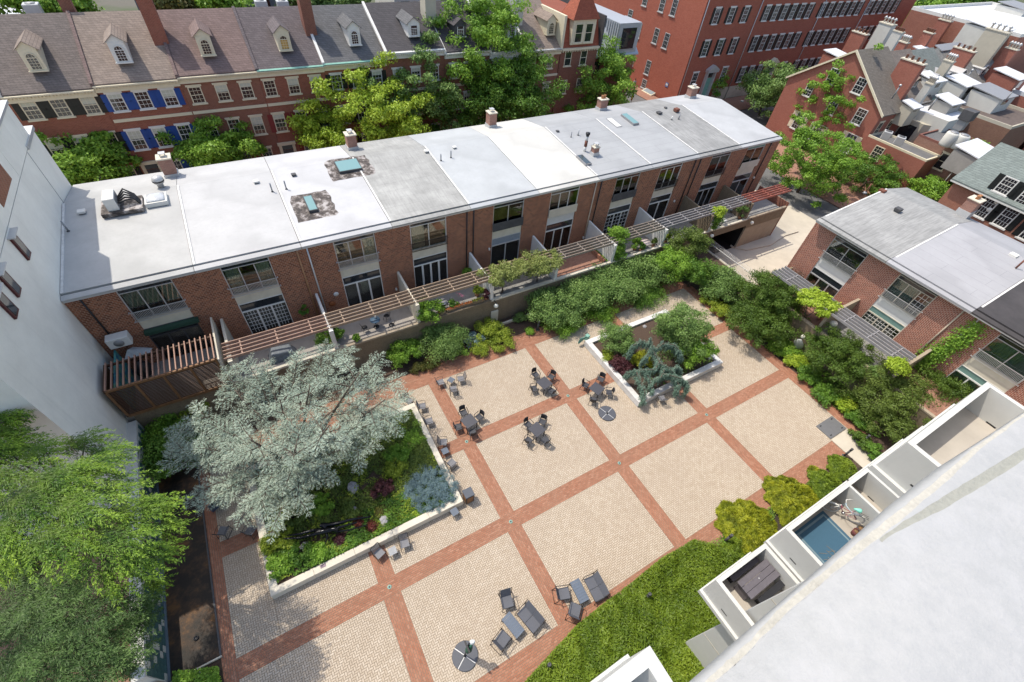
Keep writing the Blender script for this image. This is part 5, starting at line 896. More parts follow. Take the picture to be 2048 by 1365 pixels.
# ================================================================ PLANTS
def unit(v): return v / np.maximum(np.linalg.norm(v, axis=-1, keepdims=True), 1e-9)
def leaves(P, N, size, tone, aspect=.55, jit=.6, r=nr, curl=0.0, D=None):
    """rhombic leaves at P, facing roughly N"""
    n = len(P); N = unit(N + r.normal(0, jit, (n, 3))); a = r.normal(0, 1, (n, 3)) if D is None else D + r.normal(0, .35, (n, 3))
    u = unit(a - N * (a * N).sum(1, keepdims=True)); v = np.cross(N, u); s = size * r.uniform(.65, 1.3, (n, 1))
    V = np.stack([P - u * s * .5, P + v * s * aspect * .5 + N * s * curl, P + u * s * .5, P - v * s * aspect * .5 + N * s * curl], 1); return V, tone
def clump_points(cs, rs, per, r=nr, squash=.8, up=.25):
    """points on lumpy balls"""
    P = []; N = []; T = []
    for c, R in zip(cs, rs):
        d = unit(r.normal(0, 1, (per, 3))); d[:, 2] = np.abs(d[:, 2]) * np.where(r.random(per) < .78, 1, -1); q = R * (.35 + .8 * r.random((per, 1)) ** .7) * (1 + .25 * np.sin(d[:, :1] * 7 + r.random() * 6) * np.cos(d[:, 1:2] * 6)); st = np.array([r.uniform(.75, 1.35), r.uniform(.75, 1.35), 1])
        P.append(np.array(c) + d * q * st * np.array([1, 1, squash])); N.append(d + np.array([0, 0, up])); T.append(np.clip(r.normal(.5, .16, per) + r.normal(0, .1), 0, 1))
    return np.concatenate(P), np.concatenate(N), np.concatenate(T)
def crown_clumps(c, R, n, cr, r=nr, low=-.5, spiky=0.0):
    """n sub clump centres inside an ellipsoid crown, uneven outline"""
    cs = []; rs = []
    while len(cs) < n:
        d = unit(r.normal(0, 1, (1, 3)))[0]
        if d[2] < low: continue
        q = (.25 + .75 * r.random() ** .5) * (1 + r.normal(0, .09 + spiky)); cs.append(np.array(c) + d * q * np.array(R)); rs.append(cr * r.uniform(.6, 1.25))
    return cs, rs
LM = dict(
 maple=leafmat('leaf_deep_green', (.029, .073, .016), (.081, .179, .033), (.188, .309, .065)), bright=leafmat('leaf_bright_green', (.043, .122, .018), (.143, .272, .043), (.286, .429, .086)),
 yellow=leafmat('leaf_yellow_green', (.078, .130, .016), (.195, .260, .033), (.364, .403, .078)), olive=leafmat('leaf_olive', (.043, .070, .020), (.094, .140, .035), (.187, .234, .078)),
 grey=leafmat('leaf_grey_green', (.057, .114, .045), (.130, .220, .081), (.260, .357, .163)), dark=leafmat('leaf_dark_shrub', (.025, .055, .013), (.068, .127, .025), (.135, .195, .047)),
 bronze=leafmat('leaf_bronze_green', (.033, .039, .013), (.078, .098, .026), (.156, .117, .046)), burg=leafmat('leaf_burgundy', (.03, .008, .012), (.075, .02, .028), (.13, .05, .05)), red=leafmat('leaf_red', (.05, .01, .01), (.1, .02, .018), (.18, .045, .03)),
 silver=leafmat('needle_silver_green', (.06, .095, .07), (.215, .285, .225), (.44, .52, .42), .12), bluegreen=leafmat('needle_blue_green', (.05, .1, .07), (.13, .22, .165), (.24, .34, .27), .12),
 spruce=leafmat('needle_blue_spruce', (.045, .085, .095), (.11, .18, .2), (.2, .29, .31), .12), hinoki=leafmat('scale_golden_green', (.005, .02, .003), (.055, .14, .013), (.33, .45, .055), .12),
 pine=leafmat('needle_pine', (.012, .03, .01), (.04, .085, .028), (.15, .24, .085), .15), juniper=leafmat('scale_juniper', (.039, .078, .010), (.111, .169, .018), (.221, .280, .039), .25), gold=leafmat('scale_gold_juniper', (.045, .07, .008), (.18, .21, .018), (.42, .4, .045), .3),
 lime=leafmat('leaf_lime', (.117, .195, .019), (.286, .390, .046), (.468, .546, .104)), pale=leafmat('leaf_pale_vine', (.1, .13, .04), (.22, .26, .1), (.36, .37, .2)), orange=leafmat('petal_orange', (.2, .04, .01), (.4, .1, .02), (.55, .2, .05)), white=leafmat('petal_white', (.5, .5, .45), (.6, .6, .6), (.7, .7, .7)), pink=leafmat('petal_pink', (.2, .02, .08), (.4, .06, .16), (.6, .3, .4)))
def tube_np(mb, path, r0, r1, n=6):
    k = len(path); mb.tube(path, [r0 + (r1 - r0) * i / (k - 1) for i in range(k)], n)
def broad(name, label, base, centre, R, n=40, per=260, lm='maple', leaf=.16, cat='tree', group=None, clump=.55, low=-.45, trunk=.16, seed=1, stems=1, squash=.7, lim=7, spiky=.04, jit=.55):
    r = np.random.default_rng(seed); t_ = thing(name, label, cat, base, 0, group); b0 = np.array(base); c = np.array(centre) - b0
    cs, rs = crown_clumps(c, R, n, clump, r, low, spiky); P, N, T = clump_points(cs, rs, per, r, squash)
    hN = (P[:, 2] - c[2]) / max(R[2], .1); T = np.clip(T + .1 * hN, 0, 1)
    V, T = leaves(P, N, leaf, T, .6, jit, r); ok = V[:, :, 2].min(1) > -.05 if True else None; V, T = V[ok], T[ok]
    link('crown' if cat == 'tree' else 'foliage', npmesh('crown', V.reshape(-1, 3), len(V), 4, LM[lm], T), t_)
    m = MB()
    for s in range(stems):
        o = np.array([r.normal(0, .08 * (stems > 1)), r.normal(0, .08 * (stems > 1)), 0]); top = c * np.array([1, 1, .8]) + r.normal(0, .25 * (stems > 1), 3) * np.array([1, 1, 0]); mid = (o + top) / 2 + r.normal(0, .1, 3) * R[0] * .3
        tube_np(m, [tuple(o), tuple(mid), tuple(top)], trunk, trunk * .45, 7)
    for k in range(lim):
        e = cs[r.integers(len(cs))]; a = c * np.array([1, 1, r.uniform(.35, .8)]); a[:2] *= a[2] / max(c[2], .1); md = (a + e) / 2 + np.array([0, 0, -.1 * R[2]]); tube_np(m, [tuple(a), tuple(md), tuple(e)], trunk * .4, trunk * .08, 5)
    m.build('trunk' if cat == 'tree' else 'stem', M_BARK, t_); return t_
def pxr(px, py, z, rpx):
    """world radius of rpx photo pixels at that point"""
    q = np.array(G(px, py, z)); return rpx * float((q - CC) @ CR[2]) / CF
def tree_px(name, label, px, py, z, rx, rz, base_z, seed, **k):
    c = G(px, py, z); kk = 1.3 if 700 < px < 1240 else .92; k.setdefault('low', -.75); k['clump'] *= 1.12 if kk > 1 else 1; k['jit'] = .7; r0 = pxr(px, py, z, rx) * kk; r1 = pxr(px, py, z, rz) * kk; k['n'] = int(k['n'] * (2.6 if kk > 1 else 2.0))
    return broad(name, label, (c[0] + k.pop('dx', 0), c[1] + k.pop('dy', 0), base_z), c, (r0, r0, r1), seed=seed, **k)
ST = 'street trees between the long roof and the row houses'
tree_px('street_tree', 'bright green street tree at the far left against the white building', 165, 318, 3.4, 92, 62, ZS, 21, lm='bright', leaf=.3, n=60, per=260, clump=.85, group=ST)
tree_px('street_tree', 'bright green street tree in front of the cream windowed row house', 430, 292, 3.2, 88, 60, ZS, 22, lm='bright', leaf=.28, n=56, per=240, clump=.8, group=ST, spiky=.12)
tree_px('street_tree', 'small yellow-green tree behind the first skylight', 645, 268, 3.4, 48, 50, ZS, 23, lm='lime', leaf=.26, n=34, per=200, clump=.7, group=ST)
tree_px('street_tree', 'yellow-green street tree right of the small one', 745, 238, 4.2, 88, 68, ZS, 24, lm='lime', leaf=.28, n=60, per=240, clump=.8, group=ST)
tree_px('street_tree', 'dull grey-green street tree with bare twigs between the yellow-green tree and the tall tree', 832, 182, 5.5, 84, 82, ZS, 25, lm='grey', leaf=.28, n=64, per=230, clump=.8, group=ST, spiky=.1)
tree_px('street_tree', 'tallest deep green street tree rising above the row house roofs', 958, 118, 8.0, 84, 84, ZS, 26, lm='bright', leaf=.3, n=90, per=260, clump=.95, group=ST, trunk=.3)
tree_px('street_tree', 'dense green tree just right of the tallest tree above the middle chimney', 1035, 200, 4.5, 62, 62, ZS, 27, lm='maple', leaf=.28, n=50, per=230, clump=.85, group=ST)
tree_px('street_tree', 'deep green tree low between the tallest tree and the long roof', 905, 215, 3.6, 70, 50, ZS, 127, lm='maple', leaf=.28, n=44, per=230, clump=.85, group=ST)
tree_px('street_tree', 'round golden green tree in front of the mansard house', 1194, 172, 4.0, 62, 58, ZS, 28, lm='bright', leaf=.28, n=50, per=230, clump=.8, group=ST)
tree_px('street_tree', 'small bright tree in front of the big brick building door', 1422, 165, 1.2, 28, 24, ZS, 29, lm='bright', leaf=.3, n=22, per=160, clump=.8)
tree_px('street_tree', 'grey-green street tree between the big brick building and the gable house', 1540, 182, 2.6, 55, 48, ZS, 30, lm='grey', leaf=.32, n=40, per=200, clump=.95)
tree_px('street_tree', 'small dark tree in front of the far portico', 1607, 120, 2.0, 26, 28, ZS, 31, lm='maple', leaf=.34, n=20, per=150, clump=.9)
tree_px('street_tree', 'tall loose street tree in front of the red gable wall', 1658, 205, 5.2, 62, 85, ZS, 32, lm='bright', leaf=.28, n=46, per=150, clump=.65, spiky=.2, dx=-1, dy=-1.2, trunk=.2)
tree_px('street_tree', 'wide bright green street tree at the kerb beyond the driveway', 1630, 325, 2.8, 96, 74, ZS, 33, lm='bright', leaf=.24, n=64, per=240, clump=.75, trunk=.2)
tree_px('shrub', 'dark green shrub mass against the low brick wing', 1738, 352, .6, 66, 36, ZS, 34, lm='maple', leaf=.22, n=34, per=220, clump=.7, cat='shrub')
tree_px('shrub', 'bright shrub behind the ridge of the east roof', 1856, 384, .8, 36, 26, ZS, 35, lm='bright', leaf=.24, n=20, per=180, clump=.7, cat='shrub'); tree_px('shrub', 'green shrub row beside the shuttered house', 1912, 372, .6, 36, 36, ZS, 36, lm='bright', leaf=.24, n=30, per=180, clump=.7, cat='shrub')
tree_px('ivy_mass', 'bright climber hanging on the brown party wall', 1948, 302, 5.0, 24, 18, 1.0, 37, lm='bright', leaf=.26, n=18, per=150, clump=.7, cat='climber')
for i, (px, py, z, rx, rz, lm, lb) in enumerate(((60, 10, 9, 75, 40, 'bright', 'tree behind the first row house roofs at the top left'), (120, 22, 9, 60, 34, 'bright', 'second tree behind the first row house roofs'), (348, 10, 9, 30, 22, 'bronze', 'small dark reddish tree behind the tan roof'), (452, 8, 9, 45, 26, 'bright', 'tree behind the mauve roof'), (610, 6, 10, 40, 26, 'grey', 'tree behind the tall brick chimney'), (690, 0, 10, 50, 24, 'grey', 'tree top behind the slate roof'),
    (1850, 52, 6, 66, 50, 'bright', 'first tall tree beyond the big brick building'), (1900, 20, 6, 70, 50, 'maple', 'second tall tree beyond the big brick building'), (1830, 92, 4, 40, 30, 'bright', 'low tree beyond the big brick building'), (1960, 10, 7, 60, 34, 'maple', 'tree at the top right above the corner block'))):
    c = OY(px, py, 64 if px < 1000 else 68); rr = rx * float((np.array(c) - CC) @ CR[2]) / CF; r2 = rz * float((np.array(c) - CC) @ CR[2]) / CF
    broad('tree', lb, (c[0], c[1], ZS), c, (rr, rr * .7, r2), n=44, per=170, lm=lm, leaf=.4 if px < 1000 else .7, clump=1.1 if px < 1000 else 2.2, seed=60 + i, group='trees beyond the houses')
# ---------------------------------------------------------------- shrubs of the courtyard
def shrub(label, px, py, zc, rx, rz, lm, seed, leaf=.11, n=None, per=230, name='shrub', base=0.0, **k):
    c = G(px, py, zc); a = pxr(px, py, zc, rx); b_ = pxr(px, py, zc, rz) if rz > 5 else rz; n = n or int(12 + 16 * a * a)
    return broad(name, label, (c[0], c[1], base), c, (a, a, b_), n=n, per=per, lm=lm, leaf=leaf, cat='shrub', clump=max(.22, a * .32), low=-.3, trunk=.05, seed=seed, stems=3, lim=5, **k)
NB = 'viburnum shrubs along the foot of the north terrace wall'; 
shrub('leafy viburnum at the left end of the long green row by the globe lamp', 1105, 612, 1.3, 50, 1.1, 'grey', 41, .14, group=NB); shrub('leafy viburnum second from the left in the long green row', 1165, 590, 1.35, 48, 1.1, 'grey', 42, .14, group=NB); shrub('leafy viburnum in the middle of the long green row', 1228, 565, 1.4, 50, 1.15, 'grey', 43, .14, group=NB); shrub('leafy viburnum right of the middle in the long green row', 1285, 545, 1.3, 44, 1.1, 'grey', 44, .14, group=NB)
shrub('bright low shrub edging below the viburnum row, left part', 1130, 645, .4, 34, .4, 'bright', 45, .1); shrub('bright low shrub edging below the viburnum row, right part', 1195, 618, .4, 34, .4, 'bright', 46, .1); shrub('dark green low edging at the corner under the small maple', 1290, 590, .35, 40, .35, 'maple', 47, .1)
c = G(1378, 490, 3.2); broad('small_tree', 'small bronze-green maple against the wall left of the garage opening', (c[0], c[1] - .3, 0), c, (1.9, 1.5, 1.6), n=46, per=260, lm='olive', leaf=.13, clump=.5, seed=48, stems=3, trunk=.09, spiky=.1)
c = G(1350, 528, 2.2); broad('small_tree', 'layered bright maple below the bronze-green one', (c[0], c[1], 0), c, (2.3, 1.7, 1.2), n=54, per=280, lm='bright', leaf=.13, clump=.52, seed=49, stems=3, trunk=.08, spiky=.08)
c = G(1392, 545, 1.8); broad('shrub', 'dark leafy shrub beside the white railing', (c[0], c[1], 0), c, (1.4, 1.4, 1.2), n=34, per=260, lm='maple', leaf=.13, clump=.45, seed=50, stems=3, trunk=.05, cat='shrub')
shrub('round glossy viburnum at the corner between the railing and the plaza', 1447, 568, 1.2, 42, 1.1, 'grey', 51, .14); shrub('yellow-green low shrub at the plaza corner below the viburnum', 1415, 592, .4, 20, .35, 'yellow', 52); shrub('yellow-green low shrub second along the east border', 1440, 622, .4, 24, .35, 'yellow', 53)
c = G(1545, 590, 2.6); broad('small_tree', 'spreading dark green maple at the top of the east bed', (c[0], c[1], 0), c, (2.9, 2.5, 1.6), n=110, per=290, lm='dark', leaf=.12, clump=.52, seed=54, stems=4, trunk=.09, spiky=.08)
c = G(1520, 640, 1.7); broad('small_tree', 'layered dark green maple below the spreading one in the east bed', (c[0], c[1], 0), c, (2.8, 2.2, 1.2), n=100, per=290, lm='dark', leaf=.12, clump=.5, seed=55, stems=4, trunk=.08, spiky=.08)
c = G(1672, 716, 1.9); broad('shrub', 'rounded dark green shrub in the middle of the east bed', (c[0], c[1], 0), c, (2.3, 2.3, 1.7), n=110, per=300, lm='dark', leaf=.11, clump=.48, seed=56, stems=4, trunk=.06, cat='shrub')
c = G(1775, 790, 1.8); broad('shrub', 'large spreading bronze-green shrub in the lower east bed', (c[0], c[1], 0), c, (2.7, 2.6, 1.7), n=120, per=300, lm='olive', leaf=.11, clump=.5, seed=57, stems=4, trunk=.06, cat='shrub')
c = G(1862, 778, 1.8); broad('shrub', 'dark green shrub beside the white balcony corner', (c[0], c[1], 0), c, (2.4, 2.5, 1.7), n=96, per=290, lm='dark', leaf=.11, clump=.5, seed=58, stems=4, trunk=.06, cat='shrub')
c = G(1772, 855, 1.0); broad('shrub', 'low bronze tinted shrub at the end of the concrete walk', (c[0], c[1], 0), c, (1.4, 1.3, .9), n=34, per=260, lm='olive', leaf=.11, clump=.42, seed=59, stems=3, trunk=.05, cat='shrub')
for i, (px, py, rx, lm, lb) in enumerate(((1570, 700, 26, 'bright', 'light green perennial clump by the leaf sculpture'), (1590, 722, 24, 'lime', 'lime hosta patch on the east border'), (1612, 748, 24, 'maple', 'deep green perennial clump below the lime hosta'), (1650, 790, 26, 'maple', 'low dark clump under the rounded dark shrub'), (1690, 812, 22, 'lime', 'lime perennial clump near the access hatch'), (1715, 838, 22, 'maple', 'dark low clump near the access hatch'), (1722, 880, 20, 'dark', 'dark clump beside the concrete walk'), (1750, 905, 20, 'maple', 'low green clump right of the concrete walk'))): shrub(lb, px, py, .3, rx, .35, lm, 200 + i, .12)
shrub('mounded box shrub between the terrace wall and the red path', 882, 680, .95, 46, .95, 'grey', 61, .1, per=280); shrub('brighter box shrub left of the mounded one', 812, 704, .8, 32, .75, 'bright', 62, .1, per=280); shrub('small bright shrub at the foot of the mounded shrub', 905, 700, .4, 24, .35, 'bright', 63, .1)
shrub('yellow-green shrub right of the mounded box shrub', 978, 662, .6, 26, .5, 'yellow', 64, .1); shrub('low golden shrub at the edge of the red path', 1005, 682, .35, 28, .3, 'yellow', 65, .1); shrub('glaucous hosta clump under the box shrub', 950, 682, .3, 18, .25, 'spruce', 66, .18); shrub('small yellow edging shrub along the path', 962, 698, .3, 22, .2, 'yellow', 166, .09)
shrub('small russet spirea beside the red path', 863, 728, .25, 14, .28, 'bronze', 67, .08); shrub('second russet spirea nearer the cedar', 836, 738, .2, 14, .22, 'bronze', 68, .08); shrub('pale round shrublet in the bare mulch', 1040, 636, .3, 12, .3, 'grey', 69, .08); shrub('tiny green plant in the bare mulch', 1060, 663, .12, 7, .12, 'bright', 70, .08)
shrub('tall climber shrub spilling over the terrace wall by the white ribbed screen', 855, 622, 3.0, 26, 1.0, 'bright', 71, .12, base=0.3)
# climbers and terrace plants
def cl(label, px, py, z, a, b_, c_, lm, seed, leaf=.12, n=30, per=230, base=None, name='climber'):
    c = G(px, py, z); return broad(name, label, (c[0], c[1], base if base is not None else 2.3), c, (a, b_, c_), n=n, per=per, lm=lm, leaf=leaf, cat='climber', clump=.36, low=-.9, trunk=.04, seed=seed, stems=2, lim=4, group=None)
cl('round leafy vine crowning the pergola corner', 1236, 472, 4.3, 1.15, .8, .75, 'bright', 72); cl('trailing foot of the round leafy vine on the white divider', 1238, 505, 3.2, .5, .3, .7, 'bright', 73, n=14)
cl('small round bright vine on a post by the garage opening', 1438, 424, 4.3, .55, .5, .35, 'lime', 74, n=16); cl('green stem column under the small round vine', 1434, 445, 3.3, .25, .25, .8, 'bright', 75, n=8)
cl('pale flowering vine smothering the pergola, left half', 1010, 548, 4.3, 2.3, 1.0, .55, 'pale', 76, .12, 60, 250); cl('pale flowering vine smothering the pergola, right half', 1080, 525, 4.3, 1.9, 1.2, .6, 'pale', 77, .12, 56, 250)
cl('bright vine sprawling over the east pergola', 1635, 605, 4.3, 1.0, 1.5, .4, 'lime', 78, .17, 44, 230); cl('ivy hanging at the lower east pergola end', 1800, 733, 4.2, .7, .8, .35, 'lime', 79, .14, 20, 200)
def wall_ivy(label, pts, X, lm, seed, leaf=.14, k=420):
    r = np.random.default_rng(seed); q = [OX(px, py, X) for px, py in pts]; t_ = thing('wall_ivy', label, 'climber', (X, q[0][1], q[0][2])); P = []
    for a, b_ in zip(q[:-1], q[1:]):
        s = r.random((k, 1)); p = np.array(a) * (1 - s) + np.array(b_) * s + r.normal(0, .28, (k, 3)); p[:, 0] = X - .05 - np.abs(r.normal(0, .12, k)); P.append(p)
    P = np.concatenate(P) - np.array([X, q[0][1], q[0][2]]); V, T = leaves(P, np.tile([[-1., 0, .5]], (len(P), 1)), leaf, np.clip(r.normal(.5, .2, len(P)), 0, 1), .7, .5, r); link('foliage', npmesh('foliage', V.reshape(-1, 3), len(V), 4, LM[lm], T), t_); return t_
wall_ivy('ivy climbing diagonally across the brick of the third east house', [(1845, 725), (1870, 705), (1905, 690), (1930, 675), (1960, 650)], 40.9, 'bright', 81, k=500); wall_ivy('ivy tuft low on the brick of the third east house', [(1830, 735), (1850, 715), (1885, 712)], 40.85, 'bright', 82)
t_ = wall_ivy('brown leafless climber on the corner of the first east house', [(1585, 545), (1592, 560), (1605, 552)], 40.9, 'bronze', 83, .09, 500); t_.children[0].data.materials[0] = leafmat('dry_stems', (.06, .04, .03), (.12, .08, .06), (.2, .13, .1), .1)
def potp(label, px, py, z, a, h_, lm, seed, leaf=.1, pot=None):
    c = G(px, py, z + h_ * .6); t_ = broad('potted_plant', label, (c[0], c[1], z), (c[0], c[1], z + h_ * .6 + .15), (a, a, h_ * .5), n=int(8 + 10 * a), per=170, lm=lm, leaf=leaf, cat='potted plant', clump=max(.14, a * .4), low=-.5, trunk=.02, seed=seed, lim=2)
    MB().lathe([(.14, 0), (.19, .28), (.17, .28), (.15, .24), (0, .24)], 12).build('pot', pot or solid('terracotta', (.42, .2, .1)), t_); return t_
for i, a in enumerate((('dark potted shrub by the grid paned doors', 607, 625, 2.3, .35, 1.4, 'maple'), ('potted plant at the foot of the grey divider', 935, 548, 2.3, .4, .6, 'bright'), ('round dark potted bush on the flower terrace', 905, 612, 2.3, .35, .6, 'maple'), ('yellow-green fern pot on the flower terrace', 955, 583, 2.3, .5, .8, 'yellow'), ('maroon leaved potted plant at the end of the flower terrace', 975, 592, 2.3, .4, .9, 'burg'), ('leafy pot beside the blue cafe chairs', 880, 620, 2.3, .35, .4, 'bright'),
    ('potted green shrub beside the round cafe table on the grey terrace', 1272, 488, 2.3, .5, 1.1, 'bright'), ('clipped potted conifer left of the white ribbed screen', 1284, 495, 2.3, .25, .8, 'maple'), ('clipped potted conifer below the white ribbed screen', 1308, 488, 2.3, .25, .7, 'olive'), ('second clipped potted conifer below the white ribbed screen', 1322, 482, 2.3, .25, .8, 'olive'), ('grassy potted palm near the small maple', 1333, 478, 2.3, .4, .9, 'yellow'), ('tall potted flowering shrub by the striped screen over the garage', 1485, 425, 2.3, .55, 1.3, 'grey'), ('wall shrub beside the open white door', 1215, 445, 2.3, .45, 1.3, 'maple'), ('small shrub by the first timber screen divider', 650, 672, 2.3, .7, .8, 'maple'), ('seedling pot on the terrace coping', 712, 678, 2.5, .2, .3, 'bright'), ('low green plant beside the lower terrace steps', 675, 668, 2.3, .5, .6, 'maple'), ('white variegated planter shrub on the east terrace', 1755, 750, 2.4, .5, .4, 'grey'), ('fern in the concrete box by the white balcony corner', 1640, 634, 2.4, .3, .4, 'yellow'))): potp(a[0], a[1], a[2], a[3], a[4], a[5], a[6], 300 + i)
def flowers(label, pts, z, lm, seed, w=.15, k=60, leaf=.07, name='flower_box', boxm=None, bx=True):
    r = np.random.default_rng(seed); q = [G(px, py, z) for px, py in pts]; t_ = thing(name, label, 'flower box', q[0]); P = []
    for a, b_ in zip(q[:-1], q[1:]):
        L_ = math.dist(a, b_); n = int(k * L_) + 3; s = r.random((n, 1)); P.append(np.array(a) * (1 - s) + np.array(b_) * s + r.normal(0, w * .5, (n, 3)) * np.array([1, 1, .5]) + np.array([0, 0, .12]))
        if bx: MB().bar(tuple(np.array(a) - q[0]), tuple(np.array(b_) - q[0]), .22, .2).build('box', boxm or M_BROWNC, t_)
    P = np.concatenate(P) - np.array(q[0]); V, T = leaves(P, np.tile([[0, 0, 1.]], (len(P), 1)), leaf, np.clip(r.normal(.5, .25, len(P)), 0, 1), .8, .6, r); link('flowers', npmesh('flowers', V.reshape(-1, 3), len(V), 4, LM[lm], T), t_)
flowers('orange and red flowers in the long box on the brown terrace coping', [(893, 622), (920, 612), (968, 600)], 2.72, 'orange', 90, k=260); flowers('yellow flowers in the box on the terrace coping right of the orange ones', [(945, 604), (966, 598)], 2.9, 'gold', 91, k=260); flowers('yellow pansies at the left end of the coping box', [(880, 628), (890, 623)], 2.75, 'gold', 92, k=200)
flowers('white and pink blossoms among the pots of the flower terrace', [(916, 590), (926, 596)], 2.9, 'pink', 93, k=90, bx=False)
# ---------------------------------------------------------------- ground covers (carpets of leaves)
def inpoly(P, poly):
    x, y = P[:, 0], P[:, 1]; c = np.zeros(len(P), bool); j = len(poly) - 1
    for i in range(len(poly)):
        xi, yi = poly[i]; xj, yj = poly[j]; c ^= ((yi > y) != (yj > y)) & (x < (xj - xi) * (y - yi) / (yj - yi + 1e-12) + xi); j = i
    return c
def vnoise(P, s, seed):
    r = np.random.default_rng(seed); g = r.random((64, 64)); q = P[:, :2] / s; i = np.floor(q).astype(int); f = q - i; f = f * f * (3 - 2 * f); a = lambda u, v: g[(i[:, 0] + u) % 64, (i[:, 1] + v) % 64]
    return (a(0, 0) * (1 - f[:, 0]) + a(1, 0) * f[:, 0]) * (1 - f[:, 1]) + (a(0, 1) * (1 - f[:, 0]) + a(1, 1) * f[:, 0]) * f[:, 1]
def carpet(name, label, poly, z, dens, leaf, hgt, lm, seed, aspect=.55, gap=0.0, cat='ground cover', blade=False, hn=1.2, drift=None):
    r = np.random.default_rng(seed); p = np.array(poly); lo, hi = p.min(0), p.max(0); n = int((hi - lo).prod() * dens); Q = lo + r.random((n, 2)) * (hi - lo); Q = Q[inpoly(Q, poly)]
    nz = vnoise(Q, hn, seed) * .6 + vnoise(Q, hn * .35, seed + 1) * .4; ok = nz > gap; Q, nz = Q[ok], nz[ok]; k = len(Q); zz = z + hgt * (.25 + .9 * nz) * r.uniform(.55, 1.05, k)
    P = np.concatenate([Q, zz[:, None]], 1); T = np.clip(.1 + .55 * vnoise(Q, hn * .7, seed + 2) + r.normal(0, .16, k) + .25 * nz, 0, 1)
    e = .06; gx = vnoise(Q + [e, 0], hn * .35, seed + 1) - vnoise(Q - [e, 0], hn * .35, seed + 1); gy = vnoise(Q + [0, e], hn * .35, seed + 1) - vnoise(Q - [0, e], hn * .35, seed + 1)
    N = np.stack([-gx * hgt * 5, -gy * hgt * 5, np.ones(k)], 1); D = None
    if blade: an = vnoise(Q, .5, seed + 3) * 14; D = np.stack([np.cos(an), np.sin(an), np.full(k, .45)], 1)
    V, T = leaves(P, N, leaf, T, aspect, .5, r, 0, D); o = link(name, npmesh(name, V.reshape(-1, 3), len(V), 4, LM[lm], T)); tag(o, label, cat, None, 'stuff'); return o
px2 = lambda L_, z=0.0: [G(a, b_, z)[:2] for a, b_ in L_]
JP = px2([(1018, 1400), (1100, 1310), (1150, 1255), (1205, 1210), (1260, 1170), (1320, 1120), (1385, 1082), (1420, 1092), (1470, 1110), (1520, 1160), (1560, 1230), (1500, 1300), (1430, 1420), (1200, 1520)], .35)
jm = sheet('juniper_soil', px2([(990, 1400), (1420, 1078), (1600, 990), (1740, 925), (1800, 960), (1500, 1400), (1100, 1560)]), -.012, M_SOIL)
carpet('juniper_carpet', 'wide carpet of green juniper along the foot of the white tower', JP, .05, 1500, .17, .75, 'juniper', 400, .32, 0, blade=True, hn=1.6); carpet('juniper_carpet', 'wide carpet of green juniper along the foot of the white tower', JP, .25, 700, .15, .7, 'juniper', 404, .3, .35, blade=True, hn=1.6)
def junip(label, px, py, a, h_, lm, seed):
    c = G(px, py, h_ * .5); r = np.random.default_rng(seed); t_ = thing('juniper', label, 'shrub', (c[0], c[1], 0), 0, 'mounded junipers between the path and the tower'); n = int(a * a * 6500)
    th = r.random(n) * 6.283; q = np.sqrt(r.random(n)) * a * (1 + .07 * np.sin(th * 3 + seed) + .05 * np.sin(th * 7 + 2) + .05 * np.sin(th * 13)); x, y = q * np.cos(th), q * np.sin(th); nz = vnoise(np.stack([x + 20, y + 20], 1), .42, seed); n2 = vnoise(np.stack([x + 40, y + 40], 1), .16, seed + 5); z = h_ * (1 - (q / a / 1.15) ** 2.2).clip(.05, 1) * (.35 + .5 * nz + .45 * n2) * r.uniform(.7, 1.05, n)
    P = np.stack([x, y, z], 1); N = np.stack([x / a * .9, y / a * .9, np.ones(n)], 1); D = np.stack([np.cos(th + r.normal(0, .4, n)), np.sin(th + r.normal(0, .4, n)), np.full(n, .55)], 1); T = np.clip(-.1 + .5 * nz + .7 * n2 + r.normal(0, .14, n), 0, 1)
    V, T = leaves(P, N, .2, T, .22, .7, r, 0, D); link('foliage', npmesh('foliage', V.reshape(-1, 3), len(V), 4, LM[lm], T), t_)
junip('yellow-gold juniper nearest the picnic balcony', 1500, 1055, 1.85, .6, 'gold', 410); junip('yellow-gold juniper above the first gold one', 1588, 1000, 1.75, .65, 'gold', 411); junip('dark green juniper between the gold juniper and the concrete walk', 1655, 968, 1.15, .65, 'juniper', 412); junip('green juniper next to the concrete walk', 1688, 935, 1.0, .6, 'juniper', 413); junip('tiny lime juniper at the path edge', 1630, 942, .42, .35, 'gold', 414); junip('green juniper sprig below the gold ones', 1475, 1092, .8, .5, 'juniper', 415)
# carpet under the cedar in the big planter
bp = lambda x0, y0, x1, y1: [(x0, y0), (x1, y0), (x1, y1), (x0, y1)]
carpet('ground_cover', 'bright green perennials filling the sunny side of the big planter', bp(-4.02, 2.6, 5.78, 4.3), .38, 520, .13, .34, 'maple', 420, .5, .3); carpet('ground_cover', 'lime sedum edging inside the cream coping', bp(-1.5, 2.58, 5.7, 3.0), .4, 900, .09, .16, 'lime', 421, .6, .1); carpet('ground_cover', 'scattered yellow-green tufts in the big planter', bp(-4.0, 2.7, 5.78, 9.5), .42, 260, .11, .3, 'yellow', 429, .45, .56, hn=.7); carpet('ground_cover', 'dark mixed ground cover in the middle of the big planter', bp(-4.0, 4.2, 5.78, 9.6), .36, 520, .12, .3, 'olive', 422, .55, .3)
carpet('ground_cover', 'feathery green perennials along the right side of the big planter', bp(3.2, 4.6, 5.76, 9.4), .38, 560, .15, .55, 'olive', 423, .28, .25, blade=True); carpet('ground_cover', 'sparse green plants in the smaller planter', bp(22.5, 3.4, 28.6, 5.2), .34, 120, .1, .15, 'maple', 424, .5, .45)
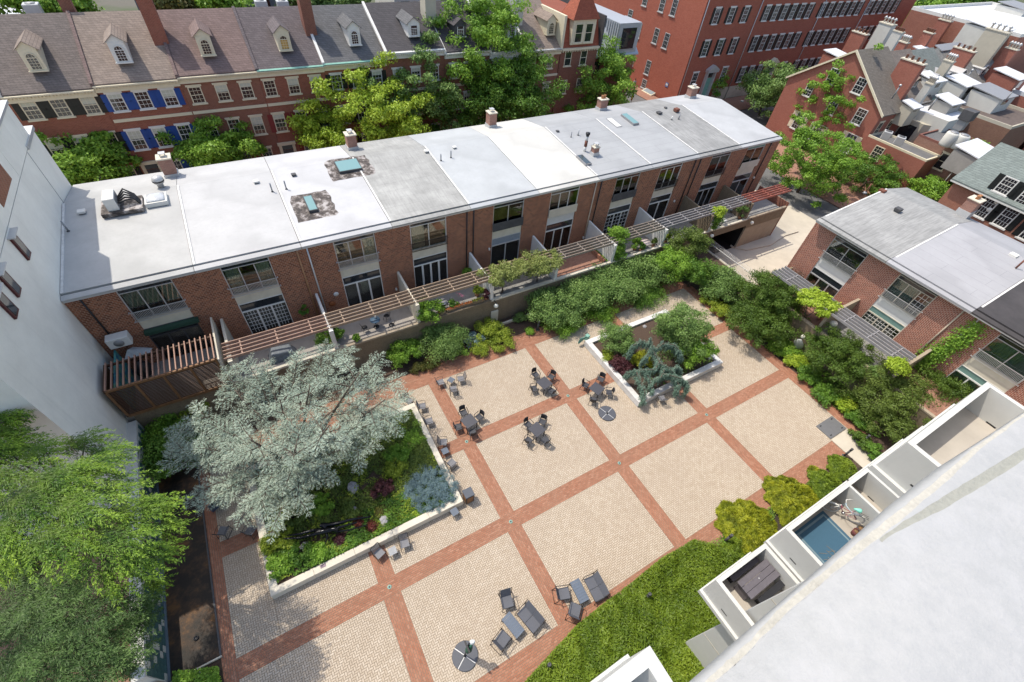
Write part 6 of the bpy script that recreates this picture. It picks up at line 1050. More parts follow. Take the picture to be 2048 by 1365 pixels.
carpet('ground_cover', 'grassy green edging along the lower right red path', px2([(1405, 1093), (1470, 1055), (1560, 1003), (1545, 1040), (1470, 1095)]), .02, 500, .1, .2, 'bright', 425, .3, .2, blade=True); carpet('ground_cover', 'green bed by the red path at the bottom left', px2([(352, 1345), (440, 1335), (452, 1400), (340, 1420)]), 0, 900, .13, .35, 'bright', 426, .5)
carpet('ground_cover', 'low green cover under the shrubs of the east bed', px2([(1395, 570), (1440, 600), (1500, 660), (1570, 720), (1640, 790), (1715, 860), (1760, 880), (1770, 820), (1640, 700), (1560, 640)]), 0, 260, .14, .3, 'maple', 427, .6, .2); carpet('ground_cover', 'low green cover under the viburnum row', px2([(1078, 655), (1200, 612), (1330, 572), (1400, 560), (1395, 540), (1310, 560), (1180, 595), (1075, 630)]), 0, 300, .13, .3, 'bright', 428, .5, .15)
shrub('fresh green bush at the head of the basin by the timber enclosure', 335, 860, .8, 42, .9, 'bright', 430, .13); shrub('deep green bush above the dark basin', 345, 905, .9, 50, 1.0, 'maple', 431, .14); shrub('golden bush behind the silver cedar by the timber enclosure', 395, 820, 1.0, 30, .8, 'yellow', 432, .11)
shrub('red laceleaf maple in the shade of the big planter', 763, 975, .8, 20, .3, 'burg', 433, .08, base=.4); shrub('rusty heuchera clump behind the cream coping', 762, 1022, .5, 9, .1, 'bronze', 434, .09, base=.4); shrub('red flower clump beside the sculpture', 718, 1047, .5, 8, .1, 'red', 435, .09, base=.4); shrub('second red flower clump beside the sculpture', 745, 1055, .5, 7, .1, 'red', 436, .09, base=.4); shrub('magenta flower tuft below the sculpture', 680, 1080, .5, 6, .1, 'burg', 437, .08, base=.4)
for i, (px, py, lm, rx) in enumerate(((540, 1090, 'yellow', 16), (575, 1080, 'yellow', 16), (560, 1130, 'bright', 22), (600, 1110, 'maple', 20), (640, 1105, 'bright', 18), (590, 1030, 'olive', 22), (640, 1010, 'bright', 24), (700, 1020, 'olive', 22), (800, 905, 'bright', 24), (825, 870, 'bright', 26), (790, 935, 'yellow', 22))):
    shrub(['yellow spurge at the left coping corner', 'second yellow spurge near the left coping', 'green mound at the lower left corner of the big planter', 'dark strap leaved clump near the coping', 'green clump left of the magenta tuft', 'olive clump under the cedar', 'bright clump between cedar and sculpture', 'olive clump right of the sculpture', 'airy green clump by the right coping', 'tall airy green clump by the right coping', 'yellow-green clump by the boulder'][i], px, py, .6, rx, .22, lm, 440 + i, .1, base=.4)
shrub('round fine leaved shrub at the left corner of the marble planter', 1234, 680, 1.2, 34, .95, 'grey', 451, .1, per=300, base=.36); shrub('golden dwarf conifer beside the burgundy shrub', 1282, 722, .7, 22, .35, 'gold', 452, .1, base=.36); shrub('burgundy barberry behind the marble coping', 1240, 728, .65, 25, .28, 'burg', 453, .09, base=.36); shrub('low yellow edging at the marble coping', 1217, 712, .5, 12, .12, 'yellow', 454, .08, base=.36)
c = G(1362, 660, 2.3); broad('small_tree', 'bushy fresh green tree in the far corner of the marble planter', (c[0], c[1], .36), c, (2.05, 1.9, 1.9), n=90, per=300, lm='grey', leaf=.12, clump=.5, seed=455, stems=4, trunk=.07, spiky=.1)
c = G(1390, 700, 1.5); broad('small_tree', 'lower skirt of fresh green foliage by the right marble coping', (c[0], c[1], .36), c, (1.5, 1.3, .9), n=36, per=260, lm='bright', leaf=.12, clump=.45, seed=456, stems=3, trunk=.05)
for px, py, z, s, lb in ((812, 893, .6, .3, 'grey boulder among the feathery perennials'), (705, 975, .6, .38, 'grey boulder in the shade of the cedar'), (705, 1025, .6, .36, 'pale boulder behind the sculpture'), (768, 1040, .6, .33, 'pale pink boulder near the coping'), (608, 1092, .6, .25, 'tan boulder below the sculpture'), (577, 1115, .5, .28, 'grey green boulder near the left coping'), (1290, 652, .45, .2, 'small white stone in the marble planter')):
    q = G(px, py, z); r = np.random.default_rng(int(px)); m = MB(); m.lathe([(.0, -s * .6), (s * .8, -s * .5), (s, -.1 * s), (s * .8, s * .35), (s * .35, s * .55), (0, s * .58)], 9, sm=False); m.v = [(x * r.uniform(.8, 1.3), y * r.uniform(.75, 1.1), zz * r.uniform(.85, 1.1)) for x, y, zz in m.v]
    o = m.build('boulder', solid('boulder_stone', (.3, .29, .3), .9, .25, 5), None, (q[0], q[1], q[2] - .1), (0, 0, rnd.uniform(0, 3))); tag(o, lb, 'rock')
# ---------------------------------------------------------------- conifers
def conifer(name, label, base, limbs, lm, seed, spray=.17, dens=26, twig=.75, droop=.12, bark=M_TWIG, trunk=None, tone0=.5, wide=.32, sub=5, group=None, flat=.25, up=.15):
    """limbs: (start, end, twig length) ; twigs leave each limb on both sides and carry needle sprays"""
    r = np.random.default_rng(seed); t_ = thing(name, label, 'tree', base, 0, group); b0 = np.array(base); m = MB(); PP = []; DD = []; TT = []; NN = []; SS = []
    if trunk: 
        for path, ra, rb_ in trunk: tube_np(m, [tuple(np.array(p) - b0) for p in path], ra, rb_, 8)
    for li, (s, e, tl, r0) in enumerate(limbs):
        s, e = np.array(s) - b0, np.array(e) - b0; L_ = np.linalg.norm(e - s); md = (s + e) / 2 + np.array([0, 0, up * L_]) + r.normal(0, .04, 3) * L_
        tt = np.linspace(0, 1, 9)[:, None]; path = (1 - tt) ** 2 * s + 2 * tt * (1 - tt) * md + tt ** 2 * e; tube_np(m, [tuple(p) for p in path], r0, .012, 5); lt = r.normal(0, .1)
        nt_ = max(4, int(L_ * 3.3)); 
        for k in range(nt_ + 1):
            t0 = .18 + .82 * k / nt_; p = (1 - t0) ** 2 * s + 2 * t0 * (1 - t0) * md + t0 ** 2 * e; d = unit(((2 * (1 - t0) * (md - s) + 2 * t0 * (e - md)))[None])[0]
            for sd in ((-1, 1) if k < nt_ else (0,)):
                sdv = np.cross(d, [0, 0, 1.]) * sd; l_ = tl * (1.05 - .55 * abs(t0 - .55)) * r.uniform(.6, 1.15) if sd else tl * .5; td = unit((d * .75 + sdv * 1.0 + np.array([0, 0, r.normal(.05, flat)]))[None])[0]; q = p + td * l_ - np.array([0, 0, droop * l_ * l_])
                m.bar(tuple(p), tuple(q), .012) if l_ > .25 else None
                for ly in range(1):
                    n = int(dens * l_) + 4; u = (np.arange(n)[:, None] + r.random((n, 1))) / n; sg = np.where(np.arange(n)[:, None] % 2, 1, -1) * 1.0; side = np.cross(td, [0, 0, 1.]); ln = spray * (1.25 - .8 * u)
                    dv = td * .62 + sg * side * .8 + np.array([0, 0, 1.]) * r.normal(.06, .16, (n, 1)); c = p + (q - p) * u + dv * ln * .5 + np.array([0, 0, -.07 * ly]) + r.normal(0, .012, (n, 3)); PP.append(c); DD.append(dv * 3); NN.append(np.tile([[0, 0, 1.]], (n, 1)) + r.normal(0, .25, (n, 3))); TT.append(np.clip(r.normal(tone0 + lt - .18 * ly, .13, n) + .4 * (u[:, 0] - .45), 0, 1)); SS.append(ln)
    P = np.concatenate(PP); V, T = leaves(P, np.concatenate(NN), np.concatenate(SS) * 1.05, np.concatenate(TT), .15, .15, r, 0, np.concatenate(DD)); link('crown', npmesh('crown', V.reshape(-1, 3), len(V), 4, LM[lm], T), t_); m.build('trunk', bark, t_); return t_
# silver cedar of the big planter: several leaning stems from one foot, flat sprays
r = np.random.default_rng(500); base = (-1.75, 8.3, .4); b0 = np.array(base); limbs = []; trunks = []
tips = [(620, 770, 6.6), (720, 745, 6.2), (560, 800, 6.4), (500, 880, 5.6), (770, 800, 5.0), (660, 850, 7.2), (470, 780, 5.0), (590, 900, 6.8)]
for (px, py, z) in tips:
    e = np.array(G(px, py, z)); md = (b0 + e) / 2 + np.array([0, 0, .6]); tt = np.linspace(0, 1, 7)[:, None]; path = (1 - tt) ** 2 * b0 + 2 * tt * (1 - tt) * md + tt ** 2 * e; trunks.append(([tuple(p) for p in path], .11, .03))
    for k in range(8):
        t0 = .4 + .6 * k / 8; p = (1 - t0) ** 2 * b0 + 2 * t0 * (1 - t0) * md + t0 ** 2 * e; a = r.random() * 6.283; L_ = r.uniform(1.0, 2.4) * (1.15 - .4 * t0); limbs.append((tuple(p), (p[0] + math.cos(a) * L_, p[1] + math.sin(a) * L_, p[2] + r.uniform(-.25, .35)), .6, .03))
for (px, py, z, n_) in ((330, 925, 3.2, 1), (345, 860, 3.4, 1), (400, 830, 3.8, 1), (440, 990, 3.0, 1), (395, 985, 3.0, 1), (480, 1040, 3.0, 1), (560, 1040, 3.0, 1), (520, 1010, 3.2, 1), (590, 1000, 3.2, 1), (630, 960, 3.4, 1), (600, 955, 3.6, 1), (700, 900, 3.4, 1), (750, 895, 3.4, 1), (775, 860, 3.6, 1), (800, 830, 4.0, 1), (815, 790, 4.2, 1), (800, 755, 4.4, 1), (760, 715, 5.0, 1), (700, 700, 5.2, 1), (600, 705, 5.4, 1), (530, 730, 5.2, 1), (450, 745, 5.0, 1), (490, 725, 5.4, 1), (650, 690, 5.6, 1), (410, 900, 3.8, 1), (540, 960, 3.6, 1), (455, 900, 4.2, 1), (720, 850, 4.4, 1), (350, 905, 3.6, 1), (425, 850, 4.2, 1), (660, 930, 3.6, 1)):
    e = G(px, py, z); s = b0 + (np.array(e) - b0) * .3 + np.array([0, 0, .9]); limbs.append((tuple(s), e, .95, .045))
    for j in range(3 if px < 520 or py > 950 else 2):
        f_ = r.uniform(.55, .95); p = s + (np.array(e) - s) * f_; a = r.random() * 6.28; limbs.append((tuple(p + np.array([0, 0, .2])), (p[0] + math.cos(a) * 1.2, p[1] + math.sin(a) * 1.2, p[2] + .1), .6, .02))
conifer('silver_cedar', 'large silver-blue cedar with tiered feathery branches in the big planter', base, limbs, 'silver', 501, spray=.23, dens=26, trunk=trunks, wide=.3, flat=.3, droop=.2, tone0=.56, bark=M_BARK)
# blue mounded spruce at the lower right corner of the big planter
c = G(862, 972, .9); r = np.random.default_rng(510); t_ = thing('blue_spruce', 'mounded blue spruce spilling over the right corner of the big planter', 'shrub', (c[0], c[1], .4)); cs, rs = [], []
for k in range(150):
    a = r.random() * 6.28; q = math.sqrt(r.random()) * 1.55; cs.append((q * math.cos(a), q * math.sin(a) * .95, .62 * (1 - (q / 1.7) ** 2) + r.normal(0, .06))); rs.append(.2 * r.uniform(.7, 1.2))
P, N, T = clump_points(cs, rs, 190, r, .6, .6); V, T = leaves(P, N, .06, np.clip(T, 0, 1), .4, .5, r, 0, N * .8); link('foliage', npmesh('foliage', V.reshape(-1, 3), len(V), 4, LM['spruce'], T), t_); MB().tube([(0, 0, 0), (.1, .05, .5)], .06).build('stem', M_BARK, t_)
# weeping blue atlas cedar of the marble planter
def weeping():
    base = np.array((23.9, 6.0, .36)); r = np.random.default_rng(520); t_ = thing('weeping_cedar', 'weeping blue cedar with drooping curtains over the marble planter', 'tree', tuple(base)); m = MB(); PP, DD, TT, NN = [], [], [], []
    W = lambda L_: [np.array(G(a, b_, z)) - base for a, b_, z in L_]
    arms = [W([(1318, 740, .5), (1312, 715, 1.8), (1305, 697, 2.6), (1301, 676, 3.2)]), W([(1312, 715, 2.2), (1302, 690, 2.7), (1285, 682, 2.7), (1266, 692, 2.3), (1260, 712, 1.5)]), W([(1310, 700, 2.4), (1325, 688, 2.7), (1348, 690, 2.6), (1360, 702, 2.3), (1364, 718, 1.7)]), W([(1312, 712, 2.2), (1322, 728, 2.2), (1340, 738, 2.0), (1350, 752, 1.7)]), W([(1318, 725, 2.2), (1310, 740, 2.1), (1290, 740, 2.0), (1268, 742, 1.8), (1250, 752, 1.4)]), W([(1272, 742, 1.9), (1280, 762, 1.7), (1290, 785, 1.4), (1286, 805, .9)]), W([(1290, 741, 1.9), (1300, 760, 1.7), (1306, 785, 1.3)]), W([(1330, 738, 2.0), (1322, 755, 1.9), (1308, 760, 1.6)]), W([(1325, 748, 2.0), (1345, 752, 1.9), (1365, 758, 1.7), (1378, 770, 1.4), (1372, 785, .8)]), W([(1350, 754, 1.8), (1358, 772, 1.4), (1352, 788, .9)]), W([(1305, 700, 2.5), (1295, 712, 2.2), (1284, 728, 1.5)]), W([(1350, 735, 2.0), (1358, 735, 1.8), (1362, 748, 1.3)])]
    for ai, A in enumerate(arms):
        pts = []
        for a, b_ in zip(A[:-1], A[1:]): pts += [a + (b_ - a) * s for s in np.linspace(0, 1, 6)[:-1]]
        pts.append(A[-1]); tube_np(m, [tuple(p) for p in pts], .1 if ai == 0 else .055, .02, 6)
        for i in range(len(pts) - 1):
            for k in range(7 if ai else 5):
                p = pts[i] + (pts[i + 1] - pts[i]) * r.random() + r.normal(0, .075, 3); L_ = r.uniform(.22, .68) * (1 if ai else .5); n = int(L_ * 120) + 12; u = r.random((n, 1)); sw = r.normal(0, .15, 2)
                c = p + np.array([sw[0], sw[1], -1.0]) * L_ * u + r.normal(0, .045, (n, 3)); PP.append(c); DD.append(np.tile([sw[0] * 2, sw[1] * 2, -1.], (n, 1))); NN.append(r.normal(0, 1, (n, 3)) + [0, 0, .8]); TT.append(np.clip(r.normal(.62, .16, n) - .35 * u[:, 0], 0, 1))
    V, T = leaves(np.concatenate(PP), np.concatenate(NN), .075, np.concatenate(TT), .4, .3, r, 0, np.concatenate(DD)); link('crown', npmesh('crown', V.reshape(-1, 3), len(V), 4, LM['bluegreen'], T), t_); m.build('trunk', M_BARK, t_)
weeping()
# golden-green hinoki cypress at the left: long drooping fan sprays
def fan_tree(name, label, base, top, tufts, lm, seed, spray, n, size, bias, group=None, aspect=.3, dz=.5, spread=.5, lift=.3, layers=3):
    r = np.random.default_rng(seed); b0 = np.array(base); t_ = thing(name, label, 'tree', base, 0, group); PP, DD, TT, NN = [], [], [], []; m = MB(); tp = np.array(top) - b0; tube_np(m, [(0, 0, 0), tuple(tp * .5 + r.normal(0, .1, 3)), tuple(tp)], .28, .06, 9)
    for (c, rad) in tufts:
        c = np.array(c) - b0; h0 = min(max(c[2] * .8, .5), tp[2]); s = tp * (h0 / tp[2]); tube_np(m, [tuple(s), tuple((s + c) / 2 + np.array([0, 0, .2])), tuple(c)], .07, .02, 5); out = unit((c - s)[None])[0]
        d0 = unit((out * np.array([1, 1, 0]) * .6 + np.array(bias))[None])[0]; o = c - d0 * rad * .8; lt0 = r.normal(0, .07); sd0 = unit(np.cross(d0, [0, 0, 1.])[None])[0]
        for ly in range(layers):
            for k in range(int(n * rad)):
                a_ = r.normal(0, spread); L_ = rad * 1.75 * r.uniform(.7, 1.12) * math.cos(min(1.4, abs(a_)) * .75); d = d0 * math.cos(a_) + sd0 * math.sin(a_); q = int(34 * max(.6, L_)); u = r.random((q, 1)) ** .75; sg = r.choice([-1., 1.], (q, 1)); sd = unit(np.cross(d, [0, 0, 1.])[None])[0]; wd = spray * L_ * (1.05 - u) * r.random((q, 1))
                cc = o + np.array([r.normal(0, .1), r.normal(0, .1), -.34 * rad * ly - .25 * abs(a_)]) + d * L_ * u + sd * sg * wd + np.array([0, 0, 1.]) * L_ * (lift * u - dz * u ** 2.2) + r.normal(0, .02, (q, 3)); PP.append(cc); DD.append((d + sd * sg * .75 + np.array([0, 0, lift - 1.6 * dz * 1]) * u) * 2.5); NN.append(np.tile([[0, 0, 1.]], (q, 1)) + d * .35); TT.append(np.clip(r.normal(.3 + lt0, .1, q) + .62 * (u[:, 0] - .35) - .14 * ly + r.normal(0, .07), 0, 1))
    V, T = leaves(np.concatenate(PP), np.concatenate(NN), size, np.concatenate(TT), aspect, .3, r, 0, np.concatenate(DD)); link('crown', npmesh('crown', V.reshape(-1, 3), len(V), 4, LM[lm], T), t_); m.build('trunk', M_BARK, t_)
tf_ = [(G(px, py, z), rad) for px, py, z, rad in ((0, 775, 9.5, .5), (25, 768, 9.4, .35), (-30, 780, 9.6, .8), (-30, 830, 9.6, .9), (20, 830, 9.6, .5), (-60, 790, 9.8, .9), (5, 860, 9.4, .6))]
fan_tree('hinoki_cypress', 'tips of a second golden cypress reaching in at the left edge over the white wall', (-15.5, 9.5, -.02), G(-160, 850, 11.0), tf_, 'hinoki', 531, .15, 30, .12, (.75, -.55, .0), aspect=.22, spread=.42)
tf_ = []
for px, py, z, rad in ((40, 880, 9.0, .7), (10, 900, 9.2, .8), (20, 960, 10.0, 1.0), (90, 900, 9.5, .8), (170, 880, 9.0, .8), (140, 950, 10.0, 1.0), (215, 905, 8.8, .75), (60, 1010, 10.4, 1.1), (160, 1030, 10.3, 1.1), (240, 970, 9.2, .8), (260, 1030, 9.2, .9), (310, 1010, 8.4, .7), (340, 1050, 8.0, .55), (220, 1090, 9.8, 1.0), (290, 1110, 8.8, .75), (110, 1090, 10.3, 1.0), (20, 1070, 10.0, .9), (230, 1150, 9.0, .75), (330, 1100, 8.0, .5), (180, 940, 9.6, .9), (100, 970, 10.2, 1.0), (-30, 1010, 10.3, 1.0), (-30, 900, 9.8, 1.0), (310, 1165, 6.5, .5), (0, 1120, 9.0, .9)): tf_.append((G(px, py, z), rad))
tf_ = [(c, r_ * 1.12) for c, r_ in tf_]
fan_tree('hinoki_cypress', 'big golden-green cypress with drooping fan sprays in front of the white building', (-9.6, 5.9, -.02), G(110, 960, 9.3), tf_, 'hinoki', 530, .15, 25, .12, (.75, -.55, .0), aspect=.22, spread=.45, layers=2)
tf_ = []
for px, py, z, rad in ((40, 1180, 8.5, .8), (110, 1190, 8.8, .8), (20, 1250, 8.5, .8), (100, 1260, 8.8, .9), (180, 1240, 8.6, .8), (240, 1220, 7.8, .65), (60, 1320, 8.6, .9), (160, 1310, 8.4, .8), (230, 1290, 7.6, .7), (280, 1240, 6.8, .5), (285, 1210, 7.0, .45), (200, 1360, 8.0, .8), (0, 1360, 8.6, .9), (265, 1320, 7.0, .5), (120, 1380, 8.4, .9), (-30, 1250, 8.8, .9), (150, 1150, 8.4, .6), (50, 1120, 8.2, .5)): tf_.append((G(px, py, z), rad))
tf_ = [(c, r_ * 1.35) for c, r_ in tf_]
fan_tree('pine_tree', 'dark brushy pine below the golden cypress at the bottom left', (-9.9, 1.5, -.02), G(120, 1260, 7.8), tf_, 'pine', 540, .34, 30, .1, (.3, -.3, .1), aspect=.2, dz=.15, spread=.9, lift=.35, layers=3)
# brown paved court and low wall glimpsed behind the conifers, bottom left
tag(MB().box(-26, -20, -1.4, -9.7, 10.8, -.02).build('side_court', M_SWF), kind='structure')
wallbox('low_wall', 'beige low wall and dark planter gap at the bottom left corner', (-10.6, -4, -.02, -9.1, .8, 1.1), M_BEIGE)
# ================================================================ FURNITURE
def face(p, q): return math.atan2(q[1] - p[1], q[0] - p[0]) + math.pi / 2      # rotation that turns a piece built facing -y towards q
def arm_chair():
    """moulded dining chair with arms, facing -y"""
    t_ = thing('dining_chair', 'x', 'chair'); s = MB(); n = 6
    V = [(-.23, -.23, .44), (.23, -.23, .44), (.25, .2, .43), (-.25, .2, .43)]; s.slab(V, .03); bevel(s.build('seat', M_DSEAT, t_), .01)
    b_ = MB(); rows = 5; cols = 6; pts = []
    for i in range(rows + 1):
        z = .45 + .4 * i / rows
        for j in range(cols + 1):
            a = (j / cols - .5) * 1.7; pts.append((.27 * math.sin(a) * (1.02 + .05 * i / rows), .02 + .22 * math.cos(a) + .07 * i / rows, z))
    fs = [(i * (cols + 1) + j, i * (cols + 1) + j + 1, (i + 1) * (cols + 1) + j + 1, (i + 1) * (cols + 1) + j) for i in range(rows) for j in range(cols)]; b_.add(pts, fs, 0, True); o = b_.build('backrest', M_CHAR, t_); md = o.modifiers.new('thick', 'SOLIDIFY'); md.thickness = .025
    for sx in (-1, 1): MB().tube([(sx * .26, -.24, .64), (sx * .28, -.05, .67), (sx * .27, .14, .68)], .022, 6).build('armrest', M_CHAR, t_)
    for sx in (-1, 1):
        MB().tube([(sx * .24, -.22, .43), (sx * .27, -.27, 0)], [.022, .016], 6).build('leg', M_CHAR, t_); MB().tube([(sx * .24, .2, .43), (sx * .27, .29, 0)], [.022, .016], 6).build('leg', M_CHAR, t_); MB().tube([(sx * .25, -.23, .44), (sx * .265, -.24, .64)], .018, 6).build('arm_support', M_CHAR, t_)
    return t_
def dining_table():
    t_ = thing('dining_table', 'x', 'table'); bevel(MB().box(-.44, -.44, .71, .44, .44, .74).build('tabletop', solid('table_charcoal', (.055, .055, .066), .55, .06, 6), t_), .012); MB().lathe([(.05, .12), (.05, .69), (.0, .69)], 10).build('umbrella_sleeve', M_CHAR, t_)
    lg = MB().box(-.025, -.025, 0, .025, .025, .71).mesh('leg', M_CHAR)
    for x in (-.38, .38):
        for y in (-.38, .38): link('leg', lg, t_, (x, y, 0))
    return t_
M_DSEAT = solid('dark_seat', (.05, .052, .062), .6, .1, 20)
CHAIR0 = arm_chair(); TABLE0 = dining_table(); used = set()
def put(proto, x, y, rz, label, group, z=0.0):
    c = proto if proto.name not in used else copy_tree(proto)
    used.add(proto.name); c.location = (x, y, z); c.rotation_euler = (0, 0, rz); c['label'] = label; c['group'] = group; return c
sets = [('left of the two near the marble planter', (1089, 766), 12, [(1071, 748), (1103, 752), (1068, 776), (1104, 781)]), ('at the left corner of the marble planter', (1194, 777), 18, [(1171, 769), (1202, 757), (1219, 784), (1187, 799)]),
        ('standing alone in the middle panel', (1074, 859), 14, [(1056, 848), (1085, 842), (1057, 880), (1091, 880)]), ('on the red crossing right of the big planter', (938, 842), 10, [(927, 824), (959, 833), (916, 853), (945, 864)])]
wd = ['upper left', 'upper right', 'lower left', 'lower right']
for nm, tp, rot, ch in sets:
    g = G(tp[0], tp[1], .74); put(TABLE0, g[0], g[1], math.radians(rot), 'square charcoal dining table, ' + nm, 'square dining tables on the plaza')
    cc = sorted(range(4), key=lambda i: (ch[i][1] > tp[1], ch[i][0]))
    for k, i in enumerate(cc):
        p = G(ch[i][0], ch[i][1], .5); put(CHAIR0, p[0], p[1], face(p, g) + rnd.uniform(-.12, .12), '%s armchair at the table %s' % (wd[k], nm), 'charcoal armchairs around the dining tables')
# woven chairs along the planter and the small group near the path
def mesh_chair():
    t_ = thing('woven_chair', 'x', 'chair'); M_W = solid('woven_mesh', (.17, .17, .185), .7, .3, 30); s = MB(); s.slab([(-.24, -.24, .43), (.24, -.24, .43), (.22, .22, .41), (-.22, .22, .41)], .012); s.build('seat', M_W, t_)
    b_ = MB()
    for k in range(7): X = -.21 + .07 * k; b_.bar((X, .23, .44), (X * 1.08, .33, .84), .016)
    for k in range(6): Z = .5 + .068 * k; b_.bar((-.23, .235 + .1 * (Z - .44) / .4, Z), (.23, .235 + .1 * (Z - .44) / .4, Z), .014)
    B = b_.build('backrest', M_W, t_); MB().tube([(-.25, .23, .42), (-.26, .34, .82), (-.2, .35, .87), (.2, .35, .87), (.26, .34, .82), (.25, .23, .42)], .016, 6).build('back_frame', M_BLACK, B)
    for sx in (-1, 1): MB().tube([(sx * .25, .24, .64), (sx * .28, 0, .66), (sx * .27, -.23, .62), (sx * .25, -.25, .43), (sx * .25, -.28, 0), (sx * .25, -.05, .01), (sx * .25, .3, 0), (sx * .25, .24, .42)], .014, 6).build('side_frame', M_BLACK, t_)
    return t_
def side_table(m, name='side_table', w_=.42, h_=.45):
    t_ = thing(name, 'x', 'table'); k = 5
    for i in range(k): MB().box(-w_ / 2, -w_ / 2 + i * w_ / k + .004, h_ - .025, w_ / 2, -w_ / 2 + (i + 1) * w_ / k - .004, h_).build('slat', m, t_)
    lg = MB().box(-.014, -.014, 0, .014, .014, h_ - .025).mesh('leg', M_BLACK); [link('leg', lg, t_, (x, y, 0)) for x in (-w_ / 2 + .02, w_ / 2 - .02) for y in (-w_ / 2 + .02, w_ / 2 - .02)]
    return t_
MC0 = mesh_chair(); ST0 = side_table(M_SLATE); ST1 = side_table(solid('pale_slat', (.3, .31, .33), .5)); WG = 'woven chairs beside the planter and path'
tb_ = G(902, 760, .45)
put(ST0, tb_[0], tb_[1], .5, 'blue-grey side table among the three woven chairs near the path', 'slatted side tables')
for (px, py, lb) in ((881, 764, 'woven chair left of the blue-grey side table near the path'), (922, 757, 'woven chair right of the blue-grey side table near the path'), (907, 778, 'woven chair below the blue-grey side table near the path')): p = G(px, py, .45); put(MC0, p[0], p[1], face(p, tb_) + rnd.uniform(-.3, .3), lb, WG)
for (px, py, a, lb) in ((844, 812, 1.3, 'woven chair nearest the upper right corner of the big planter'), (858, 842, 1.45, 'second woven chair along the right coping of the big planter'), (817, 801, .4, 'woven chair half hidden by the cedar tips'), (886, 884, 1.1, 'dark backed chair left of the lower side table by the coping'), (903, 926, 1.9, 'chair right of the side table by the coping')): p = G(px, py, .45); put(MC0, p[0], p[1], a, lb, WG)
p = G(890, 902, .45); put(ST0, p[0], p[1], 0, 'blue-grey side table between two chairs at the right coping', 'slatted side tables')
p = G(909, 1024, .42); put(ST0, p[0], p[1], .1, 'small dark side table below the litter bin', 'slatted side tables')
for (px, py, a, lb) in ((758, 1106, .35, 'woven chair left of the pale side table at the lower coping'), (809, 1086, -.15, 'woven chair right of the pale side table at the lower coping'), (445, 1062, 2.6, 'lone dark chair on the red path left of the big planter'), (501, 1060, 2.3, 'second dark chair under the cedar tips left of the big planter'), (1325, 797, 2.9, 'black chair in the shade under the weeping cedar')): p = G(px, py, .45); put(MC0, p[0], p[1], a, lb, WG)
p = G(785, 1102, .45); put(ST1, p[0], p[1], 0, 'pale slatted side table at the lower coping', 'slatted side tables')
q = G(428, 1012, .5); t_ = thing('folded_chairs', 'two blue folding chairs leaning together under the cedar at the basin edge', 'chair', (q[0], q[1], 0), .5)
for k in range(2): MB().box(-.25, k * .14, .1, .25, k * .14 + .03, .95).build('panel', solid('navy_resin', (.05, .07, .13), .5), t_, rot=(.25, 0, 0))
# litter bin
q = G(935, 1003, 0); t_ = thing('litter_bin', 'black litter bin with timber side panels at the corner of the big planter', 'bin', (q[0] + .1, q[1] + .1, 0)); MB().box(-.25, -.25, 0, .25, .25, .85).build('body', M_BLACK, t_); [one_box('timber_panel', b_, M_WOOD, t_) for b_ in ((-.2, -.27, .08, .2, -.25, .75), (-.27, -.2, .08, -.25, .2, .75), (.25, -.2, .08, .27, .2, .75))]; bevel(MB().box(-.29, -.29, .85, .29, .29, .92).build('lid', solid('bin_lid', (.07, .08, .1), .4), t_), .02)
# lounge sets
def lounge(name, w_, seats, cat):
    """metal framed lounge seat facing -y with sling seat and back"""
    t_ = thing(name, 'x', cat); sw = (w_ - .08) / seats
    for k in range(seats):
        a = -w_ / 2 + .04 + k * sw; bevel(MB().slab([(a + .006, -.36, .4), (a + sw - .006, -.36, .4), (a + sw - .006, .22, .34), (a + .006, .22, .34)], .04).build('seat', M_SEAT, t_), .012); bevel(MB().slab([(a + .006, .2, .38), (a + sw - .006, .2, .38), (a + sw - .006, .42, .86), (a + .006, .42, .86)], .035).build('backrest', M_SEAT, t_), .012)
    for sx in (-1, 1): x = sx * w_ / 2; MB().tube([(x, -.38, 0), (x, -.36, .56), (x, -.3, .6), (x, .3, .6), (x, .42, .88), (x, .26, .36), (x, .48, 0)], .018, 6).build('arm_frame', M_BLACK, t_)
    MB().tube([(-w_ / 2, -.36, .38), (w_ / 2, -.36, .38)], .015, 6).build('front_rail', M_BLACK, t_); MB().tube([(-w_ / 2, .47, .02), (w_ / 2, .47, .02)], .013, 6).build('rear_rail', M_BLACK, t_); return t_
LA = lounge('lounge_armchair', .66, 1, 'armchair'); LS = lounge('loveseat', 1.28, 2, 'loveseat')
def coffee():
    t_ = thing('coffee_table', 'x', 'table'); n = 8; W_, D_ = 1.12, .56
    sm = MB().box(.004, -D_ / 2, .39, W_ / n - .004, D_ / 2, .415).mesh('slat', M_SLATE); [link('slat', sm, t_, (-W_ / 2 + i * W_ / n, 0, 0)) for i in range(n)]
    f = MB(); [f.box(-W_ / 2 + .002, y, .34, W_ / 2 - .002, y + .03, .388) for y in (-D_ / 2 + .002, D_ / 2 - .032)]; f.build('frame', M_BLACK, t_); lg = MB().box(-.02, -.02, 0, .02, .02, .34).mesh('leg', M_BLACK); [link('leg', lg, t_, (x, y, 0)) for x in (-W_ / 2 + .03, W_ / 2 - .03) for y in (-D_ / 2 + .03, D_ / 2 - .03)]; return t_
CT = coffee()
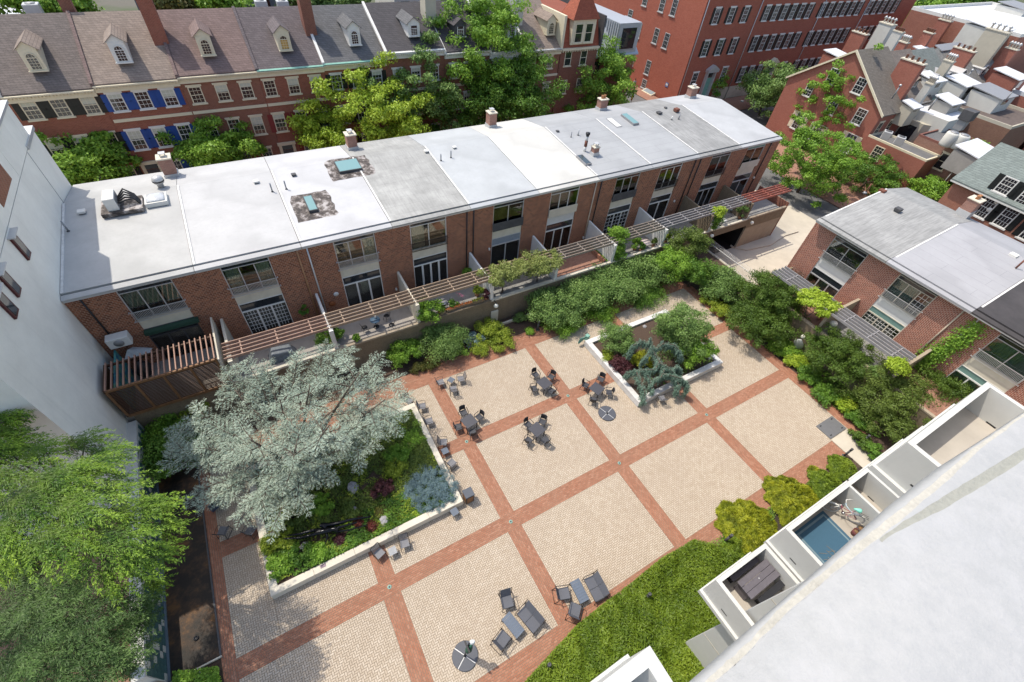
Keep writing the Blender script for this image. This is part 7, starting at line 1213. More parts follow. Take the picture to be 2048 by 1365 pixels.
for nm, tb1, td, lv, arms in (('in the set nearer the round umbrella base', (1026, 1250), ((1009, 1229), (1042, 1270)), (1060, 1236), ((1014, 1200, 'upper'), (1004, 1280, 'lower'))), ('in the set at the red border', (1159, 1182), ((1149, 1160), (1170, 1202)), (1191, 1175), ((1126, 1187, 'left'), (1150, 1222, 'lower')))):
    g = G(tb1[0], tb1[1], .41); a0, a1 = G(*td[0], .41), G(*td[1], .41); rz = math.atan2(a1[1] - a0[1], a1[0] - a0[0]); put(CT, g[0], g[1], rz, 'blue-grey slatted coffee table ' + nm, 'lounge furniture on the plaza')
    p = G(lv[0], lv[1], .45); n_ = np.array([-math.sin(rz), math.cos(rz)]); sgn = 1 if np.dot(n_, np.array(g[:2]) - np.array(p[:2])) > 0 else -1
    put(LS, p[0], p[1], math.atan2(sgn * n_[1], sgn * n_[0]) + math.pi / 2, 'grey two seat loveseat ' + nm, 'lounge furniture on the plaza')
    for (px, py, wh) in arms: p = G(px, py, .45); put(LA, p[0], p[1], face(p, g), 'grey lounge armchair, %s one %s' % (wh, nm), 'lounge furniture on the plaza')
# umbrella bases and furled parasol
def ubase(px, py, a, label):
    q = G(px, py, .05); t_ = thing('umbrella_base', label, 'umbrella base', (q[0], q[1], 0), a, 'round umbrella bases'); R_ = .62; seg = MB(); n = 8; g = .03
    P = [(g, g)] + [(g + (R_ - g) * math.cos(math.pi / 2 * i / n), g + (R_ - g) * math.sin(math.pi / 2 * i / n)) for i in range(n + 1)]; sm = MB().prism(P, 0.0, .085).mesh('weight_segment', solid('base_weight', (.075, .08, .095), .5, .1, 30))
    for k in range(4): bevel(link('weight_segment', sm, t_, (0, 0, 0), (0, 0, k * math.pi / 2)), .012)
    for k in range(2): MB().box(-.6, -.022, .0, .6, .022, .06 + .004 * k).build('cross_arm', M_ALU, t_, rot=(0, 0, k * math.pi / 2))
    MB().lathe([(.07, .06), (.07, .1), (.03, .1), (.03, .2), (0, .2)], 10).build('socket', M_BLACK, t_); return t_
ubase(1214, 827, .3, 'bare round umbrella base with four segments near the marble planter'); ub = ubase(930, 1312, .55, 'round umbrella base under the furled parasol at the bottom edge')
q = G(930, 1312, 0); t_ = thing('furled_parasol', 'furled green and white cantilever parasol leaning from the lower umbrella base', 'parasol', (q[0], q[1], .1)); MB().tube([(0, 0, 0), (.05, -.02, 1.2), (.22, .05, 2.35)], [.035, .035, .03], 8).build('mast', M_BLACK, t_)
c_ = MB(); c_.lathe([(.03, 0), (.13, .15), (.16, .6), (.11, 1.1), (.05, 1.5), (0, 1.55)], 10); c_.build('canopy', solid('green_canvas', (.02, .09, .06), .8, .3, 9), t_, (.12, .0, .8), (.06, .1, 0)); c2 = MB(); c2.lathe([(.03, 0), (.1, .1), (.12, .3), (.06, .5), (0, .55)], 7); c2.build('white_cover', solid('white_canvas', (.6, .62, .62), .7, .1, 6), t_, (.28, .07, 2.0), (.2, .3, 0)); c3 = MB().box(-.03, -.25, 0, .03, .25, .3).build('crank_arm', M_BLACK, t_, (.1, 0, 1.9))
# bollard lights
def bollard(px, py, label, h_=.95, r=.07, m=None):
    q = G(px, py, 0); t_ = thing('bollard_light', label, 'bollard', q, 0, 'bollard lights around the plaza'); m = m or M_LEAD; MB().lathe([(r, 0), (r, h_ * .8)], 14).build('post', m, t_); MB().lathe([(r * 1.15, h_ * .8), (r * 1.15, h_), (r * .6, h_ + .02), (r * .55, h_ - .02), (0, h_ - .02)], 14).build('head', m, t_); MB().lathe([(r * 2, -.01), (r * 2, .03), (0, .03)], 14).build('base_plate', m, t_)
bollard(1688, 912, 'dark bollard light standing at the edge of the concrete walk'); bollard(1722, 885, 'dark bollard light in the shade right of the concrete walk'); bollard(1075, 660, 'low lamp post in the mulch at the end of the red path', 1.0, .09); bollard(941, 702, 'short lamp in front of the mounded box shrub', .9, .06)
for px, py, lb in ((1288, 1199, 'lamp head poking out of the juniper carpet near the red border'), (1093, 1336, 'lamp head in the juniper carpet at the bottom edge'), (1448, 1084, 'lamp head between the gold juniper and the carpet')): bollard(px, py, lb, 1.1, .075)
# sculptures
q = G(1203, 676, .55); t_ = thing('fan_sculpture', 'verdigris fluted fan sculpture beside the marble planter', 'sculpture', (21.0, 9.95, 0), .2)
m = MB(); n = 9
for k in range(n):
    a0, a1 = (k / n - .5) * .9, ((k + 1) / n - .5) * .9; y0 = .05 * (k % 2); m.slab([(-.1 + .0, y0, .5), (-1.15 * math.cos(a0), y0, .55 + 1.15 * math.sin(a0) * .6), (-1.15 * math.cos(a1), .05 - y0, .55 + 1.15 * math.sin(a1) * .6), (-.1, .05 - y0, .52)], .05)
m.build('fan', M_GREEN, t_); MB().box(-.15, -.1, 0, .15, .2, .55).build('plinth', M_GREEN, t_)
q = OX(1598, 690, 36.2); t_ = thing('leaf_sculpture', 'grey ribbed leaf shaped sculpture below the cream globe lamp', 'sculpture', (q[0], q[1], 0)); m = MB(); n = 10; L_ = []
for i in range(n + 1): u = i / n; wv = .42 * math.sin(math.pi * min(1, u * .93 + .07)) ** .8; L_.append((-.1 - .35 * u, wv, .6 + 1.25 * u))
m.add([(x, -w_, z) for x, w_, z in L_] + [(x - .12, 0, z) for x, w_, z in L_] + [(x, w_, z) for x, w_, z in L_], [f_ for i in range(n) for f_ in ((i, i + 1, n + 2 + i, n + 1 + i), (n + 1 + i, n + 2 + i, 2 * n + 3 + i, 2 * n + 2 + i))], 0, True); o = m.build('leaf', solid('zinc_grey', (.3, .32, .31), .6, .15, 8), t_); o.modifiers.new('s', 'SOLIDIFY').thickness = .04; MB().tube([(0, 0, 0), (-.1, 0, .65)], .06).build('stem', M_LEAD, t_)
# reclining bronze figures in the big planter
def figure():
    q0 = np.array(G(560, 1078, .75)); q1 = np.array(G(735, 1045, .9)); t_ = thing('bronze_figures', 'long black bronze sculpture of two stretched entwined figures lying over the flowers', 'sculpture', tuple((q0 + q1) / 2)); b0 = (q0 + q1) / 2
    B = solid('black_bronze', (.012, .013, .016), .25, .2, 6, metal=.6, bstr=.2)
    W = lambda L_: [tuple(np.array(G(a, b_, z)) - b0) for a, b_, z in L_]
    def body(name, joints, edges, radii):
        me = bpy.data.meshes.new(name); me.from_pydata(joints, edges, []); me.materials.append(B); o = link(name, me, t_); sk = o.modifiers.new('skin', 'SKIN'); sk.use_smooth_shade = True
        for i, r in enumerate(radii): me.skin_vertices[0].data[i].radius = (r, r)
        me.skin_vertices[0].data[0].use_root = True; s = o.modifiers.new('sub', 'SUBSURF'); s.levels = s.render_levels = 2; return o
    J = W([(655, 1062, 1.0), (640, 1064, 1.1), (625, 1070, .95), (600, 1076, .9), (565, 1078, .85), (630, 1060, .95), (600, 1068, .95), (572, 1072, .8), (668, 1058, 1.05), (678, 1060, 1.12), (690, 1052, 1.0), (715, 1045, .9), (672, 1064, .95), (700, 1060, .85), (735, 1050, .8)])
    body('figure', J, [(0, 1), (1, 2), (2, 3), (3, 4), (1, 5), (5, 6), (6, 7), (0, 8), (8, 9), (8, 10), (10, 11), (8, 12), (12, 13), (13, 14)], [.17, .15, .1, .075, .045, .1, .075, .045, .1, .12, .06, .035, .06, .045, .03])
    J = W([(662, 1050, .95), (680, 1046, 1.0), (700, 1040, .95), (725, 1036, .85), (742, 1034, .8), (648, 1050, 1.0), (638, 1052, 1.05), (655, 1075, .95), (650, 1090, .7)])
    body('figure', J, [(0, 1), (1, 2), (2, 3), (3, 4), (0, 5), (5, 6), (5, 7), (7, 8)], [.13, .1, .08, .055, .04, .11, .12, .05, .03])
    for p in W([(590, 1080, .4), (700, 1052, .4)]): MB().tube([p, (p[0], p[1], p[2] + .45)], .03, 6).build('support_rod', B, t_)
figure()
# planter lights and plaque
for px, py, lb in ((563, 1135, 'white mushroom light in the lower left corner of the big planter'), (653, 1107, 'small white spotlight behind the lower coping'), (1419, 717, 'small white spotlight at the right marble corner')):
    q = G(px, py, .6); t_ = thing('garden_light', lb, 'lamp', (q[0], q[1], .4)); MB().tube([(0, 0, 0), (0, 0, .2)], .02, 6).build('stake', M_WHITE, t_); MB().lathe([(.09, .2), (.09, .23), (.05, .28), (0, .29)], 12).build('shade', M_WHITE, t_)
q = G(646, 1132, .555); t_ = thing('coping_plaque', 'small dark plaque set into the lower coping', 'plaque', (q[0], q[1], .552)); MB().box(-.14, -.09, 0, .14, .09, .006).build('plate', solid('plaque_bronze', (.16, .1, .14), .5, .5, 20), t_)
q = G(908, 1001, .555); t_ = thing('coping_plaque', 'dark metal plate on the coping by the litter bin', 'plaque', (q[0], q[1], .552)); MB().box(-.18, -.05, 0, .18, .05, .006).build('plate', M_LEAD, t_, rot=(0, 0, .3))
q = G(391, 1348, 0); t_ = thing('basin_light', 'white round floor light on the red path at the bottom left', 'lamp', q); MB().lathe([(.2, -.02), (.2, .03), (.15, .03), (.15, .02), (0, .02)], 18).build('ring', M_WHITE, t_)
# terrace furniture
def cafe(px, py, z, label, top, r=.35, chairs=(), cm=M_BLACK):
    q = G(px, py, z + .72); t_ = thing('cafe_table', label, 'table', (q[0], q[1], z)); MB().lathe([(r, .7), (r, .73), (0, .73)], 20).build('tabletop', top, t_); MB().lathe([(.03, 0), (.03, .7)], 8).build('pedestal', cm, t_); MB().lathe([(.22, 0), (.2, .03), (0, .03)], 12).build('foot', cm, t_)
    for cx, cy, lb in chairs:
        p = G(cx, cy, z + .45); c = thing('wire_chair', lb, 'chair', (p[0], p[1], z), face(p, q), 'wire chairs on the terraces'); MB().lathe([(.2, .44), (.2, .46), (0, .46)], 14).build('seat', cm, c); MB().tube([(-.19, .12, .45), (-.2, .24, .8), (0, .27, .9), (.2, .24, .8), (.19, .12, .45)], .014, 6).build('back_frame', cm, c)
        b_ = MB(); [b_.bar((x, .16, .45), (x, .255, .84), .01) for x in (-.12, -.06, 0, .06, .12)]; b_.build('backrest', cm, c)
        for sx in (-1, 1): MB().tube([(sx * .15, -.14, .44), (sx * .18, -.2, 0)], .012, 5).build('leg', cm, c); MB().tube([(sx * .15, .14, .44), (sx * .18, .2, 0)], .012, 5).build('leg', cm, c)
cafe(750, 640, 2.3, 'blue round cafe table with a white vase on the concrete terrace', solid('blue_table', (.06, .11, .17), .5), .36, ((729, 655, 'black wire chair left of the blue cafe table'), (773, 632, 'black wire chair right of the blue cafe table'), (783, 650, 'black wire chair below the blue cafe table')))
q = G(751, 636, 3.03); o = MB().lathe([(.05, 0), (.09, .08), (.05, .18), (.08, .22), (0, .22)], 12).build('vase', M_WHITE, None, q); tag(o, 'white vase on the blue cafe table', 'vase')
cafe(885, 604, 2.3, 'grey wire cafe table among the flower pots', M_ALUD, .36, ((878, 612, 'wire chair at the left of the flower terrace'), (897, 606, 'pale wire chair on the flower terrace')), M_ALUD); cafe(1291, 484, 2.3, 'round pink and white tiled cafe table on the grey terrace', solid('pale_mosaic', (.5, .42, .4), .6, .3, 14), .5)
cafe(1448, 440, 2.3, 'white round cafe table by the vine post above the garage', M_WHITE, .34); 
q = G(1458, 425, 2.3); t_ = thing('folding_chair', 'pale turquoise folding chair above the garage opening', 'chair', q, .4); bl_ = solid('pale_turquoise', (.35, .5, .52), .5); MB().slab([(-.2, -.2, .45), (.2, -.2, .45), (.2, .2, .43), (-.2, .2, .43)], .02).build('seat', bl_, t_); MB().slab([(-.2, .2, .5), (.2, .2, .5), (.2, .3, .9), (-.2, .3, .9)], .02).build('backrest', bl_, t_); [MB().tube([(x, y, .43), (x, -y, 0)], .014, 5).build('leg', bl_, t_) for x in (-.19, .19) for y in (-.18, .18)]
q = G(1438, 398, 2.3); t_ = thing('kettle_grill', 'black grill with white sheet beside the brown divider', 'grill', q); MB().lathe([(0, .6), (.25, .7), (.3, .9), (.2, 1.05), (0, 1.1)], 14).build('bowl', M_BLACK, t_); MB().box(-.25, -.2, 1.0, .25, .3, 1.2).build('cover', M_WHITE, t_); [MB().tube([(x, y, .7), (x * 1.4, y * 1.4, 0)], .014, 5).build('leg', M_BLACK, t_) for x, y in ((.18, 0), (-.12, .15), (-.12, -.15))]
t_ = thing('folded_sunbrella', 'collapsed white and black market umbrella inside the timber enclosure', 'parasol', G(300, 740, 2.3), .2); MB().lathe([(.05, .1), (.45, .2), (.5, .7), (.2, 1.2), (0, 1.25)], 10).build('black_cover', M_BLACK, t_, (-.2, -.3, 0)); MB().add([(-.7, 0, 1.5), (.5, -.2, 1.35), (.8, .3, 1.3), (.0, .6, 1.7), (-.3, .2, 1.95)], [(0, 1, 4), (1, 2, 4), (2, 3, 4), (3, 0, 4)]).build('white_canvas', solid('white_canvas', (.6, .62, .62), .7, .1, 6), t_)
q = G(590, 685, 2.3); t_ = thing('covered_furniture', 'grey tarpaulin draped over furniture on the first concrete terrace', 'cover', (-0.6, 16.2, 2.3)); bevel(MB().add([(-.9, -.5, 0), (.9, -.5, 0), (.9, .5, 0), (-.9, .5, 0), (-.6, -.35, .75), (.7, -.3, .6), (.6, .3, .7), (-.5, .35, .8)], [(0, 3, 2, 1), (4, 5, 6, 7), (0, 1, 5, 4), (1, 2, 6, 5), (2, 3, 7, 6), (3, 0, 4, 7)]).build('tarpaulin', solid('slate_tarp', (.14, .16, .18), .6, .2, 3), t_), .08, 2)
t_ = thing('kettle_grill', 'white kettle grill in the shade of the tan divider on the east terrace', 'grill', G(1654, 663, 2.4)); MB().lathe([(0, .6), (.25, .7), (.3, .9), (.2, 1.05), (0, 1.1)], 14).build('bowl', M_STUCCO, t_); [MB().tube([(x, y, .7), (x * 1.4, y * 1.4, 0)], .014, 5).build('leg', M_BLACK, t_) for x, y in ((.18, 0), (-.12, .15), (-.12, -.15))]
wallbox('planter_step', 'brick edging around the green strip on the paved terrace', (26.2, 15.4, 2.3, 26.4, 18.5, 2.7), brick('step_brick', (.26, .1, .06), (.36, .16, .1), (.3, .2, .15)), 'edging')
carpet('grass_strip', 'green grass strip beside the white divider on the paved terrace', [(26.42, 15.4), (26.75, 15.4), (26.75, 18.5), (26.42, 18.5)], 2.4, 1500, .1, .15, 'bright', 470, .3, 0, cat='grass')
# person on the corner pavement
def person():
    p = (67.3, 58.6, -1.28); t_ = thing('person', 'person in pale shirt and dark shorts walking beside the big red brick wall', 'person', p, -.5)
    def skin(name, J, E_, R_, mats, par):
        me = bpy.data.meshes.new(name); me.from_pydata(J, E_, []); me.materials.append(mats); o = link(name, me, par); o.modifiers.new('skin', 'SKIN').use_smooth_shade = True
        for i, r in enumerate(R_): me.skin_vertices[0].data[i].radius = (r, r)
        me.skin_vertices[0].data[0].use_root = True; s = o.modifiers.new('sub', 'SUBSURF'); s.levels = s.render_levels = 2; return o
    sk = solid('skin_tone', (.35, .2, .14), .6)
    J = [(0, 0, .95), (0, 0, 1.2), (0, 0, 1.42), (0, .01, 1.55), (0, .01, 1.66), (.1, 0, .9), (.1, -.12, .5), (.1, -.05, .06), (.1, -.17, .03), (-.1, 0, .9), (-.1, .1, .48), (-.1, .26, .1), (-.1, .18, .03), (.2, 0, 1.4), (.25, .08, 1.12), (.26, -.02, .88), (-.2, 0, 1.4), (-.25, -.08, 1.12), (-.24, -.2, .9)]
    body = skin('body', J, [(0, 1), (1, 2), (2, 3), (3, 4), (0, 5), (5, 6), (6, 7), (7, 8), (0, 9), (9, 10), (10, 11), (11, 12), (2, 13), (13, 14), (14, 15), (2, 16), (16, 17), (17, 18)], [.13, .12, .12, .055, .09, .085, .06, .04, .035, .085, .06, .04, .035, .06, .045, .03, .06, .045, .03], sk, t_)
    skin('shirt', [(0, 0, 1.0), (0, 0, 1.2), (0, 0, 1.42), (.2, 0, 1.4), (.245, .06, 1.2), (-.2, 0, 1.4), (-.245, -.06, 1.2)], [(0, 1), (1, 2), (2, 3), (3, 4), (2, 5), (5, 6)], [.15, .14, .135, .075, .065, .075, .065], solid('pale_blue_shirt', (.4, .44, .5), .8), t_); skin('shorts', [(0, 0, 1.0), (.1, -.01, .88), (.1, -.09, .6), (-.1, .01, .88), (-.1, .07, .6)], [(0, 1), (1, 2), (0, 3), (3, 4)], [.15, .11, .09, .11, .09], solid('dark_shorts', (.05, .055, .07), .9), t_)
    MB().lathe([(0, -.13), (.08, -.1), (.1, 0), (.09, .08), (.04, .13), (0, .135)], 12).build('hair', solid('dark_hair', (.04, .03, .02), .8), t_, (0, .02, 1.68))
person()
# ================================================================ WHITE TOWER (front plane y=-8.1) and its balconies
TWR = thing('apartment_tower', 'white concrete apartment tower at the lower right with side wall fins', 'building', (12.8, -9.5, 0)); M_TW = solid('tower_white', (.53, .53, .51), .8, .04, 2.2, stain=.06); M_TF = solid('balcony_floor', (.42, .38, .33), .9, .08, 1.5, stain=.25)
one_box('fin_wall', (0, -14, -.02, .22, 0, 24.4), M_TW, TWR); one_box('fin_wall', (-4.6, -14, -.02, -4.38, -.35, 24.4), M_TW, TWR); one_box('back_wall', (-4.4, -14.2, -.02, 40, -3.4, 24.4), M_TW, TWR)
for k in range(6): one_box('storey_joint', (-.012, -14, 3 + k * 3.1, 0, 0.0, 3.03 + k * 3.1), M_BEIGE, TWR); 
tag(MB().box(8.5, -12, -.03, 12.79, -9.55, -.005).build('brick_court', M_SWF), kind='structure')
def balcony(label, x0, x1, zt, y0=-8.1, y1=-12.8, th=.17, ph=1.12, drop=.28, floor=None, div=None):
    t_ = thing('balcony', label, 'balcony', (x0, y0, zt), 0, 'white concrete balconies of the tower'); W = x1 - x0; D = y1 - y0; z0 = -ph - drop
    one_box('parapet', (0, -th, z0, W, 0, 0), M_TW, t_); one_box('parapet', (0, D, z0, th, -th - .001, -.001), M_TW, t_); one_box('parapet', (W - th, D, z0, W, -th - .001, -.001), M_TW, t_); one_box('floor_slab', (th, D, z0 + .002, W - th, -th, -ph), floor or M_TF, t_); one_box('slab_edge', (-.13, D, z0 - .22, W + .1, .05, z0 - .003), M_TW, t_)
    for y in (-.9, -2.4): one_box('scupper', (-.004, y - .3, -ph - .01, .0, y, -ph + .05), M_BLACK, t_); one_box('scupper', (W - th - .004, y - .3, -ph + .0, W - th, y, -ph + .06), M_BLACK, t_)
    if div: one_box('divider_wall', (div - x0 - .06, D, -ph, div - x0 + .06, -th - .001, -.002), M_TW, t_)
    return t_
for (x0, x1, zt, lb, kw) in ((15.75, 20.85, 15.75, 'big empty white balcony highest in the row', {}), (15.72, 21.6, 8.9, 'white balcony with the blue rug and the bicycle', dict(div=20.0)), (12.45, 15.5, 7.5, 'white balcony holding the picnic table', {}),
        (-1.0, 4.35, 18.75, 'white balcony corner at the bottom edge of the picture', dict(th=.2, y1=-11.5)), (21.7, 26.5, 8.9, 'white balcony end beside the blue seamed corner', {})):
    balcony(lb, x0, x1, zt, **kw)
FZ = 8.9 - 1.12
# rug
q = [G(*p, FZ + .02) for p in ((1590, 1075), (1648, 1025), (1705, 1080))]
o = MB().box(0, 0, 0, 2.15, 2.6, .02).build('outdoor_rug', solid('rug_blue', (.045, .11, .17), .95, .08, 30), None, (q[0][0] + .05, q[0][1] - 2.45, FZ)); tag(o, 'dark blue outdoor rug with a pale border on the bicycle balcony', 'rug')
rb_ = MB(); rb_.box(.12, 2.42, .02, 2.03, 2.5, .023); rb_.box(1.95, .1, .0201, 2.03, 2.42, .0231); rb_.box(.12, .1, .0202, .2, 2.42, .0232); rb_.build('border', solid('rug_border', (.17, .24, .27), .95), o)
r_ = np.random.default_rng(5); sg = MB()
for k in range(14): a = r_.random() * 6.28; x, y = .75 + r_.normal(0, .18), 1.2 + r_.normal(0, .18); sg.bar((x, y, .03), (x + .35 * math.cos(a), y + .35 * math.sin(a), .035), .012)
tw_ = sg.build('fallen_twigs', solid('dry_twig', (.24, .2, .15)), None, (q[0][0] + .05, q[0][1] - 2.45, FZ)); tag(tw_, 'dry twigs scattered on the blue rug', 'twigs')
# bicycle
def bicycle():
    a = np.array(G(1657, 1012, FZ + .33)); b_ = np.array(G(1716, 1040, FZ + .33)); d = b_ - a; rz = math.atan2(d[1], d[0]); t_ = thing('bicycle', 'pink cruiser bicycle with mint saddle and white tyres on the balcony', 'bicycle', (float((a[0] + b_[0]) / 2), float((a[1] + b_[1]) / 2), FZ), rz)
    L_ = 1.05; R_ = .33; ti = solid('cream_tyre', (.6, .6, .58), .7); PK = solid('pink_frame', (.42, .12, .16), .35); MT = solid('mint_saddle', (.2, .62, .5), .5); CH = solid('chrome', (.5, .5, .52), .25, metal=.8)
    def ring(r, tr, n=24, m=10): 
        mb = MB(); pts = [(r * math.cos(2 * math.pi * i / n), 0, r * math.sin(2 * math.pi * i / n)) for i in range(n)]; base = 0
        for i in range(n):
            c, s = math.cos(2 * math.pi * i / n), math.sin(2 * math.pi * i / n)
            for j in range(m): w_ = 2 * math.pi * j / m; mb.v.append(((r + tr * math.cos(w_)) * c, tr * math.sin(w_), (r + tr * math.cos(w_)) * s))
        for i in range(n):
            for j in range(m): mb.f.append([i * m + j, ((i + 1) % n) * m + j, ((i + 1) % n) * m + (j + 1) % m, i * m + (j + 1) % m]); mb.mi.append(0); mb.sm.append(True)
        return mb
    for x in (-L_ / 2, L_ / 2):
        wl = ring(R_ - .03, .028).build('wheel', ti, t_, (x, 0, R_)); sp = MB(); [sp.bar((0, .02 if k % 2 else -.02, 0), ((R_ - .05) * math.cos(k * .5236), 0, (R_ - .05) * math.sin(k * .5236)), .006) for k in range(12)]; sp.build('spokes', CH, wl); ring(R_ - .058, .01).build('rim', CH, wl); MB().tube([(0, -.05, 0), (0, .05, 0)], .025, 8).build('hub', CH, wl)
    bbk = (.02, 0, .3); st = (.22, 0, .72); hd = (-.32, 0, .78); fr = MB(); fr.tube([hd, (-.15, 0, .5), bbk], .019, 8); fr.tube([(-.31, 0, .7), (-.05, 0, .62), (.2, 0, .62), (L_ / 2, 0, R_)], .016, 8); fr.tube([bbk, st], .017, 8)
    for s in (-.05, .05): fr.tube([bbk, (L_ / 2, s, R_)], .011, 6); fr.tube([(.2, 0, .64), (L_ / 2, s, R_)], .01, 6)
    fr.build('frame', PK, t_); fk = MB(); fk.tube([hd, (-.36, 0, .68)], .02, 8); [fk.tube([(-.36, s, .68), (-L_ / 2, s, R_)], .012, 6) for s in (-.05, .05)]; fk.build('fork', M_WHITE, t_)
    MB().tube([(-.3, 0, .78), (-.26, 0, 1.0), (-.3, -.14, 1.06), (-.1, -.3, 1.02), (.05, -.33, 1.0)], .013, 7).build('handlebar', solid('pale_blue_bar', (.45, .6, .68), .4), t_); MB().tube([(-.26, 0, 1.0), (-.3, .14, 1.06), (-.1, .3, 1.02), (.05, .33, 1.0)], .013, 7).build('handlebar', M_WHITE, t_)
    s = MB(); s.tube([(.1, 0, .9), (.2, 0, .92), (.32, 0, .93), (.38, 0, .93)], [.03, .06, .11, .08], 12); s.build('saddle', MT, t_); MB().tube([st, (.25, 0, .88)], .014, 6).build('seat_post', CH, t_)
    for x in (-L_ / 2, L_ / 2): mb = MB(); n = 10; [mb.slab([(x + (R_ + .03) * math.cos(a0), -.035, R_ + (R_ + .03) * math.sin(a0)), (x + (R_ + .03) * math.cos(a0), .035, R_ + (R_ + .03) * math.sin(a0)), (x + (R_ + .03) * math.cos(a1), .035, R_ + (R_ + .03) * math.sin(a1)), (x + (R_ + .03) * math.cos(a1), -.035, R_ + (R_ + .03) * math.sin(a1))], .006) for a0, a1 in [(.4 + .22 * k, .4 + .22 * (k + 1)) for k in range(n)]]; mb.build('mudguard', M_WHITE, t_)
    ck = MB(); ck.tube([(.02, -.06, .3), (.02, .0, .3), (.02, .06, .3)], .07, 12); ck.build('chainring', CH, t_); MB().tube([(.02, .08, .3), (.14, .08, .2), (.14, .15, .2)], .01, 6).build('pedal_crank', M_BLACK, t_); MB().tube([(.02, -.08, .3), (-.1, -.08, .4), (-.1, -.15, .4)], .01, 6).build('pedal_crank', M_BLACK, t_); MB().tube([(.05, 0, .28), (-.05, .22, 0)], .009, 6).build('kickstand', CH, t_)
    bk = MB(); [bk.bar((.42, y, .72), (.8, y, .72), .012) for y in (-.08, 0, .08)]; bk.build('rear_rack', M_BLACK, t_)
bicycle()
for px, py, r_, lb, m in ((1712, 1065, .16, 'maroon clay pot behind the bicycle wheel', solid('maroon_pot', (.16, .05, .05))), (1722, 1060, .2, 'dark pot of dry soil behind the bicycle wheel', M_LEAD)): q = G(px, py, FZ + .2); t_ = thing('flower_pot', lb, 'pot', (q[0], q[1], FZ)); MB().lathe([(r_ * .7, 0), (r_, .3), (r_ * .88, .3), (r_ * .8, .26), (0, .26)], 16).build('pot', m, t_); MB().lathe([(r_ * .8, .262), (0, .27)], 16).build('soil', solid('dry_soil', (.2, .12, .06), 1, .4, 20), t_)
# picnic table and benches
PZ = 7.5 - 1.12; PW_ = solid('plum_grey_plank', (.115, .105, .12), .6, .1, 6)
a, b_, c_ = [np.array(G(*p, PZ + .74)) for p in ((1532, 1117), (1562, 1150), (1504, 1200))]; d_ = np.array(G(1474, 1164, PZ + .74)); cen = (a + b_ + c_ + d_) / 4; vx = (a - d_); L_ = float(np.linalg.norm(vx)); D_ = float(np.linalg.norm(b_ - a)); rz = math.atan2(vx[1], vx[0])
t_ = thing('picnic_table', 'plum-grey plank picnic table with an umbrella hole on the lower white balcony', 'table', (float(cen[0]), float(cen[1]), PZ), rz)
for k in range(3): bevel(MB().box(-L_ / 2, -D_ / 2 + k * D_ / 3 + .005, .7, L_ / 2, -D_ / 2 + (k + 1) * D_ / 3 - .005, .74).build('plank', PW_, t_), .012)
MB().lathe([(.03, .741), (.03, .744), (0, .744)], 12).build('umbrella_cap', M_ALU, t_)
for x in (-L_ / 2 + .15, L_ / 2 - .15): one_box('trestle', (x - .04, -D_ / 2 + .1, 0, x + .04, D_ / 2 - .1, .7), PW_, t_)
for nm, off, bk in (('plum-grey bench with a tall back against the outer parapet', D_ / 2 + .48, True), ('dark bench on the tower side of the picnic table', -D_ / 2 - .35, False)):
    bp_ = np.array(G(1489, 1137, PZ + .45)) if bk else np.array(G(1546, 1182, PZ + .45)); t_ = thing('bench', nm, 'bench', (float(bp_[0]), float(bp_[1]), PZ), rz); bevel(MB().box(-L_ * .45, -.13, .41, L_ * .45, .13, .45).build('seat', PW_ if bk else M_CHAR, t_), .01)
    for x in (-L_ * .38, L_ * .38): one_box('leg', (x - .03, -.12, 0, x + .03, .12, .41), M_CHAR, t_)
    if bk: one_box('backrest', (-L_ * .45, .11, .45, L_ * .45, .14, .8), M_CHAR, t_)
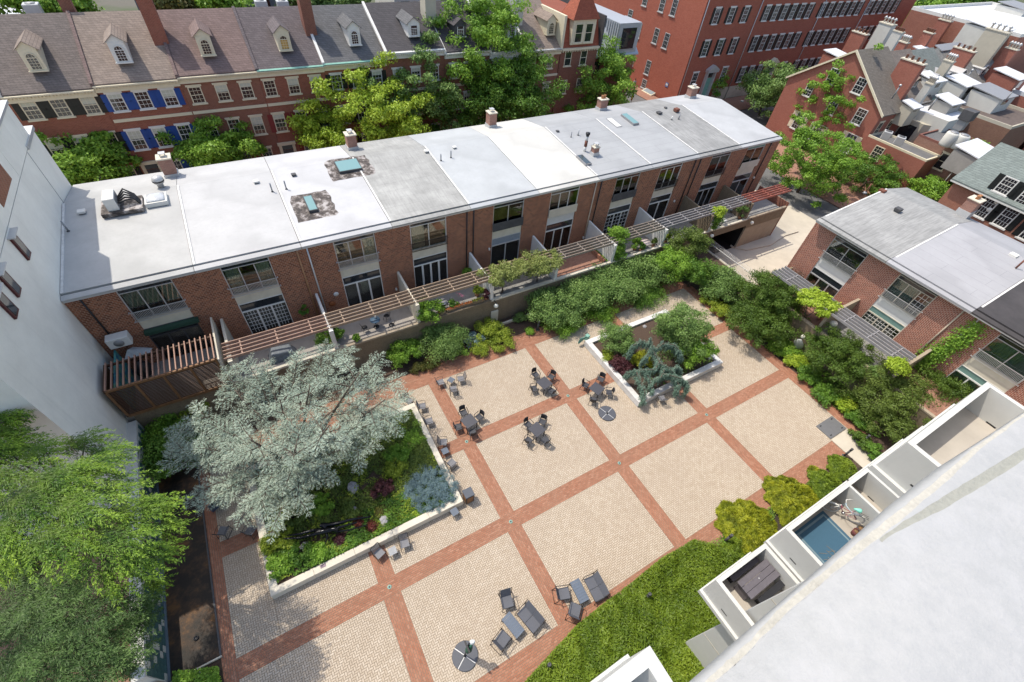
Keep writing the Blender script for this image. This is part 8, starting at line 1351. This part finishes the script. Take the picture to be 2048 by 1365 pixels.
# ---------------------------------------------------------------- the near parapet of the photographer's own balcony
def near():
    t = NT('rough_white_concrete'); co = t.co(); n = t.noise(co, 12, 10, .75); n2 = t.noise(co, 160, 6, .7); n3 = t.noise(co, 3.0, 6, .7); n4 = t.noise(co, 45, 4, .7)
    c = t.mix(t.ramp(n, [(.38, 0), (.62, 1)]), (.345, .35, .355), (.39, .39, .392)); c = t.mix(t.ramp(n4, [(.52, 0), (.72, .3)]), c, (.3, .31, .33)); c = t.mix(t.ramp(n2, [(.5, 0), (.75, .3)]), c, (.43, .43, .43)); c = t.mix(t.ramp(n3, [(.5, 0), (.7, .25)]), c, (.38, .39, .42)); h1 = t.math('ADD', t.math('MULTIPLY', n2, .4), n4); t.bsdf(c, .9, h1, .5, .004); MN = t.m
    t_ = thing('near_parapet', 'huge rough white concrete parapet sweeping across the lower right corner close to the lens', 'wall', (3.0, -8.1, 25.4)); b0 = np.array([3.0, -8.1, 25.4])
    # stations measured on the photo: outer edge, cream arris (two edges), sealant joint (two edges); the body then runs back over the balcony
    PA = [(1330, 1420), (1377, 1365), (1450, 1300), (1545, 1217), (1637, 1137), (1771, 1017), (1873, 937), (1952, 887), (2048, 824), (2200, 720), (2500, 520)]
    PC = [(1350, 1425), (1413, 1361), (1478, 1302), (1563, 1214), (1662, 1130), (1771, 1043), (1873, 961), (1956, 889), (2052, 826), (2204, 722), (2504, 522)]
    PD = [(1358, 1434), (1422, 1371), (1488, 1312), (1575, 1224), (1674, 1141), (1783, 1056), (1884, 973), (1964, 896), (2054, 828), (2206, 724), (2506, 524)]
    PE = [(1359, 1435), (1423, 1372), (1489, 1313), (1576, 1225), (1675, 1142), (1784, 1058), (1876, 1000), (1954, 952), (2052, 893), (2200, 800), (2500, 610)]
    PF = [(1360, 1436), (1424, 1373), (1490, 1314), (1577, 1226), (1677, 1144), (1790, 1066), (1889, 1018), (1970, 970), (2066, 910), (2214, 818), (2514, 630)]
    g_ = lambda L_, z: np.array([G(a, b_, z) for a, b_ in L_]) - b0
    A = g_(PA, 25.28); C0 = g_(PC, 25.315); C1 = g_(PD, 25.318); S0 = g_(PE, 25.322); S1 = g_(PF, 25.324); Dd = S1 + np.array([.06, -.30, .03]); Ee = S1 + np.array([.15, -1.2, .04])
    rows = [A + np.array([0, -.5, -1.2]), A + np.array([0, -.02, -.02]), A, C0, C1, S0, (S0 + S1) / 2 - np.array([0, 0, .002]), S1, Dd, Ee, Ee + np.array([0, 0, -1.2])]; m = MB(); n0 = len(A); K = 8; n = (n0 - 1) * K + 1; rr = np.random.default_rng(3)
    for ri, r_ in enumerate(rows):
        for j in range(n):
            q_, f_ = divmod(j, K); f_ /= K; p = r_[min(q_, n0 - 1)] * (1 - f_) + r_[min(q_ + 1, n0 - 1)] * f_; 
            if ri in (3, 4): p = p + np.array([0, rr.normal(0, .0012), rr.normal(0, .0005)])
            if ri in (5, 7): p = p + np.array([0, rr.normal(0, .0009), 0])
            m.v.append(tuple(p))
    for i in range(len(rows) - 1):
        for j in range(n - 1): m.f.append([i * n + j, i * n + j + 1, (i + 1) * n + j + 1, (i + 1) * n + j]); m.mi.append(1 if i == 3 else 2 if i in (5, 6) and j > 5 * K - 3 else 0); m.sm.append(i not in (0,))
    m.build('parapet_body', [MN, solid('cream_arris', (.43, .41, .365), .85, .12, 60, stain=.2, bstr=.4), solid('mossy_sealant', (.3, .3, .265), .95, .1, 60, bstr=.5)], t_)
near()
